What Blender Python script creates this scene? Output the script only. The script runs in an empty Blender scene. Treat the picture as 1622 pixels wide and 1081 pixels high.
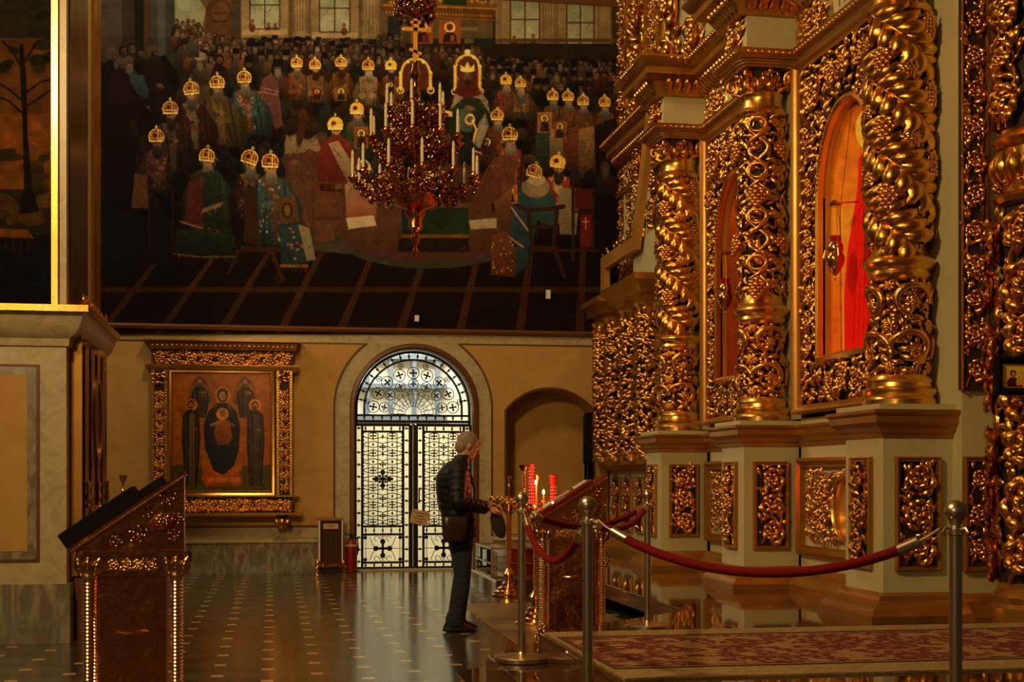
import bpy, math, random
import numpy as np
from mathutils import Vector, Matrix, noise
pi=math.pi; sin=math.sin; cos=math.cos
random.seed(7); RNG=np.random.default_rng(11)
C=bpy.context.scene.collection
TH=math.radians(10.03); FPX=2138.0; CZ=1.37; HV=757.0
ST,CT=sin(TH),cos(TH)
# ---- measuring helpers: where a seen point lies on a known real plane
def PY(u,v,Y):
    t=(u-811)/FPX; d=Y/(CT-t*ST); return Vector((d*(ST+t*CT),Y,CZ+d*(HV-v)/FPX))
def PX(u,v,X):
    t=(u-811)/FPX; d=X/(ST+t*CT); return Vector((X,d*(CT-t*ST),CZ+d*(HV-v)/FPX))
def PZ(u,v,z):
    t=(u-811)/FPX; d=(CZ-z)*FPX/(v-HV); return Vector((d*(ST+t*CT),d*(CT-t*ST),z))
def PD(u,v,d):
    t=(u-811)/FPX; return Vector((d*(ST+t*CT),d*(CT-t*ST),CZ+d*(HV-v)/FPX))
def s2l(c):
    c=c/255.0
    return c/12.92 if c<=.04045 else ((c+.055)/1.055)**2.4
def rgb(r,g,b): return (s2l(r),s2l(g),s2l(b),1)
# ---------------- materials
def mat(name,col,rough=.5,metal=0,noise_=None,bump=None,spec=None,**kw):
    m=bpy.data.materials.new(name); m.use_nodes=True; nt=m.node_tree; b=nt.nodes['Principled BSDF']
    b.inputs['Base Color'].default_value=col; b.inputs['Roughness'].default_value=rough; b.inputs['Metallic'].default_value=metal
    if spec is not None: b.inputs['Specular IOR Level'].default_value=spec
    for k,v in kw.items(): b.inputs[k.replace('_',' ')].default_value=v
    tc=nt.nodes.new('ShaderNodeTexCoord')
    if noise_:
        sc,c2,lo,hi=noise_[:4]; n=nt.nodes.new('ShaderNodeTexNoise'); n.inputs['Scale'].default_value=sc; n.inputs['Detail'].default_value=6
        n.inputs['Distortion'].default_value=noise_[4] if len(noise_)>4 else .4
        if len(noise_)>5:
            mp=nt.nodes.new('ShaderNodeMapping'); mp.inputs['Scale'].default_value=noise_[5]; nt.links.new(tc.outputs['Object'],mp.inputs['Vector']); nt.links.new(mp.outputs[0],n.inputs['Vector'])
        else: nt.links.new(tc.outputs['Object'],n.inputs['Vector'])
        r=nt.nodes.new('ShaderNodeValToRGB'); r.color_ramp.elements[0].position=lo; r.color_ramp.elements[1].position=hi
        r.color_ramp.elements[0].color=col; r.color_ramp.elements[1].color=c2
        nt.links.new(n.outputs['Fac'],r.inputs['Fac']); nt.links.new(r.outputs['Color'],b.inputs['Base Color'])
    if bump:
        n=nt.nodes.new('ShaderNodeTexNoise'); n.inputs['Scale'].default_value=bump[0]; n.inputs['Detail'].default_value=3
        nt.links.new(tc.outputs['Object'],n.inputs['Vector']); bp=nt.nodes.new('ShaderNodeBump'); bp.inputs['Strength'].default_value=bump[1]; bp.inputs['Distance'].default_value=bump[2]
        nt.links.new(n.outputs['Fac'],bp.inputs['Height']); nt.links.new(bp.outputs['Normal'],b.inputs['Normal'])
    return m
M={}
M['gold']=mat('carved_gold',(.88,.44,.085,1),.27,1,noise_=(9,(.62,.27,.04,1),.35,.7),bump=(60,.25,.01))
M['goldsm']=mat('smooth_gold',(.90,.52,.13,1),.27,1,noise_=(3,(.74,.37,.07,1),.35,.7),bump=(25,.10,.01))
M['goldlac']=mat('lacquered_gold_moulding',(.50,.25,.05,1),.33,.7,noise_=(2,(.36,.16,.028,1),.3,.7),bump=(30,.08,.005))
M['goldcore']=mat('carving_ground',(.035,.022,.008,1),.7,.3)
M['goldpl']=mat('gold_leaf_plain',(.62,.33,.07,1),.40,.45,noise_=(1.2,(.46,.22,.04,1),.35,.7),bump=(14,.12,.01))
M['cream']=mat('cream_paint',(.50,.47,.25,1),.42,0,noise_=(1.6,(.45,.42,.215,1),.3,.7),bump=(40,.05,.003))
M['ochre']=mat('ochre_wall_plaster',(.50,.30,.075,1),.8,0,noise_=(3.0,(.42,.24,.055,1),.3,.7,1.0),bump=(50,.15,.004))
M['marble']=mat('pale_marble',(.46,.39,.21,1),.35,0,noise_=(4,(.34,.285,.145,1),.42,.7,2.5))
M['marbled']=mat('grey_veined_marble',(.16,.135,.09,1),.22,0,noise_=(4,(.36,.31,.21,1),.40,.72,3.5,(1,1,.35)))
M['marblebr']=mat('brown_veined_marble',(.06,.03,.012,1),.2,0,noise_=(5,(.22,.11,.035,1),.4,.7,3.5,(1,1,.3)))
M['brown']=mat('dark_brown_trim',(.12,.045,.012,1),.35,0)
M['step']=mat('polished_brown_granite',(.045,.019,.006,1),.05,0,noise_=(7,(.07,.03,.01,1),.3,.7,1.5),spec=.8,Coat_Weight=.3,Coat_Roughness=.03)
M['stepface']=mat('granite_riser',(.07,.03,.01,1),.12,0,noise_=(7,(.10,.045,.016,1),.3,.7,1.5))
M['black']=mat('black_wrought_iron',(.012,.011,.010,1),.4,.4)
M['blk']=mat('black_cloth',(.006,.006,.006,1),.8,0,spec=.12)
M['steel']=mat('polished_warm_steel',(.66,.55,.40,1),.32,1,bump=(5,.03,.01))
M['velvet']=mat('red_velvet',(.17,.003,.005,1),.85,0,spec=.2,Sheen_Weight=.15,Sheen_Tint=(.7,.03,.03,1),bump=(200,.2,.002))
M['copper']=mat('polished_copper_gold',(.74,.28,.075,1),.20,1,bump=(5,.6,.05))
M['copperd']=mat('dark_copper_gold',(.44,.20,.06,1),.16,1,bump=(60,.15,.01))
M['brass']=mat('polished_brass',(.80,.42,.12,1),.18,1,bump=(12,.1,.01))
M['pbrass']=mat('pale_brass',(.88,.62,.32,1),.2,1)
M['white']=mat('pale_painted_edge',(.75,.70,.58,1),.3)
M['candle']=mat('cream_candle_sleeve',(.72,.66,.42,1),.5)
M['wax']=mat('lit_wax_candle',(.75,.25,.08,1),.5,0,Subsurface_Weight=.3)
M['skin']=mat('skin',(.50,.24,.15,1),.5,0,noise_=(30,(.44,.19,.11,1),.3,.7))
M['hair']=mat('short_grey_hair',(.20,.145,.09,1),.8,0,noise_=(60,(.32,.24,.16,1),.3,.7),bump=(220,.6,.004))
M['jacket']=mat('black_quilted_nylon',(.009,.009,.010,1),.55,0,bump=(40,.35,.01),spec=.3)
M['jeans']=mat('dark_denim',(.012,.018,.024,1),.9,0,bump=(25,.5,.02))
M['shoe']=mat('black_leather_shoe',(.010,.009,.008,1),.4)
M['bag']=mat('brown_leather_bag',(.035,.018,.008,1),.3,0,bump=(30,.4,.01))
M['capm']=mat('dark_brown_wool',(.022,.014,.009,1),.85)
M['redlac']=mat('dark_red_lacquer',(.17,.015,.006,1),.22,0)
M['redp']=mat('extinguisher_red',(.22,.012,.004,1),.3)
M['paper']=mat('tan_paper',(.52,.36,.17,1),.8)
M['ink']=mat('brown_ink',(.12,.05,.02,1),.8)
M['redink']=mat('red_lettering',(.30,.06,.03,1),.7)
M['whitep']=mat('white_plaster',(.82,.80,.70,1),.7)
M['mat']=mat('tan_floor_runner',(.20,.125,.042,1),.45,0,noise_=(2.5,(.16,.10,.035,1),.3,.7))
M['mir']=mat('polished_brown_panel',(.09,.04,.014,1),.08,.3,bump=(3,.1,.02))
M['redglass']=mat('red_glass',(.6,.01,.008,1),.1,0,Transmission_Weight=.6)
def emis(name,c,s):
    m=mat(name,c,.5); b=m.node_tree.nodes['Principled BSDF']; b.inputs['Emission Color'].default_value=c; b.inputs['Emission Strength'].default_value=s; return m
M['flame']=emis('candle_flame',(1,.36,.10,1),26)
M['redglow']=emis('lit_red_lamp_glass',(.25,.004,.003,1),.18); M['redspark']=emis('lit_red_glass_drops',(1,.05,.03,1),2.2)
# ---------------- mesh builder
class MB:
    def __init__(s): s.v=[]; s.f=[]; s.n=0
    def add(s,vs,fs):
        vs=np.asarray(vs,dtype=np.float64).reshape(-1,3); s.v.append(vs); o=s.n
        if isinstance(fs,np.ndarray): s.f.extend((fs+o).tolist())
        else: s.f.extend([[i+o for i in f] for f in fs])
        s.n+=len(vs); return s
    def box(s,x0,x1,y0,y1,z0,z1):
        if x0>x1:x0,x1=x1,x0
        if y0>y1:y0,y1=y1,y0
        if z0>z1:z0,z1=z1,z0
        return s.add([(x0,y0,z0),(x1,y0,z0),(x1,y1,z0),(x0,y1,z0),(x0,y0,z1),(x1,y0,z1),(x1,y1,z1),(x0,y1,z1)],
            [(0,3,2,1),(4,5,6,7),(0,1,5,4),(1,2,6,5),(2,3,7,6),(3,0,4,7)])
    def obox(s,c,ax,ay,az):
        c,ax,ay,az=map(Vector,(c,ax,ay,az)); v=[c+ax*i+ay*j+az*k for k in(-1,1) for (i,j) in((-1,-1),(1,-1),(1,1),(-1,1))]
        return s.add([tuple(p) for p in v],[(0,3,2,1),(4,5,6,7),(0,1,5,4),(1,2,6,5),(2,3,7,6),(3,0,4,7)])
    def prism(s,pts,a,b):   # pts: list of 3D points polygon, extruded by vector from a*dir..; b = vector
        n=len(pts); P=[Vector(p)+Vector(a) for p in pts]+[Vector(p)+Vector(a)+Vector(b) for p in pts]
        return s.add([tuple(p) for p in P],[list(range(n))[::-1],list(range(n,2*n))]+[(i,(i+1)%n,n+(i+1)%n,n+i) for i in range(n)])
    def lathe(s,prof,n=24,c=(0,0,0),sx=1,sy=1,axis=None):
        vs=[];fs=[]
        for r,z in prof:
            for k in range(n):
                a=2*pi*k/n; vs.append((c[0]+r*cos(a)*sx,c[1]+r*sin(a)*sy,c[2]+z))
        m=len(prof)
        for i in range(m-1):
            for k in range(n): k2=(k+1)%n; fs.append((i*n+k,i*n+k2,(i+1)*n+k2,(i+1)*n+k))
        fs.append(list(range(n))[::-1]); fs.append([(m-1)*n+k for k in range(n)])
        return s.add(vs,fs)
    def tube(s,pts,r,n=8):
        pts=[Vector(p) for p in pts]; m=len(pts); rr=r if hasattr(r,'__len__') else [r]*m
        T=[(pts[min(i+1,m-1)]-pts[max(i-1,0)]).normalized() for i in range(m)]
        up=Vector((0,0,1)) if abs(T[0].z)<.9 else Vector((1,0,0)); N=T[0].cross(up).normalized(); vs=[];fs=[]
        for i in range(m):
            N=(N-T[i]*N.dot(T[i])); N=N.normalized() if N.length>1e-6 else T[i].orthogonal().normalized(); B=T[i].cross(N)
            for k in range(n): a=2*pi*k/n; vs.append(tuple(pts[i]+(N*cos(a)+B*sin(a))*rr[i]))
        for i in range(m-1):
            for k in range(n): k2=(k+1)%n; fs.append((i*n+k,i*n+k2,(i+1)*n+k2,(i+1)*n+k))
        fs.append(list(range(n))[::-1]); fs.append([(m-1)*n+k for k in range(n)])
        return s.add(vs,fs)
    def loft(s,rings,n=20,p=2.0):  # rings: (center, ax vector, ay vector); superellipse power
        vs=[];fs=[];m=len(rings)
        for c,ax,ay in rings:
            c,ax,ay=Vector(c),Vector(ax),Vector(ay)
            for k in range(n):
                a=2*pi*k/n; ca,sa=cos(a),sin(a); q=(abs(ca)**p+abs(sa)**p)**(-1/p); vs.append(tuple(c+ax*ca*q+ay*sa*q))
        for i in range(m-1):
            for k in range(n): k2=(k+1)%n; fs.append((i*n+k,i*n+k2,(i+1)*n+k2,(i+1)*n+k))
        fs.append(list(range(n))[::-1]); fs.append([(m-1)*n+k for k in range(n)])
        return s.add(vs,fs)
    def ell(s,c,rx,ry,rz,n=12,m=8,R=None):
        vs=[];fs=[]; c=Vector(c)
        for i in range(1,m):
            t=pi*i/m
            for k in range(n):
                a=2*pi*k/n; p=Vector((rx*sin(t)*cos(a),ry*sin(t)*sin(a),rz*cos(t))); 
                if R is not None: p=R@p
                vs.append(tuple(c+p))
        a=Vector((0,0,rz)); b=Vector((0,0,-rz))
        if R is not None: a=R@a;b=R@b
        vs.append(tuple(c+a)); vs.append(tuple(c+b)); N=(m-1)*n
        for i in range(m-2):
            for k in range(n): k2=(k+1)%n; fs.append((i*n+k,(i+1)*n+k,(i+1)*n+k2,i*n+k2))
        for k in range(n): k2=(k+1)%n; fs.append((N,k,k2)); fs.append((N+1,(m-2)*n+k2,(m-2)*n+k))
        return s.add(vs,fs)
    def sweep(s,prof,path,closed=False,side=-1,frame=None):
        # prof (out,h); path of 2D points; frame(u,v,h)->3D ; out is to the left(side=1)/right(side=-1) of travel
        P=[Vector((p[0],p[1])) for p in path]; n=len(P); vs=[];fs=[];m=len(prof)
        for i in range(n):
            if closed: a,b=P[i-1],P[(i+1)%n]; d0=(P[i]-a).normalized(); d1=(b-P[i]).normalized()
            else:
                d0=(P[i]-P[i-1]).normalized() if i>0 else (P[1]-P[0]).normalized(); d1=(P[i+1]-P[i]).normalized() if i<n-1 else d0
            n0=Vector((-d0.y,d0.x))*side; n1=Vector((-d1.y,d1.x))*side; mm=(n0+n1); mm=mm/max(.3,(1+n0.dot(n1)))
            for o,h in prof:
                q=P[i]+mm*o; vs.append(frame(q.x,q.y,h) if frame else (q.x,q.y,h))
        for i in range(n if closed else n-1):
            j=(i+1)%n
            for k in range(m-1): fs.append((i*m+k,j*m+k,j*m+k+1,i*m+k+1))
        if not closed: fs.append(list(range(m))); fs.append([(n-1)*m+k for k in range(m)][::-1])
        return s.add(vs,fs)
ORG={}
def build(name,mb,m,parent=None,smooth=35,local=False):
    me=bpy.data.meshes.new(name); vs=np.concatenate(mb.v) if mb.v else np.zeros((0,3))
    org=ORG.get(parent.name,Vector()) if parent else Vector()
    if not local: vs=vs-np.array(org)
    me.from_pydata(vs.tolist(),[],mb.f); me.update()
    if smooth:
        me.polygons.foreach_set('use_smooth',[True]*len(me.polygons)); me.set_sharp_from_angle(angle=math.radians(smooth))
    if isinstance(m,str): m=M[m]
    me.materials.append(m); o=bpy.data.objects.new(name,me); C.objects.link(o)
    if parent: o.parent=parent; ORG[o.name]=org
    return o
def tag(o,label,cat=None,group=None,kind=None):
    if label:o['label']=label
    if cat:o['category']=cat
    if group:o['group']=group
    if kind:o['kind']=kind
    return o
def thing(name,label,cat,loc=(0,0,0),group=None,rz=0):
    o=bpy.data.objects.new(name,None); o.empty_display_size=.1; C.objects.link(o); o.location=loc; o.rotation_euler=(0,0,rz)
    if rz==0: ORG[o.name]=Vector(loc)
    else: ORG[o.name]=Vector()
    return tag(o,label,cat,group)
def struct(name,mb,m,parent=None,smooth=35,label=None):
    o=build(name,mb,m,parent,smooth)
    if not parent: o['kind']='structure'
    if label: o['label']=label
    return o
def kids(o): return [c for c in C.objects if c.parent==o]
def dup(o,loc,label=None,rz=None):
    r=o.copy(); C.objects.link(r); r.location=loc
    if rz is not None: r.rotation_euler=(0,0,rz)
    if label: r['label']=label
    for ch in kids(o):
        c=ch.copy(); C.objects.link(c); c.parent=r
        for g in kids(ch):
            d=g.copy(); C.objects.link(d); d.parent=c
    return r
def rect_frame(mb,u0,u1,v0,v1,prof,fr):
    mb.sweep(prof,[(u0,v0),(u1,v0),(u1,v1),(u0,v1)],closed=True,side=1,frame=fr)
# ---------------- carved relief in (u,v,h)
class Rel:
    def __init__(s): s.mb=MB()
    def leaves(s,u,v,a,L,W,bend=0,h0=0,lift=.35,nt=9,ns=5,tip=.15):
        u,v,a,L,W,bend,h0,lift=[np.atleast_1d(np.asarray(x,float)) for x in (u,v,a,L,W,bend,h0,lift)]
        N=max(map(len,(u,v,a,L,W,bend,h0,lift))); u,v,a,L,W,bend,h0,lift=[np.broadcast_to(x,(N,)) for x in (u,v,a,L,W,bend,h0,lift)]
        t=np.linspace(0,1,nt); sx=np.linspace(-1,1,ns)
        ang=a[:,None]+bend[:,None]*t[None,:]; du=np.cos(ang)*L[:,None]/(nt-1); dv=np.sin(ang)*L[:,None]/(nt-1)
        cu=u[:,None]+np.cumsum(du,1)-du; cv=v[:,None]+np.cumsum(dv,1)-dv
        w=.5*W[:,None]*(np.sin(pi*np.clip(t*.93+.05,0,1))**.75*(1+.22*np.cos(7*pi*t)))[None,:]
        h=h0[:,None]+lift[:,None]*L[:,None]*(np.sin(pi*t*.85)*1.0-tip*t**3)[None,:]
        nu=-np.sin(ang); nv=np.cos(ang)
        U=cu[:,:,None]+nu[:,:,None]*w[:,:,None]*sx; V=cv[:,:,None]+nv[:,:,None]*w[:,:,None]*sx
        H=h[:,:,None]-(np.abs(sx)**1.5)[None,None,:]*w[:,:,None]*.75+np.where(np.abs(sx)<.1,-.12,0)[None,None,:]*w[:,:,None]
        vs=np.stack([U,V,H],-1).reshape(-1,3); base=[]
        for i in range(nt-1):
            for k in range(ns-1): base.append((i*ns+k,(i+1)*ns+k,(i+1)*ns+k+1,i*ns+k+1))
        base=np.array(base); fs=(base[None]+(np.arange(N)*nt*ns)[:,None,None]).reshape(-1,4)
        s.mb.add(vs,fs)
    def tube(s,pts,r,n=6): s.mb.tube(pts,r,n)
    def ball(s,u,v,h,r,n=8,m=5): s.mb.ell((u,v,h),r,r,r,n,m)
    def rosette(s,u,v,h,r,n=7):
        k=np.arange(n); a=2*pi*k/n+random.random(); s.leaves(u+0*k,v,a,r,r*.75,0,h,.3); 
        s.leaves(u+0*k,v,a+pi/n,r*.62,r*.5,0,h+.12*r,.5); s.ball(u,v,h+.35*r,r*.22)
    def grapes(s,u,v,h,r):
        for i,row in enumerate((3,4,3,2,1)):
            for k in range(row): s.ball(u+(k-(row-1)/2)*r*.42,v-i*r*.36,h+r*.35-abs(k-(row-1)/2)*r*.16,r*.26,7,4)
        s.leaves([u]*3,[v+r*.2]*3,[pi/2,pi*.9,.1*pi],[r*.7]*3,[r*.5]*3,0,h+r*.2,.4)
    def volute(s,u,v,r,a0,dirn,h=0,tr=.012,turns=1.35,nl=9,leafs=.8):
        n=26; P=[];
        for i in range(n):
            t=i/(n-1); rr=r*(1-.78*t); a=a0+dirn*2*pi*turns*t; P.append((u+rr*cos(a),v+rr*sin(a),h+r*.25*sin(pi*t*.8)))
        s.tube(P,[tr*(1-.5*i/(n-1)) for i in range(n)])
        for q in range(nl):
            i=int(q/nl*n*.9); p=P[i]; p2=P[min(i+2,n-1)]; a=math.atan2(p2[1]-p[1],p2[0]-p[0])
            L=r*leafs*(1-.55*i/n)
            s.leaves([p[0]]*2,[p[1]]*2,[a-dirn*.55,a+dirn*.5],[L*1.15,L*.8],[L*.46,L*.36],[dirn*1.5,dirn*1.9],p[2]+tr*.2,.42)
        s.rosette(u,v,h+r*.1,r*.33)
    def strip(s,u0,u1,v0,v1,mod=None,h=0,fill=1.0,tr=None):
        """running scroll ornament along v"""
        W=u1-u0; Lg=v1-v0; n=max(1,int(round(Lg/(mod or W*.95)))); m=Lg/n; uc=(u0+u1)/2; r=min(W*.40,m*.44); tr=tr or W*.045
        pts=[];K=n*12
        for i in range(K+1):
            y=v0+Lg*i/K; pts.append((uc-W*.34*cos(pi*(y-v0)/m),y,h+W*.03))
        s.tube(pts,tr,6)
        for i in range(n):
            sd=1 if i%2==0 else -1; c=(uc-sd*W*.02,v0+(i+.5)*m)
            s.volute(c[0],c[1],r,-pi/2,sd,h+W*.04,tr*1.1,1.35,9,1.0)
        # corner leaves
        k=int(n*16*fill); 
        vv=RNG.uniform(v0+.03*Lg,v1-.03*Lg,k); side=RNG.integers(0,2,k)*2-1
        uu=uc+side*W*RNG.uniform(.16,.36,k); L=W*RNG.uniform(.22,.38,k)
        s.leaves(uu,vv,np.where(side>0,RNG.uniform(.6,2.2,k),pi-RNG.uniform(.6,2.2,k)),L,L*.42,RNG.uniform(-1.6,1.6,k),h,.3)
    def field(s,test,u0,u1,v0,v1,cell,h=0,sz=1.5,wrap=None,flow=None):
        """openwork foliage filling the area where test(u,v)"""
        nu=max(1,int((u1-u0)/cell)); nv=max(1,int((v1-v0)/cell)); A=[]
        for i in range(nu):
            for j in range(nv):
                u=u0+(i+.5+random.uniform(-.3,.3))*(u1-u0)/nu; v=v0+(j+.5+random.uniform(-.3,.3))*(v1-v0)/nv
                if test(u,v): A.append((u,v))
        if not A: return
        A=np.array(A); n=len(A)
        g=cell*3.2; a=np.sin(A[:,0]/g*2.1+1)*2.2+np.cos(A[:,1]/g*1.7)*2.6+RNG.uniform(-.7,.7,n)
        L=cell*sz*RNG.uniform(.75,1.25,n); s.leaves(A[:,0]-np.cos(a)*L*.5,A[:,1]-np.sin(a)*L*.5,a,L*1.15,L*.42,RNG.choice([-1.8,1.8,-.9,1.2],n),h+RNG.uniform(0,.35,n)*cell,.36)
        for q in range(0,n,5):
            r=cell*.8; P=[]; d=random.choice((-1,1)); a0=random.random()*6
            for i in range(12): t=i/11; P.append((A[q,0]+r*(1-.7*t)*cos(a0+d*7*t),A[q,1]+r*(1-.7*t)*sin(a0+d*7*t),h+cell*.35))
            s.tube(P,cell*.09,5)
        for q in range(2,n,9): s.ball(A[q,0],A[q,1],h+cell*.3,cell*.2)
    def mapped(s,fn):
        o=MB(); vs=np.concatenate(s.mb.v); o.v=[fn(vs)]; o.f=s.mb.f; o.n=s.n if hasattr(s,'n') else len(vs); return o
def plane_map(O,U,V,N):
    O,U,V,N=[np.array(x,float) for x in(O,U,V,N)]
    return lambda a: O+a[:,0:1]*U+a[:,1:2]*V+a[:,2:3]*N
def cyl_map(cx,cy,R,z0=0):
    def f(a):
        th=a[:,0]/R; r=R+a[:,2]; return np.stack([cx+r*np.cos(th),cy+r*np.sin(th),z0+a[:,1]],-1)
    return f
XF=lambda X:(lambda O=0:plane_map((X,0,0),(0,1,0),(0,0,1),(-1,0,0)))()   # u=Y v=z h out towards -X
YF=lambda Y:(lambda O=0:plane_map((0,Y,0),(1,0,0),(0,0,1),(0,-1,0)))()   # u=X v=z h out towards -Y
frX=lambda X:(lambda u,v,h:(X-h,u,v))
frY=lambda Y:(lambda u,v,h:(u,Y-h,v))
def text(name,body,size,loc,rot,m,parent=None,align='CENTER',ext=.0008):
    c=bpy.data.curves.new(name,'FONT'); c.body=body; c.size=size; c.align_x=align; c.align_y='CENTER'; c.extrude=ext; c.materials.append(M[m])
    o=bpy.data.objects.new(name,c); C.objects.link(o); org=ORG.get(parent.name,Vector()) if parent else Vector()
    bpy.context.view_layer.update(); me=bpy.data.meshes.new_from_object(o.evaluated_get(bpy.context.evaluated_depsgraph_get())); me.materials.clear(); me.materials.append(M[m]); bpy.data.objects.remove(o); o=bpy.data.objects.new(name,me); C.objects.link(o)
    o.location=Vector(loc)-org; o.rotation_euler=rot
    if parent: o.parent=parent; ORG[o.name]=org
    return o
MG=1.9
LK=dict(key=1300,near=450,win=300,wash=195,pier=7,ent=90,ves=380,world=.035,exp=0)
# ================= FLOOR AND PLATFORMS
def floor_mat():
    m=bpy.data.materials.new('dark_stone_floor_with_tan_insets'); m.use_nodes=True; nt=m.node_tree; b=nt.nodes['Principled BSDF']; L=nt.links.new
    tc=nt.nodes.new('ShaderNodeTexCoord'); sp=nt.nodes.new('ShaderNodeSeparateXYZ'); L(tc.outputs['Object'],sp.inputs[0])
    def mth(op,a,bv=None,c=None):
        n=nt.nodes.new('ShaderNodeMath'); n.operation=op
        for i,x in enumerate((a,bv,c)):
            if x is None: continue
            if isinstance(x,(int,float)): n.inputs[i].default_value=x
            else: L(x,n.inputs[i])
        return n.outputs[0]
    px,py=.68,.55
    def lat(ox,oy):
        dx=mth('ABSOLUTE',mth('SUBTRACT',mth('FLOORED_MODULO',mth('ADD',sp.outputs['X'],ox+px/2),px),px/2))
        dy=mth('ABSOLUTE',mth('SUBTRACT',mth('FLOORED_MODULO',mth('ADD',sp.outputs['Y'],oy+py/2),py),py/2))
        return dx,dy
    ax,ay=lat(.04,.1); bx,by=lat(.04+px/2,.1+py/2)
    def ins(x,y): return mth('LESS_THAN',mth('MAXIMUM',x,mth('MULTIPLY',y,.9)),.042)
    inset=mth('MAXIMUM',ins(ax,ay),ins(bx,by))
    # diagonal grout between insets
    da=mth('ABSOLUTE',mth('SUBTRACT',mth('DIVIDE',ax,px/2),mth('DIVIDE',ay,py/2)))
    g1=mth('LESS_THAN',da,.02)
    cell=mth('LESS_THAN',mth('ADD',mth('DIVIDE',ax,px/2),mth('DIVIDE',ay,py/2)),1.0)
    n=nt.nodes.new('ShaderNodeTexNoise'); n.inputs['Scale'].default_value=1.6; n.inputs['Detail'].default_value=8; n.inputs['Distortion'].default_value=1.2; L(tc.outputs['Object'],n.inputs['Vector'])
    r=nt.nodes.new('ShaderNodeValToRGB'); r.color_ramp.elements[0].position=.35; r.color_ramp.elements[1].position=.7
    r.color_ramp.elements[0].color=(.045,.040,.024,1); r.color_ramp.elements[1].color=(.085,.072,.042,1); L(n.outputs['Fac'],r.inputs['Fac'])
    def mix(f,a,c):
        x=nt.nodes.new('ShaderNodeMix'); x.data_type='RGBA'
        L(f,x.inputs['Factor'])
        for i,y in ((6,a),(7,c)):
            if isinstance(y,tuple): x.inputs[i].default_value=y
            else: L(y,x.inputs[i])
        return x.outputs[2]
    c1=mix(mth('MULTIPLY',cell,.45),r.outputs['Color'],(.020,.018,.012,1)); c2=mix(mth('MULTIPLY',g1,.8),c1,(.015,.012,.008,1)); c3=mix(inset,c2,(.55,.35,.14,1))
    L(c3,b.inputs['Base Color']); b.inputs['Roughness'].default_value=.17
    b.inputs['Specular IOR Level'].default_value=.45
    n2=nt.nodes.new('ShaderNodeTexNoise'); n2.inputs['Scale'].default_value=6; L(tc.outputs['Object'],n2.inputs['Vector'])
    bp=nt.nodes.new('ShaderNodeBump'); bp.inputs['Strength'].default_value=.10; bp.inputs['Distance'].default_value=.01; L(n2.outputs['Fac'],bp.inputs['Height']); L(bp.outputs['Normal'],b.inputs['Normal'])
    return m
M['floor']=floor_mat()
struct('floor',MB().box(-14,9,-3,26,-.2,0),'floor')
def slab(name,poly,z0,z1,edge=.03,label=None):
    mb=MB(); n=len(poly); mb.prism([(x,y,z0) for x,y in poly],(0,0,0),(0,0,z1-z0-edge)); o=struct(name,mb,'stepface',smooth=0,label=label)
    t=MB(); t.prism([(x,y,z1-edge) for x,y in poly],(0,0,0),(0,0,edge)); s=build('tread',t,'step',o,0)
    md=s.modifiers.new('bev','BEVEL'); md.width=.006; md.segments=2
    return o
slab('trim_steps',[(1.13,4.0),(9,4.0),(9,10.9),(3.1,10.9),(2.3,10.1),(1.13,8.42)],0,.14,label='lowest polished granite step')
slab('trim_solea',[(1.29,4.15),(9,4.15),(9,19.75),(3.34,19.75),(3.34,10.68),(2.46,9.86),(1.29,8.2)],.14,.28,label='polished brown granite tread in front of the golden screen')
slab('trim_ambo',[(1.58,4.5),(9,4.5),(9,8.0),(1.58,8.0)],.28,.43,label='raised granite platform that carries the rug')
# rug
def rug_mat():
    m=bpy.data.materials.new('red_floral_rug_pile'); m.use_nodes=True; nt=m.node_tree; b=nt.nodes['Principled BSDF']; L=nt.links.new; b.inputs['Roughness'].default_value=.95
    tc=nt.nodes.new('ShaderNodeTexCoord'); v=nt.nodes.new('ShaderNodeTexVoronoi'); v.inputs['Scale'].default_value=9; v.feature='F1'; L(tc.outputs['Object'],v.inputs['Vector'])
    n=nt.nodes.new('ShaderNodeTexNoise'); n.inputs['Scale'].default_value=14; n.inputs['Distortion'].default_value=2.5; n.inputs['Detail'].default_value=3; L(tc.outputs['Object'],n.inputs['Vector'])
    a=nt.nodes.new('ShaderNodeMath'); a.operation='ADD'; L(v.outputs['Distance'],a.inputs[0]); L(n.outputs['Fac'],a.inputs[1])
    r=nt.nodes.new('ShaderNodeValToRGB'); r.color_ramp.interpolation='CONSTANT'; e=r.color_ramp.elements
    e[0].position=0; e[0].color=(.36,.22,.08,1); e[1].position=.44; e[1].color=(.14,.008,.010,1); x=e.new(.40); x.color=(.23,.10,.03,1); x=e.new(.66); x.color=(.32,.18,.06,1)
    q_=nt.nodes.new('ShaderNodeMath'); q_.operation='MULTIPLY'; q_.inputs[1].default_value=.6; L(a.outputs[0],q_.inputs[0]); L(q_.outputs[0],r.inputs['Fac']); L(r.outputs['Color'],b.inputs['Base Color']); return m
M['rug']=rug_mat(); M['rugb']=mat('tan_rug_border',(.36,.25,.10,1),.95,0,noise_=(14,(.25,.16,.06,1),.42,.6,2))
M['rugl']=mat('dark_rug_line',(.10,.03,.012,1),.95)
rg=thing('carpet_runner','long red and tan floral rug lying on the raised polished platform','rug',(4,7,.43))
build('border',MB().box(1.60,8.6,6.05,7.94,.431,.442),'rugb',rg); build('field',MB().box(1.65,8.4,6.42,7.58,.4425,.446),'rug',rg)
mb=MB(); rect_frame(mb,1.62,8.45,6.34,7.66,[(0,0),(0,.004),(.03,.004),(.03,0)],lambda u,v,h:(u,v,.442+h)); build('border_line',mb,'rugl',rg)
mb=MB(); mb.box(1.98,3.3,12.83,14.47,.0,.006); tag(build('floor_mat',mb,'mat'),'flat tan floor mat, the one nearer the back wall','floor mat')
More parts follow.
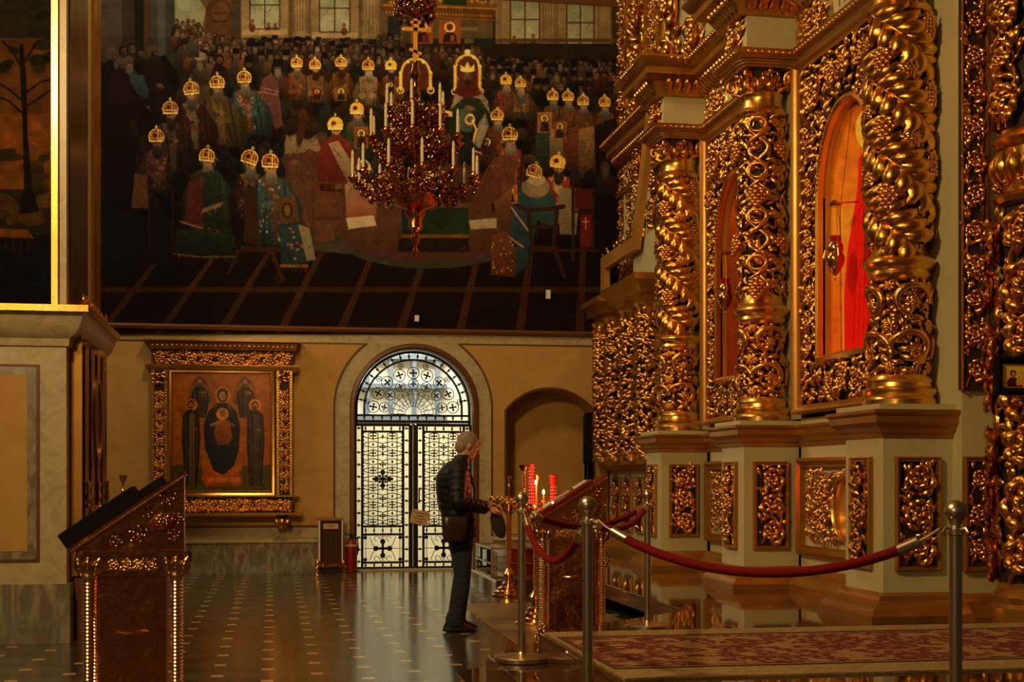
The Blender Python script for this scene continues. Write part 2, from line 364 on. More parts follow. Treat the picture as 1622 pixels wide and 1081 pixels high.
mb=MB(); mb.box(1.96,3.3,10.2,12.8,.0,.006); tag(build('floor_mat',mb,'mat'),'flat tan floor mat beside the stanchion base, nearer the camera','floor mat')
# ================= ICONOSTASIS
WX=5.13; PXX=4.56
PED=[(9.60,10.28),(12.68,13.34),(15.55,16.2)]   # near,far Y of the pedestals
ordn=['nearest','middle','farthest']
# structural wall
mb=MB(); mb.box(5.62,6.2,9.91,19.75,.28,9.5)
for a,b in [(9.91,10.44),(12.62,13.46),(15.44,16.5)]: mb.box(WX,5.62,a,b,.28,6.1)
mb.box(WX,5.62,9.91,19.75,6.05,9.5); mb.box(WX,5.62,9.91,19.75,.28,1.95); mb.box(WX,5.62,16.5,19.75,1.9,6.05)
for a,b in [(10.44,12.62),(13.46,15.44)]: mb.box(WX,5.62,a,b,5.42,6.05)
struct('wall_right',mb,'cream',label='pale cream painted timber wall of the golden screen')
mb=MB(); mb.box(5.13,9,9.46,9.9,.28,9.5); struct('trim_pier',mb,'cream',label='cream pier wall at the right beside the big golden column')
basep=[(0,.28),(.17,.28),(.17,.33),(.155,.345),(.145,.37),(.09,.42),(.06,.44),(.05,.47),(.015,.49),(0,.495)]
ledgep=[(0,1.67),(.015,1.68),(.025,1.71),(.055,1.73),(.065,1.76),(.10,1.79),(.10,1.84),(.125,1.86),(.125,1.885),(0,1.885)]
ledgecap=[(0,1.885),(.17,1.885),(.17,1.93),(0,1.93)]
def u_path(a,b,x=PXX): return [(WX+.02,b),(x,b),(x,a),(WX+.02,a)]
def relief_panel(name,parent,u0,u1,v0,v1,fr,mp,label=None,bd=.035,mod=None):
    mb=MB(); rect_frame(mb,u0,u1,v0,v1,[(0,0),(0,.03),(bd*.3,.045),(bd*.6,.03),(bd,.03),(bd,0)],fr); f=build(name+'_frame',mb,'goldlac',parent)
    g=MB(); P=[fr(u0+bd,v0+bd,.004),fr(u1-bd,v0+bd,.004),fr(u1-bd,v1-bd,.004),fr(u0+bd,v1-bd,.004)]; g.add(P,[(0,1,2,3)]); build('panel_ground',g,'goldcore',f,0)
    r=Rel(); r.strip(u0+bd,u1-bd,v0+bd+.01,v1-bd-.01,mod=mod,h=.012,fill=1.3); o=build('carved_foliage',r.mapped(mp),'gold',f,60)
    if label: f['label']=label
    return f
for i,(a,b) in enumerate(PED):
    t=thing('iconostasis_pedestal','cream square pedestal with gilt carved panels under the %s twisted golden column'%ordn[i],'pedestal',(PXX+.28,(a+b)/2,.28),'pedestals of the golden screen')
    mb=MB(); mb.box(PXX,WX+.0,a,b,.28,1.7); build('body',mb,'cream',t)
    mb=MB(); mb.sweep(basep,u_path(a,b),side=-1); build('base_moulding',mb,'goldlac',t)
    mb=MB(); mb.sweep(ledgep,u_path(a,b),side=-1); build('cornice',mb,'goldlac',t)
    mb=MB(); mb.box(PXX-.06,WX,a-.06,b+.05,1.885,1.93); build('top_slab',mb,'cream',t)
    relief_panel('front_panel',t,PXX+.09,PXX+.46,.66,1.53,frY(a),YF(a),mod=.29)
    relief_panel('side_panel',t,a+.17,b-.14,.66,1.53,frX(PXX),XF(PXX),mod=.24)
# ---- columns
def make_column(kind,label,loc):
    t=thing('twisted_column',label,'column',(0,0,0),'twisted golden columns')
    R=.165
    mb=MB(); mb.lathe([(.285,0),(.285,.05),(.27,.07),(.285,.10),(.285,.13),(.25,.15),(.245,.18),(.255,.20),(.24,.23),(.215,.25)],40); build('base',mb,'goldsm',t)
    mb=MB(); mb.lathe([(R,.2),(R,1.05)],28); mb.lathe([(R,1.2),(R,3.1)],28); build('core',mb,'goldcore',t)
    mb=MB(); mb.lathe([(.20,.97),(.225,1.0),(.245,1.03),(.235,1.06),(.27,1.09),(.285,1.12),(.275,1.145),(.24,1.17),(.215,1.2),(.205,1.25),(.19,1.28)],40); build('waist_ring',mb,'goldsm',t)
    mb=MB(); mb.lathe([(.19,3.06),(.235,3.08),(.25,3.11),(.235,3.14),(.21,3.16),(.20,3.22),(.205,3.27),(.22,3.29),(.21,3.31)],40); build('necking',mb,'goldsm',t)
    # lower drum : big C scrolls
    Rr=.185; Cc=2*pi*Rr; r=Rel()
    for k in range(4):
        u=Cc*k/4; d=1 if k%2 else -1
        for (vc,rr,a0,dd) in ((.80,.155,0 if d>0 else pi,d),(.44,.15,pi if d>0 else 0,-d)):
            P=[(u+rr*(1-.5*t/18)*cos(a0+dd*4.4*t/18),vc+rr*(1-.4*t/18)*sin(a0+dd*4.4*t/18)*1.0,.045+.02*sin(pi*t/18)) for t in range(19)]
            r.tube(P,[.026*(1-.35*abs(t/18-.4)) for t in range(19)],8)
            for q in range(2,18,3):
                p=P[q]; a=math.atan2(P[q+1][1]-p[1],P[q+1][0]-p[0]) ; r.leaves([p[0]]*2,[p[1]]*2,[a+.7,a-.7],[.075,.07],[.045,.04],[1.2,-1.2],.03,.35)
            r.rosette(u+rr*.1*d,vc,.035,.055)
        r.rosette(u+Cc/8,.62,.05,.06); r.rosette(u+Cc/8,.93,.05,.045); r.rosette(u+Cc/8,.30,.045,.05)
    r.field(lambda u,v:True,0,Cc,.24,.97,.072,h=-.01,sz=1.5)
    build('lower_carving',r.mapped(cyl_map(0,0,Rr)),'gold',t,60)
    r=Rel(); z0,z1=1.24,3.08
    if kind!='vine':
        pitch=1.04; H=z1-z0
        for st in range(2):
            n=110; P=[]
            for i in range(n+1):
                q=i/n; v=z1-H*q; u=(z1-v)/pitch*Cc*-1*-1+st*Cc/2; P.append((u,v,.035))
            r.tube(P,.017,8)
            kk=np.arange(1,n-2,4); A=np.array(P)[kk]; sl=math.atan2(-pitch,Cc)
            r.leaves(A[:,0],A[:,1]+.012,sl+.30,.27,.11,1.5,.04,.30); r.leaves(A[:,0],A[:,1]-.012,sl-.30,.25,.10,-1.5,.035,.30)
            k2=np.arange(5,n-3,8)
            for j,q in enumerate(k2):
                u,v,_=P[q]; v+=pitch*.25
                if v>z1-.08 or v<z0+.1: continue
                if j%2==0: r.grapes(u,v,.075,.085)
                else: r.rosette(u,v,.065,.075)
                r.volute(u+.10,v+.05,.07,random.random()*6,1 if j%2 else -1,.02,.010,1.2,7); r.volute(u-.10,v-.04,.06,random.random()*6,-1 if j%2 else 1,.02,.009,1.2,6)
    else:
        for st in range(3):
            u0=Cc*st/3
            for sgn in(1,-1):
                P=[(u0+sgn*.085*sin((z1-v)*2*pi/.46)+0,v,.045+.02*cos((z1-v)*4*pi/.46)*sgn) for v in np.linspace(z0,z1,70)]; r.tube(P,.017,7)
            for j,v in enumerate(np.arange(z0+.12,z1-.05,.23)):
                if j%2==0: r.grapes(u0+Cc/6*(j//2%2),v,.08,.09)
                else:
                    P=[(u0+.07*cos(q),v+.07*sin(q),.05) for q in np.linspace(0,2*pi,20)]; r.tube(P,.014,7)
                    r.leaves([u0+Cc/6]*3,[v]*3,[.5,2.6,4.7],[.11]*3,[.09]*3,[1,1,1],.05,.35)
    r.field(lambda u,v:True,0,Cc,z0,z1,.078,h=-.014,sz=1.5)
    build('shaft_carving',r.mapped(cyl_map(0,0,Rr)),'gold',t,60)
    # capital
    mb=MB(); mb.lathe([(.185,3.30),(.19,3.42),(.25,3.51)],28)
    build('capital_bell',mb,'goldcore',t)
    r=Rel(); Cc2=2*pi*.20
    for row,(v,L,w,n) in enumerate(((3.31,.10,.14,9),(3.36,.12,.15,9))):
        u=(np.arange(n)+.5*row)*Cc2/n; r.leaves(u,v,pi/2,L,w,0,.0,.30,tip=-.5)
    cm=r.mapped(cyl_map(0,0,.20))
    for k in range(4):
        a=pi/4+k*pi/2; e=Vector((cos(a),sin(a),0))
        P=[]; 
        for i in range(30):
            tt=i/29; rr=.078*(1-.8*tt); ang=-pi/2-.2-tt*9; P.append(e*(.235+.085+rr*cos(ang))+Vector((0,0,3.44+rr*sin(ang))))
        cm.tube([e*.19+Vector((0,0,3.31)),e*.23+Vector((0,0,3.34))]+P,[.014,.022]+[.030*(1-.4*i/29) for i in range(30)],8)
        b=Vector((cos(a+pi/4),sin(a+pi/4),0)); s_=Vector((-b.y,b.x,0))
        for sg in(-1,1):
            P=[b*.235+s_*sg*(.055+.045*(1-.7*i/19)*cos(-pi/2-i*.38))+Vector((0,0,3.46+.045*(1-.7*i/19)*sin(-pi/2-i*.38))) for i in range(20)]
            cm.tube(P,.012,6)
        cm.ell(tuple(b*.25+Vector((0,0,3.49))),.035,.035,.035,8,6)
    build('capital_foliage',cm,'gold',t,60)
    mb=MB()
    for (w,za,zb) in ((.30,3.515,3.535),(.325,3.535,3.56),(.345,3.56,3.575)): mb.loft([((0,0,za),(w,0,0),(0,w,0)),((0,0,zb),(w,0,0),(0,w,0))],8*4,8)
    build('abacus',mb,'goldlac',t)
    t.location=loc; return t
cz=1.93
make_column('band','nearest twisted golden column, carved with spiral leaf bands, grapes and rosettes',(4.87,9.97,cz))
make_column('vine','middle twisted golden column, wrapped in interlaced vine loops and grapes',(4.87,13.03,cz))
c1=make_column('band','farthest twisted golden column, standing next to the stepped golden side frame',(4.87,15.89,cz))
# ---- bays
def bay(idx,near,far,label,yc,icon_fn,catname='icon'):
    t=thing('icon_bay',label,'carved icon frame',(WX,yc,.28),'carved bays of the golden screen')
    y0,y1=near+.14,far-.06
    mb=MB(); mb.sweep(basep,[(WX,far),(WX,near)],side=-1,frame=None)
    mb=MB(); mb.sweep(basep,[(WX,far),(WX,near)],side=-1); build('base_moulding',mb,'goldlac',t)
    mb=MB(); mb.sweep([(a*.8,b) for a,b in ledgep],[(WX,far),(WX,near)],side=-1); build('cornice',mb,'goldlac',t)
    # dado
    mb=MB(); rect_frame(mb,y0+.05,y1-.02,.62,1.56,[(0,0),(0,.06),(.03,.08),(.07,.05),(.09,.05),(.09,0)],frX(WX)); build('dado_frame',mb,'goldlac',t)
    mb=MB(); rect_frame(mb,yc-.42,yc+.42,.80,1.40,[(0,0),(0,.015),(.02,.015),(.02,0)],frX(WX))
    r=Rel(); r.field(lambda u,v:(((u-yc)/.24)**2+((v-1.09)/.27)**2)>1,y0+.25,y1-.22,.76,1.43,.065,h=.015,sz=1.6)
    for s in(-1,1):
        for q in (.93,1.25): r.volute(yc+s*.50,q,.13,0,s,.02,.014)
    dm=build('dado_carving',r.mapped(XF(WX)),'gold',t,60)
    mb=MB(); n=40; path=[(yc+.21*cos(2*pi*k/n),1.09+.25*sin(2*pi*k/n)) for k in range(n)]
    mb.sweep([(0,0),(0,.05),(.02,.08),(.05,.07),(.06,.03),(.06,0)],path,closed=True,side=-1,frame=frX(WX)); build('medallion_ring',mb,'goldsm',dm)
    mb=MB(); mb.add([(WX-.006,)+p for p in path],[list(range(n))]); build('medallion_field',mb,'goldpl',dm,0)
    # upper frame
    zb,zt=1.99,5.43
    mb=MB(); rect_frame(mb,y0,y1,zb,zt,[(0,0),(0,.10),(.02,.12),(.045,.10),(.06,.06),(.085,.05),(.085,0)],frX(WX)); build('outer_moulding',mb,'goldlac',t)
    o0,o1=yc-.60,yc+.60; ob=2.52; sp=4.02; ra=.60; rb=.76
    def inside(u,v):
        if u<y0+.10 or u>y1-.10 or v<zb+.10 or v>zt-.10: return False
        if v<ob-.05: return True
        if v<sp: return not(o0-.07<u<o1+.07)
        return ((u-yc)/(ra+.1))**2+((v-sp)/(rb+.1))**2>1
    # ground panel with arched opening
    n=24; arc=[(yc+ra*cos(pi*k/n),sp+rb*sin(pi*k/n)) for k in range(n+1)]   # from +u to -u
    inner=[(o1,ob)]+arc+[(o0,ob)]
    gb=MB(); vs=[];fs=[]
    outer=[(y1,zb)]+[ (min(max(yc+(y1-y0)*cos(pi*k/n)*1.2,y0),y1),min(sp+2.2*sin(pi*k/n),zt) if 0<k<n else sp) for k in range(n+1)]+[(y0,zb)]
    for (a,b) in inner: vs.append((WX+.03,a,b))
    for (a,b) in outer: vs.append((WX+.03,a,b))
    m=len(inner)
    for k in range(m-1): fs.append((k,k+1,m+k+1,m+k))
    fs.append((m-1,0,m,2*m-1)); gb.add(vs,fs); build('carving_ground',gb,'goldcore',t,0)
    r=Rel(); r.field(inside,y0+.08,y1-.08,zb+.08,zt-.08,.085,h=-.005,sz=1.55)
    for s_,uc in((1,(y0+.09+o0-.06)/2),(-1,(y1-.09+o1+.06)/2)):
        for q in np.arange(ob+.1,sp+.2,.26): r.volute(uc,q,.10,0,s_ if int(q*10)%2 else -s_,.02,.011,1.2,7)
    for q in np.arange(o0+.1,o1,.28): r.volute(q,(zb+.1+ob-.08)/2,.12,0,1 if int(q*10)%2 else -1,.02,.012,1.2,8)
    for s_ in(-1,1):
        r.volute(yc+s_*.68,5.00,.20,0,s_,.03,.024,1.3,10); r.volute(yc+s_*.30,5.10,.13,0,-s_,.03,.016,1.3,9); r.volute(yc+s_*.85,4.65,.13,pi,s_,.03,.016,1.3,9)
    r.rosette(yc,5.12,.06,.14)
    build('openwork_carving',r.mapped(XF(WX)),'gold',t,60)
    # arch moulding, jambs, reveal
    mb=MB(); path=[(o1,ob)]+arc+[(o0,ob)]
    mb.sweep([(0,-.02),(0,.05),(.02,.07),(.055,.06),(.07,.03),(.07,-.02)],path,closed=True,side=-1,frame=frX(WX)); 
    am=build('arch_moulding',mb,'goldsm',t)
    r=Rel()
    for k in range(1,52):
        q=k/52*(len(arc)-1); i=int(q); f=q-i; a=arc[i]; b=arc[i+1]; r.ball(a[0]+(b[0]-a[0])*f+0*.03,a[1]+(b[1]-a[1])*f+.03,.065,.014,6,4)
    build('bead_row',r.mapped(XF(WX)),'gold',am)
    mb=MB(); vs=[];fs=[]
    for (a,b) in path: vs+= [(WX+.0,a,b),(WX+.09,a,b)]
    k=len(path)
    for q in range(k): j=(q+1)%k; fs.append((2*q,2*q+1,2*j+1,2*j))
    mb.add(vs,fs); build('reveal',mb,'goldpl',t,30)
    return t
# ---------------- painted surfaces: pigment laid on a flat grid of coloured cells
class Paint:
    def __init__(s,x0,y0,x1,y1,sc=1.0,bg=(20,14,8)):
        s.x0,s.y0,s.x1,s.y1,s.sc=x0,y0,x1,y1,sc; s.W=int((x1-x0)*sc)+1; s.H=int((y1-y0)*sc)+1
        s.a=np.empty((s.H,s.W,3)); s.a[:]=bg
        s.X=x0+np.arange(s.W)/sc; s.Y=y0+np.arange(s.H)/sc
    def win(s,xa,ya,xb,yb):
        i0=max(0,int((xa-s.x0)*s.sc)-2); i1=min(s.W,int((xb-s.x0)*s.sc)+3); j0=max(0,int((ya-s.y0)*s.sc)-2); j1=min(s.H,int((yb-s.y0)*s.sc)+3)
        return i0,i1,j0,j1
    def blend(s,w,al,c,c2=None,gr=None):
        i0,i1,j0,j1=w; 
        if i1<=i0 or j1<=j0: return
        col=np.array(c,float)
        if c2 is not None: col=col+(np.array(c2,float)-col)*np.clip(gr,0,1)[...,None]
        al=np.clip(al,0,1)[...,None]; s.a[j0:j1,i0:i1]=s.a[j0:j1,i0:i1]*(1-al)+col*al
    def ell(s,cx,cy,rx,ry,c,rot=0,al=1,soft=1.0,c2=None,ring=None):
        R=max(rx,ry)+2; w=s.win(cx-R,cy-R,cx+R,cy+R); i0,i1,j0,j1=w
        if i1<=i0 or j1<=j0: return
        X,Y=np.meshgrid(s.X[i0:i1]-cx,s.Y[j0:j1]-cy); ca,sa=cos(rot),sin(rot); x=X*ca+Y*sa; y=-X*sa+Y*ca
        d=np.sqrt((x/rx)**2+(y/ry)**2); dist=(1-d)*min(rx,ry)
        m=np.clip(dist*s.sc/soft+.5,0,1)
        if ring: m=m*np.clip((ring-dist)*s.sc/soft+.5,0,1)
        s.blend(w,m*al,c,c2,(y/ry+1)/2 if c2 is not None else None)
    def poly(s,pts,c,al=1,c2=None,soft=1.0,horiz=False):
        pts=np.array(pts,float); xa,ya=pts.min(0); xb,yb=pts.max(0); w=s.win(xa,ya,xb,yb); i0,i1,j0,j1=w
        if i1<=i0 or j1<=j0: return
        X,Y=np.meshgrid(s.X[i0:i1],s.Y[j0:j1]); ins=np.zeros(X.shape,bool); dm=np.full(X.shape,1e9); n=len(pts)
        for k in range(n):
            x1,y1=pts[k]; x2,y2=pts[(k+1)%n]
            c_=((y1>Y)!=(y2>Y)); 
            with np.errstate(divide='ignore',invalid='ignore'): xi=(x2-x1)*(Y-y1)/(y2-y1+1e-12)+x1
            ins^=(c_&(X<xi)); dx,dy=x2-x1,y2-y1; t=np.clip(((X-x1)*dx+(Y-y1)*dy)/(dx*dx+dy*dy+1e-9),0,1); dm=np.minimum(dm,np.hypot(X-x1-t*dx,Y-y1-t*dy))
        sd=np.where(ins,dm,-dm); g=None
        if c2 is not None: g=(X-xa)/(xb-xa+1e-6) if horiz else (Y-ya)/(yb-ya+1e-6)
        s.blend(w,np.clip(sd*s.sc/soft+.5,0,1)*al,c,c2,g)
    def rect(s,x0,y0,x1,y1,c,al=1,c2=None,horiz=False): s.poly([(x0,y0),(x1,y0),(x1,y1),(x0,y1)],c,al,c2,1.0,horiz)
    def line(s,pts,wd,c,al=1):
        pts=np.array(pts,float)
        for k in range(len(pts)-1):
            x1,y1=pts[k]; x2,y2=pts[k+1]; w=s.win(min(x1,x2)-wd,min(y1,y2)-wd,max(x1,x2)+wd,max(y1,y2)+wd); i0,i1,j0,j1=w
            if i1<=i0 or j1<=j0: continue
            X,Y=np.meshgrid(s.X[i0:i1],s.Y[j0:j1]); dx,dy=x2-x1,y2-y1; t=np.clip(((X-x1)*dx+(Y-y1)*dy)/(dx*dx+dy*dy+1e-9),0,1); d=np.hypot(X-x1-t*dx,Y-y1-t*dy)
            s.blend(w,np.clip((wd/2-d)*s.sc+.5,0,1)*al,c)
    def grain(s,amt=.06,big=.10):
        g=RNG.normal(0,1,(s.H,s.W,1)); s.a*=1+amt*g
        k=12; h,w=s.H//k+2,s.W//k+2; b=RNG.normal(0,1,(h,w)); yi=np.arange(s.H)/k; xi=np.arange(s.W)/k; y0=yi.astype(int);x0=xi.astype(int);fy=(yi-y0)[:,None];fx=(xi-x0)[None]
        B=b[y0][:,x0]*(1-fy)*(1-fx)+b[y0+1][:,x0]*fy*(1-fx)+b[y0][:,x0+1]*(1-fy)*fx+b[y0+1][:,x0+1]*fy*fx; s.a*=1+big*B[...,None]
    def surface(s,name,fn,gain,material,parent=None):
        """grid mesh; fn(X,Y arrays)->world points on a flat plane; pigment = painted colour * gain"""
        X,Y=np.meshgrid(s.X,s.Y); V=fn(X.ravel(),Y.ravel()); org=np.array(ORG.get(parent.name,Vector())) if parent else 0
        V=V-org; me=bpy.data.meshes.new(name); H,W=s.H,s.W; me.vertices.add(H*W); me.vertices.foreach_set('co',V.ravel().astype(np.float32))
        j,i=np.meshgrid(np.arange(H-1),np.arange(W-1),indexing='ij'); a=(j*W+i).ravel(); q=np.stack([a,a+W,a+W+1,a+1],1); nf=len(q)
        me.loops.add(nf*4); me.loops.foreach_set('vertex_index',q.ravel().astype(np.int32)); me.polygons.add(nf)
        me.polygons.foreach_set('loop_start',np.arange(0,nf*4,4,dtype=np.int32)); me.polygons.foreach_set('loop_total',np.full(nf,4,dtype=np.int32)); me.update()
        ca=me.color_attributes.new('pigment','FLOAT_COLOR','POINT'); c=np.clip(s.a,0,255)/255; c=np.where(c<=.04045,c/12.92,((c+.055)/1.055)**2.4)*np.array(gain)
        c=np.clip(c,0,.95); cc=np.ones((H*W,4),np.float32); cc[:,:3]=c.reshape(-1,3); ca.data.foreach_set('color',cc.ravel())
        me.materials.append(M[material]); o=bpy.data.objects.new(name,me); C.objects.link(o)
        if parent: o.parent=parent; ORG[o.name]=ORG[parent.name]
        return o
def paint_mat(name,rough):
    m=mat(name,(1,1,1,1),rough); nt=m.node_tree; a=nt.nodes.new('ShaderNodeVertexColor'); a.layer_name='pigment'; nt.links.new(a.outputs['Color'],nt.nodes['Principled BSDF'].inputs['Base Color']); return m
M['paint']=paint_mat('oil_paint',.85); M['paint'].node_tree.nodes['Principled BSDF'].inputs['Specular IOR Level'].default_value=.08; M['paintg']=paint_mat('varnished_icon_paint',.28)
def planeX_fn(X): 
    def f(u,v): t=(u-811)/FPX; d=X/(ST+t*CT); return np.stack([np.full_like(u,X),d*(CT-t*ST),CZ+d*(HV-v)/FPX],-1)
    return f
# bay icons
t=bay(0,10.28,12.68,'nearest carved golden bay, arched opening holding the icon of a red robed saint',11.48,None)
P=Paint(1296,110,1425,620,1.3,(176,98,20)); P.rect(1296,110,1425,330,(150,70,14),1,(188,112,26)); P.rect(1296,330,1425,620,(200,122,34),1,(196,92,20))
P.rect(1296,440,1332,620,(190,80,16),.6); P.line([(1331,330),(1333,620)],1.2,(70,40,10)); P.line([(1352,150),(1331,330)],1.2,(90,50,12)); P.line([(1334,330),(1337,600)],.8,(230,160,60))
P.ell(1372,205,17,30,(226,160,48)); P.poly([(1360,250),(1372,236),(1388,236),(1402,260),(1412,340),(1412,600),(1338,600),(1337,470),(1342,400),(1350,350),(1358,300)],(214,26,16),1,(206,20,14))
for k in range(7): P.line([(1366+k*5,262+k*3),(1356+k*7,420),(1350+k*8,596)],2.4,(120,8,6),.5)
P.poly([(1372,300),(1386,300),(1384,400),(1366,420)],(60,24,16),.6); P.ell(1374,208,9,20,(126,74,38)); P.ell(1374,188,10,13,(52,26,12)); P.ell(1374,232,7,13,(74,46,24)); P.grain(.03,.07)
P.surface('icon_painting',planeX_fn(WX+.075),(2.0,2.0,2.0),'paint',t)
t=bay(1,13.34,15.55,'second carved golden bay, arched opening holding a dark brown red icon',14.45,None)
P=Paint(0,0,124,236,1.0,(96,32,8)); P.rect(0,0,124,236,(128,58,14),1,(96,30,8)); P.poly([(60,30),(95,30),(112,236),(44,236)],(54,20,8),1,(70,20,6)); P.ell(78,30,18,18,(150,85,20)); P.ell(78,32,9,12,(80,45,25)); P.grain(.03,.08)
P.surface('icon_painting',lambda x,y:np.stack([np.full_like(x,WX+.075),15.09-x/98.,2.50+(236-y)/100.],-1),(2.,2.,2.),'paint',t)
# ---- entablature
ent=thing('entablature','long golden entablature with cream blocks and stepping cornices above the twisted columns','cornice',(WX,13,5.6))
near_end=9.45
def zig(x=PXX+.03,dy=0.0,far=16.9):
    p=[(WX,19.6)]
    for (a,b) in reversed(PED): p+=[(WX,b-.02),(x,b-.02),(x,a+.02),(WX,a+.02)]
    p+= [(WX,near_end)]; return p
mb=MB(); mb.sweep([(0,5.51),(.03,5.51),(.05,5.53),(.09,5.54),(.09,5.565),(.11,5.585),(0,5.59)],zig(PXX),side=-1); ar=build('architrave',mb,'goldlac',ent)
r=Rel()
def along(path,step,fnn):
    for k in range(len(path)-1):
        a,b=Vector(path[k]),Vector(path[k+1]); d=b-a; L=d.length
        if L<.2: continue
        dd=d/L; nn=Vector((dd.y,-dd.x)); n=int(L/step)
        for i in range(n): fnn(a+dd*(i+.5)*L/n,dd,nn)
lm=MB()
def leafrow(z,out,h,w,r0,tilt=.0,m=None):
    """row of upright leaves on a moulding; one mesh"""
    acc=MB()
    def f(p,d,nn):
        rr=Rel(); rr.leaves([0],[0],[pi/2],[h],[w],0,0,.38); v=rr.mb.v[0]
        O=np.array((p.x+nn.x*out,p.y+nn.y*out,z)); V=O+v[:,0:1]*np.array((d.x,d.y,0))+v[:,1:2]*np.array((nn.x*tilt,nn.y*tilt,1))+v[:,2:3]*np.array((nn.x,nn.y,0)); acc.add(V,rr.mb.f)
    return acc,f
def rows(name,z,out,h,w,step,tilt,par):
    zz=zig(PXX)
    for k in range(len(zz)-1):
        if (Vector(zz[k+1])-Vector(zz[k])).length<.2: continue
        acc,f=leafrow(z,out,h,w,0,tilt); along(zz[k:k+2],step,f); build(name,acc,'gold',par,60)
rows('leaf_band',5.53,.085,.05,.06,.07,0,ar)
mb=MB()
for i,(a,b) in enumerate(PED):
    q=MB(); q.box(PXX+.04,WX,a+.03,b-.03,5.58,5.95); bl=build('cream_block',q,'cream',ent)
    rr=Rel(); rr.strip(a+.1,b-.1,5.61,5.91,mod=.3,h=.0,fill=2); build('carved_side',rr.mapped(XF(PXX+.04)),'gold',bl,60)
for (a,b,body) in ((10.28,12.68,'ПРI'),(13.34,15.55,'ПЛ'),(16.2,19.6,None)):
    rr=Rel(); yc=(a+b)/2; rr.field((lambda u,v:((u-yc)/.36)**2+((v-5.755)/.19)**2>1) if body else (lambda u,v:True),a+.06,b-.06,5.61,5.92,.075,h=.0,sz=1.6)
    for k in (-.85,-.6,.6,.85): rr.volute(yc+k,5.76,.12,0,1 if k>0 else -1,.01,.014,1.3,8)
    fz=build('frieze_carving',rr.mapped(XF(WX-.01)),'gold',ent,60)
    if body:
        n=32; pa=[(yc+.30*abs(cos(2*pi*k/n))**.6*(1 if cos(2*pi*k/n)>=0 else -1),5.758+.155*abs(sin(2*pi*k/n))**.6*(1 if sin(2*pi*k/n)>=0 else -1)) for k in range(n)]
        q=MB(); q.sweep([(0,0),(0,.03),(.015,.045),(.04,.03),(.04,0)],pa,closed=True,side=-1,frame=frX(WX)); build('cartouche_ring',q,'goldsm',fz)
        q=MB(); q.add([(WX-.025,)+p for p in pa],[list(range(n))]); build('cartouche',q,'cream',fz,0)
        text('cartouche_lettering',body,.24,(WX-.028,yc,5.76),(pi/2,0,-pi/2),'redink',fz)
corn=[(a_,5.93+(b_-6.10)*.78) for a_,b_ in [(0,6.10),(.04,6.11),(.05,6.15),(.10,6.30),(.20,6.36),(.24,6.36),(.24,6.46),(.28,6.48),(.34,6.58),(.34,6.61),(0,6.63)]]
mb=MB(); mb.sweep(corn,zig(PXX),side=-1); cn=build('cornice',mb,'goldlac',ent)
rows('bracket_leaves',5.95,.06,.17,.10,.10,.6,cn)
rows('egg_row',6.235,.29,.07,.07,.075,.8,cn)
# ---- second storey carved strips
t=thing('upper_tier_carving','carved golden upright strips with cream bands above the cornice, highest tier at the far end','carved panel',(WX,18,6.6))
for (a,b,w) in ((19.15,19.5,.03),(18.2,18.85,0),(17.55,17.85,.03),(16.5,17.25,0)):
    r=Rel(); r.strip(a,b,6.4,9.3,h=.01+w,fill=1.6); build('carved_strip',r.mapped(XF(WX)),'gold',t,60)
for a in (18.95,17.95,17.35): build('gilt_fillet',MB().box(WX-.10,WX,a,a+.07,6.35,9.4),'goldsm',t)
for (a,b) in PED[1:]:
    r=Rel(); r.strip(a,b,6.4,8.4,h=.01,fill=1.6); build('carved_strip',r.mapped(XF(WX)),'gold',t,60)
# ================= far side shrine between the last column and the back wall
sh=thing('side_shrine','small golden foliage shrine with a stepped frame in the far corner by the mural','shrine',(5,18,.28))
mb=MB(); mb.box(4.98,WX,16.3,19.7,.28,1.5); build('body',mb,'cream',sh)
mb=MB(); mb.sweep([(0,1.46),(.05,1.47),(.12,1.52),(.2,1.55),(.2,1.6),(0,1.62)],[(4.98,19.7),(4.98,16.25)],side=-1); build('shelf',mb,'goldlac',sh)
mb=MB(); mb.sweep([(0,.28),(.12,.28),(.12,.36),(.03,.46),(0,.5)],[(4.98,19.7),(4.98,16.25)],side=-1); build('base_moulding',mb,'goldlac',sh)
for k in range(5):
    a=16.45+k*.64; relief_panel('balustrade_panel',sh,a,a+.42,.6,1.38,frX(4.98),XF(4.98),mod=.3)
def small_col(y,x=4.86):
    r=Rel(); R=.12; Cc=2*pi*R; r.field(lambda u,v:True,0,Cc,1.68,3.55,.062,h=0,sz=1.7)
    for st in range(2):
        P=[(st*Cc/2+(3.5-v)/.5*Cc,v,.03) for v in np.linspace(1.65,3.5,60)]; r.tube(P,.014,6)
    mbx=r.mapped(cyl_map(x,y,R)); o=build('foliage_column',mbx,'gold',sh,60)
    q=MB(); q.lathe([(.10,1.6),(.10,3.6)],14,(x,y,0)); build('core',q,'goldcore',o)
    q=MB(); q.lathe([(.17,1.6),(.17,1.64),(.14,1.68),(.15,1.72),(.12,1.74)],20,(x,y,0)); build('base_ring',q,'goldsm',o); q=MB(); q.lathe([(.12,3.4),(.15,3.44),(.13,3.48),(.15,3.56),(.19,3.62)],20,(x,y,0)); build('top_ring',q,'goldsm',o)
for y in (16.9,17.7,18.55,19.3): small_col(y,4.78)
mb=MB(); mb.sweep([(0,3.62),(.06,3.62),(.08,3.7),(.16,3.74),(.2,3.84),(.26,3.88),(.26,3.96),(0,3.98)],[(WX,19.72),(4.80,19.72),(4.80,18.9),(WX,18.9),(WX,18.0),(4.74,18.0),(4.74,16.7),(WX,16.7)],side=-1); build('entablature',mb,'goldlac',sh)
mb=MB(); mb.box(4.88,WX,16.75,18.0,3.98,4.6); build('cream_block',mb,'cream',sh)
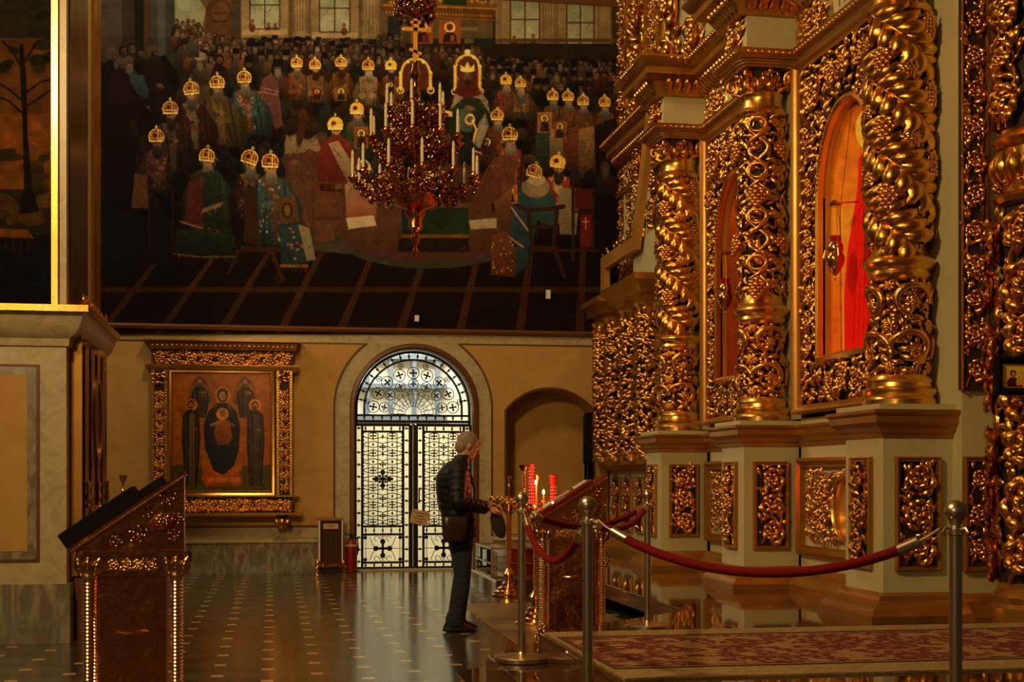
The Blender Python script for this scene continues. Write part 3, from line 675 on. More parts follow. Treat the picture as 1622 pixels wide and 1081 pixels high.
# stepped frame: gilt band stepping up beside the last column
def band(pts,wd,name='stepped_frame'):
    q=MB(); q.sweep([(0,0),(0,.07),(wd*.15,.1),(wd*.8,.07),(wd,.09),(wd,0)],pts,side=1,frame=lambda u,v,h:(4.84-h,u,v)); return build(name,q,'goldpl',sh)
st=[(19.35,4.0),(19.35,4.62),(17.6,4.62),(16.9,6.1)]
band(st,.20)
r=Rel()
for k in range(len(st)-1):
    a,b=Vector(st[k]),Vector(st[k+1]); n=int((b-a).length/.07)
    for i in range(n): p=a+(b-a)*(i+.5)/n; r.leaves([p.x],[p.y],[random.random()*6],[.10],[.07],1,.06,.3)
build('stepped_frame_carving',r.mapped(XF(4.84)),'gold',sh,60)
for (a,b) in ((19.4,19.65),(18.9,19.15),(18.2,18.7),(17.5,17.95)):
    r=Rel(); r.strip(a,b,4.75,6.05,h=.01,fill=2); build('carved_strip',r.mapped(XF(WX)),'gold',sh,60)
for a in (19.22,18.76,18.02): build('gilt_fillet',MB().box(WX-.05,WX,a,a+.06,4.7,6.1),'cream',sh)
r=Rel(); r.field(lambda u,v:True,16.8,19.6,4.05,4.55,.08,h=0,sz=1.6); build('carved_band',r.mapped(XF(WX-.01)),'gold',sh,60)
# ================= right edge: pier strip, big foliage column and small framed icon
t=thing('carved_pilaster_strip','tall narrow golden carved strip on the cream pier left of the big golden column','carved panel',(5.2,9.45,2))
mb=MB(); mb.box(5.10,5.31,9.42,9.46,2.03,9.5); build('backboard',mb,'goldcore',t)
for xx in (5.10,5.298): build('fillet',MB().box(xx,xx+.012,9.40,9.43,2.03,9.5),'goldlac',t)
r=Rel(); r.strip(5.105,5.305,2.05,9.4,mod=.26,h=.005,fill=1.6); build('carved_foliage',r.mapped(YF(9.42)),'gold',t,60)
t=thing('pier_dado','carved gilt panel at the foot of the cream pier beside the big column','panel',(5.3,9.45,.28))
relief_panel('carved_panel',t,5.13,5.385,.66,1.53,frY(9.455),YF(9.455),mod=.28)
mb=MB(); mb.sweep(basep,[(5.13,9.46),(5.9,9.46)],side=-1); build('base_moulding',mb,'goldlac',t)
t=thing('foliage_column','big golden openwork foliage column at the right edge of the picture','column',(5.70,9.15,.28))
cx,cy=5.56,9.10; R=.29
mb=MB(); mb.lathe([(.36,.28),(.36,.42),(.33,.45),(.35,.50),(.30,.56),(.30,.60)],40,(cx,cy,0)); build('base',mb,'goldlac',t)
mb=MB(); mb.lathe([(R-.03,.5),(R-.03,3.35)],32,(cx,cy,0)); mb.lathe([(R-.05,3.7),(R-.05,9.4)],32,(cx,cy,0)); build('core',mb,'goldcore',t)
r=Rel(); Cc=2*pi*R
for k in range(4): r.strip(k*Cc/4+.01,(k+1)*Cc/4-.01,.6,3.35,mod=.42,h=.0,fill=1.5)
build('lower_foliage',r.mapped(cyl_map(cx,cy,R)),'gold',t,60)
r=Rel()
for k in range(5): r.strip(k*Cc/5+.01,(k+1)*Cc/5-.01,3.95,9.3,mod=.34,h=-.01,fill=1.5)
build('upper_foliage',r.mapped(cyl_map(cx,cy,R)),'gold',t,60)
mb=MB(); mb.lathe([(R-.02,3.36),(R+.03,3.38),(R+.045,3.42),(R+.01,3.45),(R-.02,3.47),(R-.02,3.78),(R+.02,3.80),(R+.05,3.84),(R+.02,3.88),(R-.01,3.92)],40,(cx,cy,0)); rg2=build('capital_band',mb,'goldsm',t)
r=Rel(); u=np.arange(16)*Cc/16; r.leaves(u,3.5,pi/2,.26,.10,0,.0,.35); 
for q in u: r.ball(q+.05,3.52,.03,.025)
build('band_leaves',r.mapped(cyl_map(cx,cy,R)),'gold',rg2,60)
# arch of the royal doors
t=thing('royal_door_arch','golden arch moulding springing behind the big column at the upper right','arch',(6.6,9.4,4.5))
mb=MB(); path=[(6.95+1.46*cos(a),4.0+1.9*sin(a)) for a in np.linspace(0,pi,30)]
mb.sweep([(0,0),(0,.08),(.04,.12),(.10,.08),(.14,.10),(.14,0)],path,side=-1,frame=frY(9.44)); build('arch_moulding',mb,'goldsm',t)
# small framed icon
t=thing('framed_icon','small mother and child icon in a wide black frame on the big column','icon',(5.5,8.72,2.0))
y=8.74; p0=PY(1575,626,y); p1=PY(1637,566,y)
mb=MB(); rect_frame(mb,p0.x,p1.x,p0.z,p1.z,[(0,-.02),(0,.03),(.02,.04),(.05,.02),(.05,-.02)],frY(y)); build('frame',mb,'blk',t)
mb=MB(); mb.box(p0.x+.01,p1.x-.01,y+.001,y+.02,p0.z+.01,p1.z-.01); build('backing',mb,'blk',t)
P=Paint(0,0,44,48,2,(188,130,50)); P.rect(0,0,44,48,(196,138,56),1,(170,110,40)); P.poly([(10,46),(9,36),(14,28),(20,26),(28,28),(34,34),(36,46)],(60,18,12),1,(40,12,10)); P.ell(20,19,7,8,(210,150,60)); P.ell(20,19,5.5,7,(56,18,12)); P.ell(20.5,20,3.2,4.4,(150,95,50)); P.ell(30,27,4.5,4.5,(215,160,70)); P.ell(30,27,2.6,3.2,(150,95,50)); P.poly([(25,32),(34,31),(36,42),(26,43)],(190,110,35)); P.rect(0,0,44,1.2,(110,60,18)); P.rect(0,46.8,44,48,(110,60,18)); P.rect(0,0,1.2,48,(110,60,18)); P.rect(42.8,0,44,48,(110,60,18))
sx=(p1.x-p0.x-.1)/44; sz=(p1.z-p0.z-.1)/48
P.surface('icon_painting',lambda x,yy:np.stack([p0.x+.05+x*sx,np.full_like(x,y-.005),p1.z-.05-yy*sz],-1),(2.5,2.5,2.5),'paint',t)
# ================= BACK WALL
YW=19.75
def W(u,v,Y=YW): p=PY(u,v,Y); return p.x,p.z
DX,DR,DS=2.045,.87,2.39      # door centre, radius, spring height
NX0,NX1=3.407,4.735; NZ0,NZ1,NZS=1.06,2.69,2.36
def arch_pts(cx,r,zs,z0,n=28,rz=None): rz=rz or r; return [(cx+r,z0)]+[(cx+r*cos(pi*k/n),zs+rz*sin(pi*k/n)) for k in range(n+1)]+[(cx-r,z0)]
# wall sheet with two arched openings, built as vertical columns of quads
def wall_sheet(x0,x1,z0,z1,openings,Y,name,m,thick=.6,parent=None,label=None):
    xs={x0,x1}
    for (a,b,f) in openings:
        for k in range(33): xs.add(a+(b-a)*(1-cos(pi*k/32))/2)
    xs=sorted(x for x in xs if x0-1e-6<=x<=x1+1e-6); mb=MB()
    for a,b in zip(xs[:-1],xs[1:]):
        m_=(a+b)/2; op=[o for o in openings if o[0]<m_<o[1]]
        if not op: mb.add([(a,Y,z0),(b,Y,z0),(b,Y,z1),(a,Y,z1)],[(0,1,2,3)])
        else:
            lo,ha=op[0][2](a); lo2,hb=op[0][2](b)
            if lo>z0+1e-4: mb.add([(a,Y,z0),(b,Y,z0),(b,Y,lo2),(a,Y,lo)],[(0,1,2,3)])
            mb.add([(a,Y,ha),(b,Y,hb),(b,Y,z1),(a,Y,z1)],[(0,1,2,3)])
            mb.add([(a,Y,ha),(b,Y,hb),(b,Y+thick,hb),(a,Y+thick,ha)],[(0,3,2,1)])
            if lo>z0+1e-4: mb.add([(a,Y,lo),(b,Y,lo2),(b,Y+thick,lo2),(a,Y+thick,lo)],[(0,1,2,3)])
    for (a,b,f) in openings:
        for x in (a,b):
            lo,h=f(x); mb.add([(x,Y,lo),(x,Y+thick,lo),(x,Y+thick,h),(x,Y,h)],[(0,1,2,3)])
    return struct(name,mb,m,parent,0,label)
def door_op(r): return (DX-r,DX+r,lambda x:(0,DS+math.sqrt(max(0,r*r-(x-DX)**2))))
nc=(NX0+NX1)/2; nh=(NX1-NX0)/2; rise=NZ1-NZS; Rn=(nh*nh+rise*rise)/(2*rise)
niche_op=(NX0,NX1,lambda x:(NZ0,NZ1-Rn+math.sqrt(max(0,Rn*Rn-(x-nc)**2))))
wall_sheet(-14,9,0,12,[door_op(DR),niche_op],YW,'wall_back','marble',.62,label='pale marble back wall with an arched doorway and a niche')
# niche inner shell
mb=MB(); mb.box(NX0-.05,NX1+.05,YW+.60,YW+.66,NZ0-.1,NZ1+.1); struct('trim_niche_back',mb,'ochre',label='ochre back of the arched wall niche')
mb=MB(); q=[(NX0+.0,NZ0)]+[(NX1-(NX1-NX0)*k/24,niche_op[2](NX1-(NX1-NX0)*k/24)[1]) for k in range(25)][::-1]+[(NX1,NZ0)]
mb.sweep([(0,-.05),(0,.012),(.03,.012),(.03,-.05)],q,side=1,frame=frY(YW)); struct('trim_niche_edge',mb,'brown')
def lining(a):  # ochre lining of the niche jambs
    m=MB(); pts=q
    for (p,r_) in zip(pts[:-1],pts[1:]): m.add([(p[0],YW+.002,p[1]-.002),(r_[0],YW+.002,r_[1]-.002),(r_[0],YW+.6,r_[1]-.002),(p[0],YW+.6,p[1]-.002)],[(0,1,2,3)])
    m.add([(q[0][0],YW,NZ0+.002),(q[-1][0],YW,NZ0+.002),(q[-1][0],YW+.6,NZ0+.002),(q[0][0],YW+.6,NZ0+.002)],[(0,1,2,3)]); return m
struct('trim_niche_lining',lining(0),'ochre',smooth=0)
# ochre plaster fields with brown outlines
TOPZ=PY(400,541,YW).z; MIDZ=PY(400,836,YW).z; 
XL0=PY(155,700,YW).x; XR1=PY(962,700,YW).x
RO=1.16   # outer radius of the marble ring
def field_poly(x0,x1,side):
    # boundary polygon in (x,z): with concave arc towards the door ring
    pts=[]; zc=DS; a_top=math.asin(min(1,(TOPZ-zc)/RO))
    arc=[(DX+side*RO*cos(t),zc+RO*sin(t)) for t in np.linspace(0,a_top,14)]
    if side<0: return [(x0,MIDZ),(x0,TOPZ)]+[(p[0],p[1]) for p in arc[::-1]]+[(DX-RO,MIDZ)]
    return [(x1,MIDZ-.12),(DX+RO,MIDZ-.12)]+arc+[(x1,TOPZ)]
fl=field_poly(XL0,0,-1); frr=field_poly(0,XR1,1)
def outline(poly,name,side):
    mb=MB(); mb.sweep([(0,-.01),(0,.012),(.028,.012),(.028,-.01)],poly,closed=True,side=side,frame=frY(YW)); struct(name,mb,'brown')
outline(fl,'trim_1',-1); outline(frr,'trim_2',1)
def fan(poly,Y,holes=None):
    mb=MB(); mb.add([(p[0],Y,p[1]) for p in poly],[list(range(len(poly)))]); return mb
struct('wall_panel_left',fan(fl,YW-.008),'ochre',smooth=0,label='ochre plaster field of the back wall around the gilt framed icon')['kind']='structure'
# right field as column strips to leave the niche open
mb=MB(); xs=sorted(set(list(np.linspace(DX+RO*cos(math.asin((TOPZ-DS)/RO)),DX+RO,14))+list(np.linspace(NX0,NX1,33))+[XR1]))
def rb(x): 
    d=x-DX
    return MIDZ-.12 if d>=RO else DS+math.sqrt(max(0,RO*RO-d*d))
for a,b in zip(xs[:-1],xs[1:]):
    m_=(a+b)/2
    if NX0<m_<NX1:
        ha,hb=niche_op[2](a)[1],niche_op[2](b)[1]; mb.add([(a,YW-.008,rb(a)),(b,YW-.008,rb(b)),(b,YW-.008,NZ0),(a,YW-.008,NZ0)],[(0,1,2,3)]); mb.add([(a,YW-.008,ha),(b,YW-.008,hb),(b,YW-.008,TOPZ),(a,YW-.008,TOPZ)],[(0,1,2,3)])
    else: mb.add([(a,YW-.008,rb(a) if a<DX+RO-1e-6 else (rb(a) if b<=DX+RO+1e-6 else MIDZ-.12)),(b,YW-.008,rb(b) if b<DX+RO-1e-6 else MIDZ-.12 if a>=DX+RO-1e-6 else DS),(b,YW-.008,TOPZ),(a,YW-.008,TOPZ)],[(0,1,2,3)])
struct('wall_panel_right',mb,'ochre',smooth=0,label='ochre plaster field of the back wall between the arched door and the golden screen')['kind']='structure'
# door surround mouldings
mb=MB(); mb.sweep([(0,-.05),(0,.02),(.02,.04),(.06,.035),(.08,.015),(.08,-.01)],arch_pts(DX,DR,DS,0),side=-1,frame=frY(YW)); struct('trim_door_surround',mb,'brown',label='brown moulding framing the arched doorway')
# mid band and dado
for k,(a,b) in enumerate(((XL0-.6,DX-RO+.02),)):
    struct('baseboard_back',MB().box(a,b,YW-.05,YW,0,PY(400,858,YW).z),'marbled',label='grey veined marble dado below the gilt framed icon')
    mb=MB(); z=PY(400,858,YW).z; mb.sweep([(0,z-.02),(.07,z-.02),(.07,z+.01),(.05,z+.03),(.06,z+.05),(0,z+.06)],[(b,YW),(a,YW)],side=1); struct('trim_dado_cap',mb,'marble')
struct('baseboard_back_right',MB().box(DX+RO,5.13,YW-.05,YW,0,.46),'marbled'); mb=MB(); mb.sweep([(0,.44),(.07,.44),(.07,.47),(.05,.49),(.06,.51),(0,.52)],[(5.13,YW),(DX+RO,YW)],side=1); struct('trim_dado_cap_right',mb,'marble')
# ================= MURAL
exec_mural=True
MX0,MX1=-2.54,5.30; MZ0=3.55
P=Paint(140,-60,1003,530,1.0,(16,10,5))
P.rect(140,-60,1003,110,(74,58,36),1,(82,64,40)); P.rect(140,-60,1003,20,(62,48,30),.6)
# left dark interior + columns
P.rect(140,-60,330,420,(18,13,8)); P.rect(158,-60,194,100,(62,52,42),1,(50,40,32)); P.rect(194,-60,214,120,(40,32,22)); P.rect(214,-60,228,110,(20,17,12)); P.rect(228,-60,238,110,(56,40,18))
P.rect(238,-60,277,170,(46,52,52),1,(36,34,30)); P.rect(250,-60,262,170,(72,76,74),.45); P.rect(140,-60,157,420,(22,22,18)); P.rect(148,-60,153,420,(36,38,32),.6)
P.rect(277,-60,330,60,(96,108,96),1,(112,116,92)); P.ell(300,5,20,14,(120,128,112),.2,.5); P.poly([(318,-60),(420,-60),(420,62),(320,50),(326,16),(316,0)],(78,60,36)); P.rect(326,10,368,60,(70,42,20)); P.ell(348,18,21,20,(64,38,18)); P.ell(349,20,14,16,(84,52,26)); P.line([(334,35),(358,34)],1.4,(20,12,6)); P.line([(338,22),(358,22)],1.2,(20,12,6)); P.rect(366,-60,382,62,(50,42,32))
def win(x0,x1,y1,ppl=()):
    P.rect(x0-14,-60,x1+14,y1+13,(112,96,66)); P.rect(x0-12,y1,x1+12,y1+9,(138,120,84)); P.rect(x0,-60,x1,y1,(84,104,96),1,(128,140,118))
    for (px,h) in ppl: P.ell(px,y1-h-2,3,4,(100,62,38)); P.ell(px,y1-1,5,h*.7,(86,40,24))
    P.rect(x0-1,-60,x0+1,y1,(52,28,16)); P.rect(x1-1,-60,x1+1,y1,(52,28,16)); P.rect((x0+x1)/2-1,-60,(x0+x1)/2+1,y1,(52,28,16)); P.rect(x0,y1-1,x1,y1+1,(52,28,16)); yy=y1-39; P.rect(x0,yy,x1,yy+2,(52,28,16))
    P.rect(x0+3,y1+10,x1-3,y1+12,(88,72,46))
def pil(x0,x1,y1):
    P.rect(x0-4,-60,x1+4,y1+6,(94,78,52)); P.rect(x0,-60,x1,y1,(118,102,72))
    for k in range(4): P.rect(x0+2+k*(x1-x0)/4,-60,x0+3.4+k*(x1-x0)/4,y1-3,(78,64,44))
    P.rect(x0-5,y1,x1+5,y1+5,(108,92,64)); P.rect(x0-7,y1+5,x1+7,y1+8,(80,62,40))
win(396,443,47,((400,10),(425,5),(436,4))); pil(468,486,54); win(506,554,52,((545,9),)); pil(577,598,58); win(808,854,70,((814,7),(844,10))); pil(779,790,70); pil(862,878,72); win(897,940,75); pil(950,966,76)
P.rect(968,-60,1003,110,(52,38,20))
P.rect(400,62,990,68,(66,50,32)); P.rect(780,88,990,92,(84,62,40))
# canopy
P.rect(614,26,784,98,(24,26,20)); P.poly([(614,28),(640,28),(634,98),(622,98)],(22,36,40),1,(14,24,26)); P.poly([(756,44),(782,30),(776,98),(758,98)],(20,40,48),1,(12,26,30))
P.rect(634,30,780,62,(70,58,38)); P.rect(700,44,756,50,(100,88,60)); P.rect(640,50,654,98,(54,50,38)); P.rect(735,60,750,98,(60,54,40)); P.ell(742,68,8,5,(80,74,54))
P.poly([(606,8),(788,8),(782,32),(612,26)],(88,54,12),1,(70,40,10)); P.line([(606,9),(788,15)],2.6,(150,96,22)); P.line([(612,24),(782,33)],2,(118,74,18))
for k in range(34): P.ell(612+k*5,20+k*.2,1.6,2.4,(138,88,22))
P.poly([(606,8),(640,-8),(640,-30),(760,-30),(752,-6),(790,12)],(96,62,16)); P.poly([(700,-40),(738,-40),(738,10),(700,8)],(22,40,22))
for k in range(70): P.ell(612+random.random()*170,-12+random.random()*18,2.2,1.6,(166,112,32),random.random()*3)
P.poly([(700,-40),(738,-40),(738,9),(700,7)],(24,42,24))
for x in (668,712):
    P.rect(x-17,33,x+17,72,(150,70,18)); P.rect(x-16,34,x+16,71,(120,52,14),.5); P.ell(x,44,8.5,8.5,(232,184,96)); P.ell(x,44,6,6,(120,60,18)); P.ell(x,44,3.4,5,(70,40,24)); P.poly([(x-11,68),(x-9,57),(x-3,52),(x+4,52),(x+10,57),(x+11,68)],(34,24,22)); P.rect(x+1,57,x+7,66,(150,60,34) if x>690 else (110,28,26))
P.ell(678,48,4,4,(232,184,96)); P.ell(678,48,2.2,2.6,(90,50,28))
# floor and dais
P.rect(140,380,1003,530,(14,8,4),1,(20,9,4))
for k in range(-2,12):
    x=150+k*95; P.poly([(x,530),(x+14,530),(x+130-k*14,380),(x+122-k*14,380)],(58,31,10),.75)
for y,h in ((455,9),(395,5)): P.rect(140,y,1003,y+h,(54,28,9),.7)
P.poly([(435,380),(435,215),(560,205),(800,215),(830,300),(800,400),(700,410),(560,392)],(64,40,28),1,(46,25,17)); 
P.poly([(440,215),(500,215),(510,240),(450,245)],(104,86,62)); P.poly([(452,245),(520,240),(560,380),(500,384),(470,330)],(64,36,26),1,(78,43,30))
P.ell(680,370,150,52,(60,34,25)); P.ell(680,374,150,52,(40,42,32),0,1,1,None,9); P.ell(680,366,146,50,(72,42,30),0,1,1,(58,32,23)); P.poly([(490,384),(545,384),(560,396),(552,404),(495,396)],(46,44,34))
P.rect(636,330,742,372,(16,30,22)); P.rect(636,372,742,378,(96,52,20)); P.poly([(672,350),(700,366),(724,336),(742,330),(742,372),(680,372)],(22,44,26),.8); P.rect(630,378,742,400,(24,14,9)); P.ell(735,395,10,6,(34,20,12))
# ---- crowd
def head(x,y,s,robe,skin=(92,62,42),hair=(26,20,16),beard=None,hat=None,prof=0):
    P.poly([(x-s*2.0,y+s*5),(x-s*1.7,y+s*1.7),(x-s*.6,y+s*.9),(x+s*.6,y+s*.9),(x+s*1.7,y+s*1.7),(x+s*2.0,y+s*5)],robe,1,tuple(c*.6 for c in robe))
    P.ell(x,y-s*.25,s*1.0,s*1.25,hair); P.ell(x+prof*s*.25,y,s*.72,s*1.0,skin,0,1,1,tuple(c*.7 for c in skin))
    if beard: P.ell(x+prof*s*.2,y+s*1.0,s*.68,s*1.05,beard,0,1,1,tuple(c*.65 for c in beard))
    P.ell(x-s*.28+prof*s*.3,y-s*.12,s*.16,s*.12,(30,18,12)); P.ell(x+s*.32+prof*s*.3,y-s*.12,s*.16,s*.12,(30,18,12)); P.ell(x+prof*s*.4,y+s*.25,s*.12,s*.25,tuple(min(255,c*1.25) for c in skin))
    if hat=='k': P.poly([(x-s,y-s*.4),(x-s*.95,y-s*1.9),(x+s*.95,y-s*1.9),(x+s,y-s*.4)],(14,12,12)); P.poly([(x-s*1.2,y+s*2),(x-s,y-s),(x-s*.6,y+s*1.4)],(14,12,12))
robes=[(74,52,30),(52,54,48),(96,50,20),(40,36,32),(62,28,20),(28,26,24),(88,66,40),(48,40,44),(34,44,42)]
skins=[(92,64,44),(78,52,36),(104,74,50),(70,46,34)]; beards=[None,(40,32,26),(88,80,68),(62,56,48),None,(110,102,86)]
random.seed(5)
def row(x0,x1,y0,y1,dx,s,pk=.3,dark=1.0):
    x=x0
    while x<x1:
        y=y0+(y1-y0)*(x-x0)/(x1-x0)+random.uniform(-3,3); rr=random.choice(robes); d=dark*random.uniform(.8,1.1)
        b=random.choice(beards); d*=1.12; head(x,y,s*random.uniform(.9,1.12),tuple(c*d*.9 for c in rr),tuple(c*d for c in random.choice(skins)),tuple(c*d for c in random.choice([(26,20,16),(60,54,46),(20,16,14),(44,32,20)])),tuple(c*d for c in b) if b else None,'k' if random.random()<pk else None,random.choice((-1,0,1)))
        x+=dx*random.uniform(.85,1.15)
P.rect(277,70,990,210,(30,24,17))
for y,s in ((36,4),(44,4),(54,4.4)): row(280,320 if y<50 else 345,y,y+4,9,s,0)
row(300,400,62,70,9,4.6,0); row(400,620,68,72,9,4.4,.5); row(285,420,76,80,11,5,0); row(395,640,76,80,11,5,.5,.95); row(300,640,90,96,13,5.8,.3)
row(655,760,78,80,11,4.6,0,1.0); row(690,770,94,96,12,5,0,1.05)
row(775,985,96,104,9,4.4,.6,.95); row(780,985,106,112,11,5,.6,.95); row(780,985,120,124,13,5.6,.6,.9); row(850,985,138,142,14,6,.6,.9); row(640,700,112,130,12,5,.2,1.0)
for i in range(4): row(600,640,60+i*12,60+i*12,9,4.4,.1,.9)
for k in range(12): P.line([(584+k*4.5,74),(583+k*4.5,36+random.uniform(-5,6))],.8,(40,30,20),.7)
# left standing group in shade
P.poly([(158,420),(160,130),(172,96),(200,90),(230,96),(262,88),(284,120),(290,420)],(16,10,7))
for (x,y,s,rb_,bd) in ((178,88,8.5,(20,14,10),None),(196,84,7.5,(30,16,10),(40,30,22)),(208,80,7.5,(36,30,24),None),(222,88,7,(24,12,8),(34,22,16)),(243,84,9,(34,18,9),(34,24,16)),(204,102,8.5,(26,44,50),(92,84,70)),(190,105,9,(26,10,8),(24,14,10))): head(x,y,s,rb_,(74,52,38),(60,54,46) if s>8 else (24,16,12),bd,None,1)
P.poly([(205,118),(228,120),(236,150),(232,166),(212,150)],(32,54,62),1,(22,36,42)); P.poly([(166,330),(170,140),(184,118),(200,122),(218,150),(240,162),(234,186),(214,200),(212,340)],(26,8,8),1,(12,6,5)); P.ell(240,172,8,3,(96,62,42),.2)
P.poly([(236,104),(262,110),(280,150),(282,330),(240,330)],(24,14,8),1,(8,5,3)); P.ell(254,137,7,3.5,(84,54,38),.4)
# figures near
for (xa,ya,xb,yb,n_,d_) in ((285,140,445,260,120,.8),(215,200,440,330,150,.5),(440,110,640,215,120,.85),(760,140,985,300,200,.75),(560,180,700,300,70,.8),(640,110,720,180,40,.7)):
    for k in range(n_):
        c=random.choice(robes+[(92,40,22),(110,80,44),(30,50,56),(80,30,24)]); d_2=d_*random.uniform(.5,1.0); P.ell(random.uniform(xa,xb),random.uniform(ya,yb),random.uniform(5,13),random.uniform(8,22),tuple(v*d_2 for v in c),random.uniform(-.5,.5),.9,2,tuple(v*d_2*.4 for v in c))
P.poly([(292,200),(300,120),(312,108),(330,112),(336,200)],(56,44,28)); head(322,84,0.1,(1,1,1)); head(317,100,7,(54,44,28),(84,60,42),(40,30,20),(92,84,70)); P.ell(317,90,10,7,(112,102,84)); head(348,98,7,(40,16,14),(92,60,40),(22,16,12),(24,18,14)); head(395,104,8,(20,14,12),(80,54,38),(12,10,8),(22,18,14),'k')
head(304,62,6,(52,54,38),(84,60,40)); head(440,110,8,(70,40,44),(84,62,46),(14,12,12),(100,92,78),'k'); P.poly([(412,160),(416,126),(430,116),(440,130),(448,200),(436,205)],(88,48,52),1,(70,34,38)); P.line([(414,140),(440,146)],1.3,(150,120,96)); P.line([(413,146),(440,152)],1,(150,120,96))
G1,G2=(228,168,70),(250,200,104)
def crown(x,y,s,rot=0,solid=False):
    ca,sa=cos(rot),sin(rot); T=lambda pts:[(x+a*s*ca-b*s*sa,y+a*s*sa+b*s*ca) for a,b in pts]
    dome=[(-.95,.75),(-1.08,.1),(-.9,-.5),(-.45,-.85),(0,-.95),(.45,-.85),(.9,-.5),(1.08,.1),(.95,.75)]
    P.poly(T(dome),G1 if solid else (84,34,18)); 
    for k in range(8): a,b=T(dome)[k],T(dome)[k+1]; P.line([a,b],1.7,G1)
    P.line(T([(-.95,.75),(.95,.75)]),2.6,G2); P.line(T([(-1.0,.35),(1.0,.35)]),1.3,G1); P.line(T([(.25,-.9),(.3,.7)]),1.6,G1); P.line(T([(.55,-.8),(.7,.7)]),1.2,G1)
    c=T([(-.25,-.1)])[0]; P.ell(c[0],c[1],s*.42,s*.38,(70,26,16)); P.ell(c[0],c[1],s*.46,s*.44,G1,0,.8,1,None,1.1)
    P.line(T([(0,-.95),(0,-1.5)]),1.3,G2); P.line(T([(-.22,-1.28),(.22,-1.28)]),1.1,G2)
def bishop(x,y,s,body,stole,lean=0,beard=(74,68,58),crossc=(96,30,16),h=7.5,solid=False,crot=0,dk=1.0,pat=None):
    D=lambda c:tuple(v*(dk*.75+.25)*1.12 for v in c)
    P.poly([(x-s*1.6,y+s*2.2),(x+s*1.6,y+s*2.2),(x+s*2.9+lean,y+s*4.8),(x+s*3.1+lean*1.4,y+s*6.2),(x+s*2.6+lean*1.6,y+s*h*1.04),(x-s*2.3+lean*.4,y+s*h*1.02),(x-s*2.9,y+s*5.4)],D(tuple(c*.8 for c in body)),1,D(tuple(c*.35 for c in body)))
    P.poly([(x-s*1.7+lean*.4,y+s*h),(x-s*2.0,y+s*4.6),(x-s*1.75,y+s*2.8),(x-s*.8,y+s*1.9),(x+s*.8,y+s*1.9),(x+s*1.8,y+s*2.8),(x+s*2.1+lean,y+s*4.4),(x+s*2.0+lean*1.5,y+s*h)],D(body),1,D(tuple(c*.5 for c in body)))
    P.poly([(x-s*1.3,y+s*2.3),(x-s*.3,y+s*2.0),(x+s*.9,y+s*4.0),(x+s*.7+lean*.6,y+s*h*.98),(x-s*.2+lean*.6,y+s*h*.98),(x-s*.1,y+s*4.4)],D(stole),1,D(tuple(c*.55 for c in stole)))
    P.poly([(x+s*1.3,y+s*2.3),(x+s*.3,y+s*2.0),(x-s*.8,y+s*3.8),(x-s*.1,y+s*4.6)],D(tuple(c*.85 for c in stole)))
    for (a,b) in ((-.75,2.9),(.7,2.9),(.25,5.6)):
        cx,cy=x+a*s+lean*.3*(b>5),y+b*s; P.line([(cx-s*.3,cy),(cx+s*.3,cy)],1.5,D(crossc)); P.line([(cx,cy-s*.4),(cx,cy+s*.4)],1.5,D(crossc))
    if pat:
        for k in range(int(s*3.2)): P.ell(x+random.uniform(-1.6,1.8)*s,y+random.uniform(2.6,h-.4)*s,s*.14,s*.18,D(random.choice(pat)),0,.75)
    P.line([(x-s*1.9,y+s*4.3),(x-s*.4,y+s*5.0),(x+s*.6,y+s*4.8)],s*.45,D(tuple(c*.8 for c in body))); P.ell(x+s*.8,y+s*4.7,s*.42,s*.3,D((110,74,50)))
    for (p_,q_) in (((x-s*1.75,y+s*2.8),(x-s*1.7,y+s*h)),((x+s*1.8,y+s*2.8),(x+s*2.0+lean,y+s*h)),((x-s*.5,y+s*4.8),(x-s*.9,y+s*h)),((x+s*1.2,y+s*5),(x+s*1.3+lean,y+s*h))): P.line([p_,q_],s*.22,(12,8,5),.6)
    for kx in (-.95,.85): P.ell(x+kx*s+lean*.4,y+s*5.7,s*.75,s*.55,D(tuple(min(255,c*1.25) for c in body)),0,.55)
    P.ell(x,y+s*1.0,s*.9,s*1.05,D(tuple(c*.55 for c in beard))); P.ell(x+s*.12,y+s*1.15,s*.66,s*.88,D((124,84,56)),0,1,1,D((96,62,42))); P.ell(x+s*.15,y+s*2.15,s*.74,s*1.2,D(tuple(min(255,c*1.3) for c in beard)),.05,1,1,D(tuple(c*.6 for c in beard))); P.ell(x+s*.3,y+s*1.25,s*.11,s*.3,D((150,104,72)))
    P.ell(x+s*.12,y+s*1.0,s*.56,s*.55,D((140,92,60))); P.line([(x-s*.3,y+s*.85),(x+s*.5,y+s*.85)],1.1,(50,30,18),.8); P.ell(x-s*.12,y+s*1.0,s*.13,s*.11,(24,14,10)); P.ell(x+s*.38,y+s*1.0,s*.13,s*.11,(24,14,10)); P.line([(x-s*.2,y+s*2.0),(x-s*.1,y+s*3.1)],1.1,(40,34,28),.6); P.line([(x+s*.45,y+s*2.0),(x+s*.3,y+s*3.1)],1.1,(40,34,28),.6)
    crown(x,y,s,crot,solid)
pA=[(130,40,26),(150,110,60),(60,80,60),(140,60,34)]
O=(92,44,16);R=(78,22,16);T=(34,60,64);Wt=(112,94,66);Gn=(24,40,28);Go=(104,70,28)
bishop(470,100,8,O,(92,62,34),0,(70,66,60)); bishop(499,103,8,(94,66,38),Go,2,(40,28,20)); bishop(540,99,8,(100,56,20),(70,40,16),0,(40,28,20)); bishop(583,104,8.5,Wt,(126,108,80),-3,(104,98,86)); bishop(619,104,8,(84,40,20),Wt,0,(36,28,22),solid=True); bishop(801,127,8,(96,42,26),O,0,(92,86,76),solid=True); bishop(824,132,7.5,(90,66,34),(40,60,70),3,(104,98,84)); 
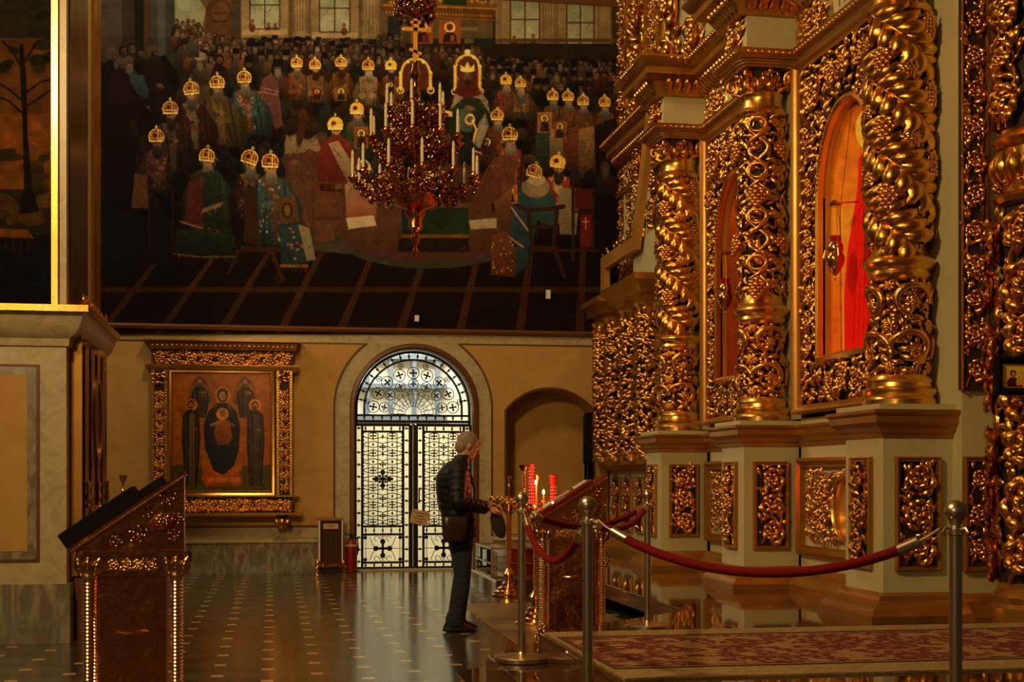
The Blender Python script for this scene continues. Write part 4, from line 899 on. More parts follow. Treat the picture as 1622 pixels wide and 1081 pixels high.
for x,y in ((875,152),(899,153),(923,160),(957,162)): bishop(x,y,8,(94,58,24),random.choice(((108,88,56),(100,58,24),(60,60,40))),5,(82,88,92),dk=.85,h=8.2)
bishop(387,123,10,T,(96,44,30),10,(70,70,68),h=9,pat=pA); bishop(344,131,10.5,(70,58,32),(110,84,34),12,(66,62,54),h=9.5,dk=.8); bishop(303,141,11,(58,26,18),Wt,6,(66,62,58),h=9,dk=.72,crot=-.1); bishop(270,172,11,(50,34,24),(92,80,58),4,(44,38,34),h=9,dk=.65)
bishop(248,216,11,(78,42,30),(92,62,44),-6,(40,36,32),h=8,dk=.62,pat=[(150,130,100),(140,50,30),(70,80,70)])
bishop(787,183,9,(92,40,22),O,-8,(78,78,74),h=8.5,dk=.9); bishop(565,173,10,(40,60,34),(80,70,34),0,(70,70,66),h=8,solid=True,dk=.9); bishop(531,197,11,(110,34,20),Wt,4,(44,42,40),h=9.5,solid=True); 
bishop(807,213,11,(92,36,20),(110,50,28),-8,(96,94,88),h=11,pat=pA,dk=.95)
# table row right of the throne with white draped legs
for k,x in enumerate((862,884,905,930,955)):
    c=((40,72,66),(150,128,92),(120,60,34),(150,110,64),(96,60,36))[k]; P.poly([(x-14,205),(x+12,200),(x+16,262),(x-4,272),(x-14,262)],tuple(v*.8 for v in c),1,tuple(v*.4 for v in c)); 
    for q in range(4): P.line([(x-12,225+q*11),(x+12,221+q*11)],1.2,(84,50,26),.7)
def icon(x,y,w,h,bg=(176,100,34)):
    P.rect(x-w,y-h,x+w,y+h,bg); P.rect(x-w+1.5,y-h+1.5,x+w-1.5,y+h-1.5,tuple(c*.8 for c in bg)); P.ell(x,y-h*.4,w*.5,w*.5,(236,196,116)); P.ell(x,y-h*.4,w*.33,w*.36,(60,30,18)); P.poly([(x-w*.7,y+h*.9),(x-w*.5,y),(x,y-h*.2),(x+w*.5,y),(x+w*.7,y+h*.9)],(34,22,20)); P.ell(x,y-h*.38,w*.2,w*.28,(110,70,44))
icon(572,219,11,17,(130,72,30)); icon(862,195,11,16,(150,100,44)); icon(886,207,10,14,(140,70,28)); icon(771,232,11,16,(70,40,20)); icon(502,150,7,9,(100,10,12)); icon(618,140,7,12,(70,40,20)); icon(540,150,9,11,(120,76,30))
P.ell(576,266,11,12,(240,206,130)); P.ell(576,264,6.5,8,(56,30,18)); P.ell(576,276,8,4,(240,206,130))
# throne 1 (behind the chandelier) and throne 2
def throne(x,y,w,h):
    P.ell(x,y,w,w*1.0,(206,160,72)); P.ell(x,y,w-4,w-4,(74,34,20)); P.rect(x-w,y,x+w,y+h,(74,30,20)); P.rect(x-w-2,y,x-w+3,y+h,(214,170,84)); P.rect(x+w-3,y,x+w+2,y+h,(214,170,84))
    for k in range(5): P.ell(x-w+k*w/2,y-w*sin(pi*(k)/4)*1.0,2.6,2.6,(232,190,104))
    P.ell(x,y-w-3,5,4,(240,200,116)); P.ell(x-w,y+h,6,6,(220,176,90),0,1,1,None,2.2); P.ell(x+w,y+h,6,6,(220,176,90),0,1,1,None,2.2)
throne(658,116,24,28); throne(740,106,20,40)
P.poly([(716,240),(708,180),(722,150),(736,140),(754,142),(770,156),(776,190),(766,236),(740,250)],(26,44,24),1,(18,26,18)); P.poly([(712,176),(722,146),(756,140),(772,160),(776,182),(760,158),(738,152),(722,166)],(120,110,92)); P.poly([(722,140),(758,140),(762,150),(740,158),(718,148)],(80,20,18))
P.poly([(768,180),(774,200),(760,236),(752,230),(756,200)],(116,112,104)); P.poly([(724,176),(742,170),(752,190),(744,214),(728,206)],(52,74,74)); P.ell(744,190,8,9,(210,160,70),.3,1,1,None,3); P.line([(748,192),(754,206),(746,238)],3.2,(214,166,80)); P.line([(746,238),(762,244)],2.4,(190,140,60)); P.ell(744,172,9,4,(110,74,50),.2); P.poly([(716,178),(690,172),(694,182),(716,186)],(200,160,84))
P.ell(740,123,7,9,(84,52,36)); P.ell(740,131,6,4,(44,26,18)); P.poly([(729,113),(729,103),(735,108),(740,99),(745,108),(751,103),(751,113)],(228,176,80)); P.ell(740,112,11,3.5,(240,196,100))
P.poly([(732,210),(748,210),(752,262),(724,262)],(18,22,18))
P.rect(674,272,704,284,(196,150,60)); P.poly([(684,284),(690,272),(696,284)],(40,20,12))
# lower right group
bishop(883,257,11,(128,32,18),(140,120,92),-6,(40,30,24),h=9,solid=True,crot=.15); P.poly([(884,300),(900,298),(918,300),(912,372),(886,372)],(112,100,80),1,(90,78,60))
P.poly([(812,312),(828,290),(848,284),(868,296),(880,320),(876,360),(850,350),(838,420),(815,436),(806,400)],(28,62,76),1,(16,36,46))
for k in range(7): P.line([(822+k*5,310),(812+k*6,425)],1.0,(18,40,50),.8)
P.line([(804,322),(836,366)],3,(140,110,84)); P.line([(800,372),(828,392)],3,(130,80,50)); P.poly([(776,436),(778,372),(800,368),(818,400),(816,440)],(92,46,22),1,(60,26,14)); 
for k in range(40): P.ell(random.uniform(779,812),random.uniform(376,434),1.5,1.7,random.choice([(150,96,50),(120,40,24),(60,50,40)]))
P.ell(848,298,22,16,(110,94,74)); P.ell(850,286,14,9,(134,124,106)); crown(846,272,11,.25); icon(805,308,14,15,(176,96,26)); icon(806,275,12,20,(140,66,26)); P.poly([(780,300),(812,290),(808,342),(784,340)],(104,66,36),1,(72,40,24))
P.poly([(742,350),(786,346),(786,362),(745,364)],(132,120,98)); P.poly([(782,250),(820,246),(812,296),(770,330),(745,350),(750,300)],(86,44,32),.9,(64,30,22))
# chairs
CH=(40,22,12)
P.line([(818,326),(834,334),(870,332),(892,328)],7,CH); P.line([(836,334),(842,390),(834,436)],6,CH); P.line([(882,334),(876,390),(894,440)],6,CH); P.line([(842,360),(878,360)],5,CH); P.line([(838,394),(880,394)],7,CH)
P.line([(907,300),(907,414)],5,CH); P.line([(938,300),(938,392)],5,CH); P.line([(907,336),(938,336)],4,CH); P.rect(918,340,936,392,(86,16,10)); P.line([(927,346),(927,364)],1.6,(180,110,50)); P.line([(922,352),(932,352)],1.6,(180,110,50)); P.rect(910,300,936,332,(66,16,12))
P.poly([(940,200),(990,180),(1003,180),(1003,420),(950,400)],(14,8,5),.8); head(958,266,9,(34,22,14),(70,46,32),(30,24,18),(60,52,44))
# centre figure with red robe on chair
P.poly([(504,250),(512,222),(536,214),(552,226),(560,262),(548,288),(520,292),(506,286)],(104,24,16),1,(70,16,12)); P.poly([(520,228),(536,224),(556,256),(566,280),(552,290),(536,262)],(132,112,82),1,(96,78,56)); P.line([(528,236),(540,250)],1.6,(96,34,18))
P.poly([(546,290),(576,286),(600,300),(594,358),(560,362),(548,340)],(122,96,72),1,(110,40,26)); P.poly([(548,346),(592,342),(596,358),(552,364)],(150,136,112)); 
P.line([(494,240),(497,370)],4,(64,32,18)); P.line([(544,290),(544,368)],4,(64,32,18)); P.line([(494,290),(548,290)],4,(72,36,18)); P.rect(494,322,546,328,(72,36,18)); P.rect(500,344,542,350,(60,30,16)); P.ell(490,242,7,5,(72,36,18)); P.line([(470,240),(498,400)],1.6,(80,46,22)); P.ell(466,258,6,5,(90,60,28))
# lower left: three seated bishops seen from behind
bishop(328,247,11,(40,54,34),(84,26,18),6,(84,76,64),h=13,dk=.8,crot=.12,pat=[(120,96,60),(110,30,20)]); bishop(396,250,12,(46,22,16),(96,76,52),-4,(78,72,62),h=9,dk=.75,crot=.3,pat=pA); bishop(428,256,12,T,(72,52,34),10,(84,80,74),h=11,dk=.95,pat=[(140,60,44),(150,140,120),(60,96,104)],crot=.05)
P.poly([(288,360),(296,300),(304,276),(344,270),(352,320),(350,362)],(24,38,24),1,(14,24,16)); P.poly([(292,356),(300,290),(322,280),(322,362)],(74,22,16),.9,(60,18,12))
for k in range(8): P.line([(320+k*4,338-k*1.4),(324+k*4,331-k*1.4)],2,(130,84,66)); 
P.line([(286,352),(320,362)],3,(112,60,44)); P.poly([(276,404),(280,362),(370,372),(376,406),(330,404)],(18,36,20),1,(10,20,12)); P.line([(276,403),(320,408),(372,407)],3,(80,52,12))
P.poly([(388,300),(392,292),(406,298),(412,390),(386,384)],CH); P.line([(384,394),(440,396)],7,(44,22,10)); P.line([(378,398),(362,434)],5,(44,24,10)); P.line([(430,398),(446,440)],6,(44,24,10)); P.ell(443,441,8,8,(40,22,10),0,1,1,None,3)
P.poly([(446,360),(470,356),(492,362),(500,412),(486,416),(484,424),(446,424),(444,380)],(26,50,56),1,(18,36,42)); P.poly([(472,356),(490,362),(500,412),(486,414)],(112,104,86),.8); P.line([(446,422),(486,422)],5,(104,62,18))
for k in range(14): P.ell(random.uniform(450,482),random.uniform(362,412),2.4,2,random.choice([(140,56,34),(120,100,80)]))
P.poly([(436,316),(466,310),(476,352),(446,356)],(72,44,20)); P.ell(455,334,9,13,(40,24,12)); P.ell(455,334,5,9,(90,60,30)); P.line([(476,270),(500,400)],1.8,(56,32,14))
P.line([(237,280),(237,400)],4,(30,16,9)); P.line([(274,290),(274,400)],4,(30,16,9)); P.rect(237,300,274,305,(30,16,9)); P.poly([(208,330),(214,276),(232,280),(236,330)],(92,48,34),.8)
P.rect(140,60,290,530,(0,0,0),.12)
def strokes(n,xa,ya,xb,yb,L=9,wd=1.5,amp=.45,al=.5,vert=True):
    for k in range(n):
        x=random.uniform(xa,xb); y=random.uniform(ya,yb); j=min(P.H-1,max(0,int((y-P.y0)*P.sc))); i=min(P.W-1,max(0,int((x-P.x0)*P.sc))); c=P.a[j,i].copy()
        if c.sum()<36: continue
        f=min(1.5 if c.sum()<200 else 1.08,math.exp(random.gauss(-.12,amp))); an=(pi/2+.5*sin(x*.05)+random.gauss(0,.45)); l=L*random.uniform(.4,1.2); c=np.clip(c*f+np.array((random.gauss(0,5),random.gauss(0,3),0)),2,235)
        P.line([(x,y),(x+l*cos(an)*.5,y+l*sin(an)*.5),(x+l*cos(an+.3),y+l*sin(an+.3))],wd*random.uniform(.6,1.2),c,al)
strokes(2600,200,115,440,420,8,1.3,.38,.5); strokes(3200,440,115,985,300,8,1.3,.36,.45); strokes(900,440,300,985,430,9,1.6,.16,.3); strokes(1200,270,60,985,140,4,1.0,.3,.4); strokes(500,140,380,985,528,16,2,.2,.3); strokes(500,380,0,985,60,14,1.6,.12,.3)
lum=P.a.mean(2,keepdims=True); goldy=(P.a[...,0:1]>170); P.a=np.where(goldy,P.a,(P.a*.72+lum*.28)*np.array((1.0,.98,.90)))
P.grain(.05,.07)
def mural_fn(u,v): t=(u-811)/FPX; d=YW/(CT-t*ST); return np.stack([d*(ST+t*CT),np.full_like(u,YW-.03),CZ+d*(HV-v)/FPX],-1)
mu=thing('mural','huge dark painted mural of crowned bishops seated around an enthroned ruler','painting',(1.4,YW,3.55))
mp=P.surface('painted_scene',mural_fn,(MG,MG,MG),'paint',mu)
mb=MB(); mb.sweep([(-.04,-.02),(-.04,.05),(.0,.07),(.035,.05),(.035,-.02)],[(MX0-.02,9.2),(MX0-.02,3.52),(5.13,3.52)],side=1,frame=frY(YW)); build('frame',mb,'brown',mu)
mb=MB(); mb.box(MX0-.05,5.13,YW-.028,YW-.0,3.5,3.58); build('backing',mb,'brown',mu)
# wall band above mural continues dark
struct('trim_mural_cap',MB().box(-2.6,5.13,YW-.05,YW-.0,8.45,8.8),'brown')
struct('trim_left_corner',MB().box(-2.75,-2.56,YW-.12,YW,0.0,11),'marble')
struct('trim_left_corner_gilt',MB().box(-2.60,-2.54,YW-.14,YW-.02,3.5,11),'goldsm')
# two small sensor boxes on the mural
for (u,v,h,l) in ((868,467,.13,'small upright white box on the dark lower part of the mural, the right one'),(660,505,.09,'small tilted white box just above the lower edge of the mural, over the door')):
    p=PY(u,v,YW-.05); tag(build('sensor_box',MB().box(p.x-.03,p.x+.03,YW-.09,YW-.03,p.z-h/2,p.z+h/2),'white'),l,'sensor','small white boxes on the mural')
# ================= GILT FRAMED ICON
t=thing('icon_shrine','large gilt carved wall frame holding an icon of an enthroned mother and child','icon',(-.7,YW-.1,.8))
Yf=YW-.16
def wz(u,v): p=PY(u,v,Yf); return p.x,p.z
x0,zt=wz(237,557); x1,zb=wz(466,785); ix0,iz1=wz(272,590); ix1,iz0=wz(428,778)
def bx(n,u0,v0,u1,v1,dep,m,par=t,Y=Yf):
    a=wz(u0,v1); b=wz(u1,v0); return build(n,MB().box(a[0],b[0],Y-dep,YW-.02,a[1],b[1]),m,par)
bx('backboard',240,560,464,812,-.02,'goldlac')
cor=MB(); a=wz(230,556); b=wz(474,542); cor.sweep([(-.3,a[1]),(0,a[1]),(.05,a[1]+.03),(.08,b[1]-.04),(.13,b[1]-.02),(.13,b[1]),(-.3,b[1])],[(a[0]+.1,YW),(a[0]+.1,Yf),(b[0]-.1,Yf),(b[0]-.1,YW)],side=-1); co=build('cornice',cor,'goldlac',t)
r=Rel(); k=30; r.leaves(np.linspace(a[0]+.1,b[0]-.1,k),a[1]+.02,pi/2,.1,.07,0,.04,.4); build('egg_row',r.mapped(YF(Yf)),'gold',co,60)
def strip_h(name,u0,v0,u1,v1,dep,par=t):
    a=wz(u0,v1); b=wz(u1,v0); g=build(name,MB().box(a[0],b[0],Yf-dep,YW-.02,a[1],b[1]),'goldcore',par)
    r=Rel(); Wd=b[1]-a[1]; r.strip(a[1]+.01,b[1]-.01,a[0],b[0],mod=Wd*.95,h=.0,fill=3.4); f=plane_map((0,Yf-dep,0),(0,0,1),(1,0,0),(0,-1,0)); build('carved_foliage',r.mapped(f),'gold',g,60); return g
strip_h('frieze',240,559,464,580,.02); strip_h('sill_frieze',240,790,464,812,.02)
for (ua,ub) in ((240,265),(438,463)):
    a=wz(ua,786); b=wz(ub,586); g=build('pilaster',MB().box(a[0],b[0],Yf-.02,YW-.02,a[1],b[1]),'goldcore',t); build('pilaster_edge',MB().box(a[0],a[0]+.04,Yf-.028,Yf-.018,a[1],b[1]).box(b[0]-.04,b[0],Yf-.028,Yf-.018,a[1],b[1]),'goldsm',g); r=Rel(); r.strip(a[0]+.045,b[0]-.045,a[1]+.03,b[1]-.28,mod=.16,h=.0,fill=3.2); r.field(lambda u,v:True,a[0]+.03,b[0]-.03,b[1]-.2,b[1]-.03,.05); build('carved_foliage',r.mapped(YF(Yf-.02)),'gold',g,60)
    q=MB(); 
    for s_ in (a[0]+.02,b[0]-.02):
        n_=46
        for i in range(n_): q.ell((s_,Yf-.025,a[1]+.03+(b[1]-a[1]-.06)*i/(n_-1)),.012,.012,.012,6,4)
    build('bead_row',q,'gold',g)
for (v0,v1,e) in ((580,587,.05),(785,790,.05),(812,821,.10)):
    a=wz(236,v1); b=wz(468,v0); q=MB(); m_=(a[1]+b[1])/2; q.sweep([(-.2,a[1]),(e*.4,a[1]),(e,m_),(e,b[1]),(-.2,b[1])],[(a[0],YW-.02),(a[0],Yf),(b[0],Yf),(b[0],YW-.02)],side=-1); build('fillet',q,'goldsm',t)
for u in (253,447):
    p=wz(u,822); q=MB(); q.lathe([(.005,-.15),(.03,-.14),(.05,-.10),(.09,-.05),(.10,0)],14,(p[0],Yf-.0,p[1])); r=Rel(); r.leaves(p[0]+np.array([-.05,0,.05]),p[1]-.12,[1.9,pi/2,1.2],.12,.07,0,.08,.3); bk=build('bracket',q,'goldsm',t); build('bracket_leaf',r.mapped(YF(Yf)),'gold',bk,60)
mb=MB(); rect_frame(mb,ix0-.02,ix1+.02,iz0-.02,iz1+.02,[(-.06,.0),(-.04,.03),(-.01,.02),(.015,.03),(.03,.0),(.03,-.06)],frY(Yf)); build('inner_moulding',mb,'goldsm',t)
P=Paint(0,0,156,190,1.6,(120,62,14)); P.rect(0,0,156,190,(132,72,18),1,(112,56,14)); P.rect(0,150,156,190,(58,50,14)); P.rect(6,148,24,190,(52,48,14)); P.rect(136,148,156,190,(52,48,14))
def saint(x,y,h,rb_,rb2,halo=True,wing=0,tall=True):
    if wing: 
        P.ell(x-11,y+16,5,20,(110,66,26),.25); P.ell(x+11,y+16,5,20,(110,66,26),-.25); P.ell(x-11,y+16,5,20,(60,32,14),.25,.8,1,None,1); P.ell(x+11,y+16,5,20,(60,32,14),-.25,.8,1,None,1)
    if halo: P.ell(x,y,11,11,(158,92,28)); P.ell(x,y,11,11,(96,50,14),0,1,1,None,1)
    P.poly([(x-9,y+h),(x-14,y+h*.45),(x-13,y+16),(x-5,y+8),(x+5,y+8),(x+13,y+16),(x+15,y+h*.45),(x+10,y+h)],rb_,1,tuple(c*.6 for c in rb_)); P.poly([(x-2,y+14),(x+6,y+14),(x+6,y+h),(x-4,y+h)],rb2,.8,tuple(c*.7 for c in rb2)); P.ell(x,y,5.5,7,(44,24,14)); P.ell(x,y+1,4,5.4,(140,90,54)); P.ell(x,y+5,3,3.2,(70,50,34)); P.line([(x-2,y-.5),(x-1,y-.5)],.9,(36,20,12)); P.line([(x+1,y-.5),(x+2,y-.5)],.9,(36,20,12)); P.line([(x-9,y+14),(x-6,y+h*.6),(x-8,y+h-3)],1.1,tuple(min(255,c*2+18) for c in rb_),.7); P.line([(x+8,y+14),(x+10,y+h*.5),(x+6,y+h-3)],1.1,tuple(min(255,c*2+18) for c in rb_),.7); P.ell(x+6,y+h*.3,4,2.6,(110,66,38))
    for k in range(4): P.line([(x-10+k*6,y+22),(x-8+k*5,y+h-4)],.8,(20,14,8),.7)
saint(44,14,58,(28,44,34),(90,50,22),False,1); saint(116,14,58,(46,20,14),(70,60,50),False,1); saint(30,52,130,(34,26,14),(96,78,52)); saint(132,52,130,(40,20,14),(58,60,56))
P.poly([(52,150),(100,150),(112,172),(110,182),(54,182),(46,170)],(146,66,18),1,(120,50,12)); P.rect(48,122,60,158,(130,66,20)); P.rect(98,122,112,158,(130,66,20)); P.rect(56,168,108,176,(160,84,24))
P.ell(80,36,13,14,(160,92,28)); P.poly([(52,120),(50,84),(58,62),(72,48),(88,48),(102,62),(108,86),(106,124),(98,150),(82,164),(66,158)],(26,22,26),1,(12,16,24)); P.ell(80,36,9,11,(24,18,22)); P.ell(80,37,5.4,7.4,(150,98,58)); P.line([(77.5,35.5),(79,35.5)],1,(40,22,14)); P.line([(81.5,35.5),(83,35.5)],1,(40,22,14)); P.line([(80.2,36),(80.2,39.5)],.8,(90,50,30)); P.line([(78.8,41.5),(81.5,41.5)],.9,(110,40,30)); P.line([(71,30),(74,46),(66,62)],1,(120,84,40)); P.line([(89,30),(86,46),(94,62)],1,(120,84,40)); P.ell(80,66,10,10,(164,98,34)); P.ell(80,66,4.5,5.5,(118,72,40)); P.poly([(70,76),(90,76),(96,104),(88,116),(72,116),(66,98)],(120,62,20),1,(90,44,16)); P.line([(62,84),(72,80)],4,(110,90,66)); P.line([(98,84),(88,80)],4,(110,66,40))
for k in range(9): P.line([(60+k*5,116),(68+k*3.2,156)],1,(8,16,30),.8)
strokes(700,4,4,152,186,6,1.0,.35,.45); P.grain(.05,.08)
P.surface('icon_painting',lambda x,y:np.stack([ix0+x*(ix1-ix0)/156,np.full_like(x,Yf-.005),iz1-y*(iz1-iz0)/190],-1),(1.7,1.7,1.7),'paintg',t)
g=mat('clear_glass',(1,1,1,1),.03); b=g.node_tree.nodes['Principled BSDF']; nt=g.node_tree; tr=nt.nodes.new('ShaderNodeBsdfTransparent'); gl=nt.nodes.new('ShaderNodeBsdfGlossy'); gl.inputs['Roughness'].default_value=.02; mx=nt.nodes.new('ShaderNodeMixShader'); fr=nt.nodes.new('ShaderNodeFresnel'); fr.inputs['IOR'].default_value=1.5
nt.links.new(fr.outputs[0],mx.inputs[0]); nt.links.new(tr.outputs[0],mx.inputs[1]); nt.links.new(gl.outputs[0],mx.inputs[2]); nt.links.new(mx.outputs[0],nt.nodes['Material Output'].inputs['Surface']); M['glass']=g
# ================= LEFT PIER
t_=MB().box(-7,-1.69,11.67,13.72,0,10); struct('wall_left',t_,'marble',label='broad marble pier at the left edge')
struct('baseboard_left',MB().box(-7,-1.655,11.62,13.76,0,.49),'marbled')
zc=lambda v:CZ+11.2*(HV-v)/FPX
# front face field: brown border, grey marble border, ochre
Yp=11.67
def WP(u,v): p=PY(u,v,Yp); return p.x,p.z
def pbox(n,u0,v0,u1,v1,d,m): a=WP(u0,v1);b=WP(u1,v0); return struct(n,MB().box(a[0],b[0],Yp-d,Yp+.01,a[1],b[1]),m)
pbox('trim_3',-200,578,63,893,.012,'brown'); pbox('trim_4',-200,582,58,889,.016,'marbled'); pbox('trim_5',-200,595,44,876,.02,'ochre')
# cornice of the pier
z1=WP(50,487)[1]; z0=WP(50,548)[1]
mb=MB(); mb.sweep([(0,z0),(.02,z0),(.03,z0+.06),(.10,z0+.12),(.14,z0+.20),(.15,z0+.25),(.19,z1-.02),(.19,z1),(0,z1)],[(-7,Yp),(-1.69,Yp),(-1.69,13.72),(-7,13.72)],side=-1); struct('trim_pier_cornice',mb,'marble',label='projecting marble cornice of the left pier')
mb=MB(); mb.sweep([(.185,z1-.05),(.20,z1-.05),(.20,z1+.004),(0,z1+.004)],[(-7,Yp),(-1.69,Yp),(-1.69,13.72)],side=-1); struct('trim_pier_gilt',mb,'goldsm')
# upper shaft: narrower
# pier painting
t=thing('pier_painting','tall painted landscape with a dark tree in a bright gilt frame on the left pier','painting',(-2,Yp,2.9))
x82,_=WP(83,300); x92,_=WP(93,300); zb=WP(50,484)[1]
mb=MB(); mb.box(x82,x92,Yp-.06,Yp-.0,zb,7.5); build('frame',mb,'goldsm',t)
P=Paint(-60,-40,84,486,1.0,(24,18,8)); P.rect(-60,-40,84,486,(26,22,10),1,(20,18,10)); P.rect(-60,60,84,300,(66,38,16),.8,(84,46,14)); P.rect(-60,180,84,240,(96,50,12),.5)
P.ell(52,232,6,6,(150,44,8),0,.7)
for k in range(60): P.ell(random.uniform(-60,84),random.uniform(-30,110),random.uniform(8,20),random.uniform(4,9),random.choice([(14,16,6),(26,26,9),(20,20,8)]),random.uniform(-.4,.4),.85)
for k in range(34): P.ell(random.uniform(-60,84),random.uniform(230,350),random.uniform(8,22),random.uniform(6,14),random.choice([(38,28,10),(52,36,14),(24,20,8),(62,42,18)]),random.uniform(-.5,.5),.85)
P.poly([(30,340),(38,300),(36,200),(32,120),(30,70),(37,70),(42,130),(44,220),(52,300),(62,335)],(12,9,4))
for a in (((36,160),(12,140),(-6,130)),((38,150),(64,130),(80,126)),((35,110),(20,80),(4,66)),((38,170),(56,160),(78,144)),((36,180),(14,160),(0,155)),((38,100),(58,66),(82,60))): P.line(a,3.2,(14,10,5))
P.rect(-60,372,84,486,(8,9,5)); P.poly([(-10,362),(44,364),(54,378),(-10,376)],(70,40,12)); 
for k in range(5): P.rect(-4+k*12,376,-1+k*12,400,(26,16,6))
P.rect(-60,398,84,486,(6,10,10),.8,(4,8,8)); P.grain(.06,.12)
def pf(u,v): tt=(u-811)/FPX; d=(Yp-.02)/(CT-tt*ST); return np.stack([d*(ST+tt*CT),np.full_like(u,Yp-.02),CZ+d*(HV-v)/FPX],-1)
P.surface('painted_scene',pf,(1.6,1.6,1.6),'paint',t)
mb=MB(); mb.box(x82-3,x82,Yp-.018,Yp,zb,7.5); build('backing',mb,'blk',t)
# side face trims of pier : upper brown marble strip with gilt fillets
Xs=-1.69
struct('trim_6',MB().box(Xs,Xs+.012,11.80,12.9,z1+.02,10),'marblebr',label='brown veined marble strip on the side of the left pier'); struct('trim_7',MB().box(Xs,Xs+.03,13.2,13.45,z1+.02,10),'goldsm'); struct('trim_8',MB().box(Xs,Xs+.03,13.56,13.70,z1+.02,10),'goldsm')
# polished brown case standing against the pier's side
t=thing('icon_case','tall polished brown case with dark panels against the side of the left pier','cabinet',(-1.6,12.7,0))
build('body',MB().box(-1.686,-1.60,11.86,13.66,.56,2.74),'mir',t); build('gilt_edge',MB().box(-1.686,-1.590,11.845,11.86,.54,2.78),'goldlac',t)
mb=MB()
for k in range(4): a=12.05+k*.4; mb.box(-1.602,-1.59,a,a+.22,1.0,2.5)
build('door_panel',mb,'marblebr',t)
mb=MB(); mb.sweep([(0,0),(0,.03),(.04,.03),(.04,0)],[(12.85+.22*cos(a),1.9+.34*sin(a)) for a in np.linspace(0,2*pi,28,endpoint=False)],closed=True,side=-1,frame=lambda u,v,h:(-1.60+h,u,v)); build('oval_moulding',mb,'goldlac',t)
r=Rel(); r.strip(11.9,13.6,2.78,2.92,mod=.14,fill=1); q=Rel(); q.field(lambda u,v:True,11.88,13.64,2.76,2.92,.06); build('carved_crest',q.mapped(plane_map((-1.62,0,0),(0,1,0),(0,0,1),(1,0,0))),'gold',t,60)
for yy in (12.1,12.8,13.5):
    q=MB(); q.lathe([(.015,1.10),(.022,1.13),(.01,1.15),(.025,1.2),(.01,1.26),(.022,1.31),(.01,1.34)],12,(-1.57,yy,0)); build('ornament',q,'goldsm',t)
build('plinth',MB().box(-1.65,-1.56,11.85,13.68,.0,.52),'brown',t)
# ================= DOOR
YD=YW+.22
dr=thing('door_1','black wrought iron double door with an arched fanlight and frosted panes','door',(DX,YD,0)); dr['kind']='structure'
def bar(mb,x0,z0,x1,z1,w,th=.02,Y=YD):
    a=Vector((x0,Y,z0)); b=Vector((x1,Y,z1)); d=b-a; L=d.length; d/=L; n=Vector((-d.z,0,d.x)); mb.obox((a+b)/2,d*(L/2),n*w/2,Vector((0,th/2,0)))
def arcbar(mb,cx,cz,r,a0,a1,w,n=10,th=.02,rz=None):
    P=[(cx+r*cos(a0+(a1-a0)*k/n),cz+(rz or r)*sin(a0+(a1-a0)*k/n)) for k in range(n+1)]
    for p,q in zip(P[:-1],P[1:]): bar(mb,p[0],p[1],q[0],q[1],w,th)
def cross(mb,x,z,s,w=None,rot=0):
    w=w or s*.42
    for k in range(4):
        a=rot+k*pi/2; bar(mb,x,z,x+s*cos(a),z+s*sin(a),w); mb.ell((x+s*.85*cos(a),YD,z+s*.85*sin(a)),s*.34,.012,s*.34,6,4)
def lozenge(mb,x,z,w,h):
    mb.prism([(x-w,YD-.012,z),(x,YD-.012,z-h),(x+w,YD-.012,z),(x,YD-.012,z+h)],(0,0,0),(0,.024,0))
zT=2.17   # transom
def ladder(mb,x0,z0,x1,z1,step,w=.018):
    """row of beads on rungs between two rails"""
    L=math.hypot(x1-x0,z1-z0); n=max(1,int(L/step)); dx,dz=(x1-x0)/L,(z1-z0)/L
    for k in range(n+1):
        x=x0+(x1-x0)*k/n; z=z0+(z1-z0)*k/n; bar(mb,x-dz*.045,z+dx*.045,x+dz*.045,z-dx*.045,w*.8); mb.ell((x,YD,z),.017,.014,.022,6,4)
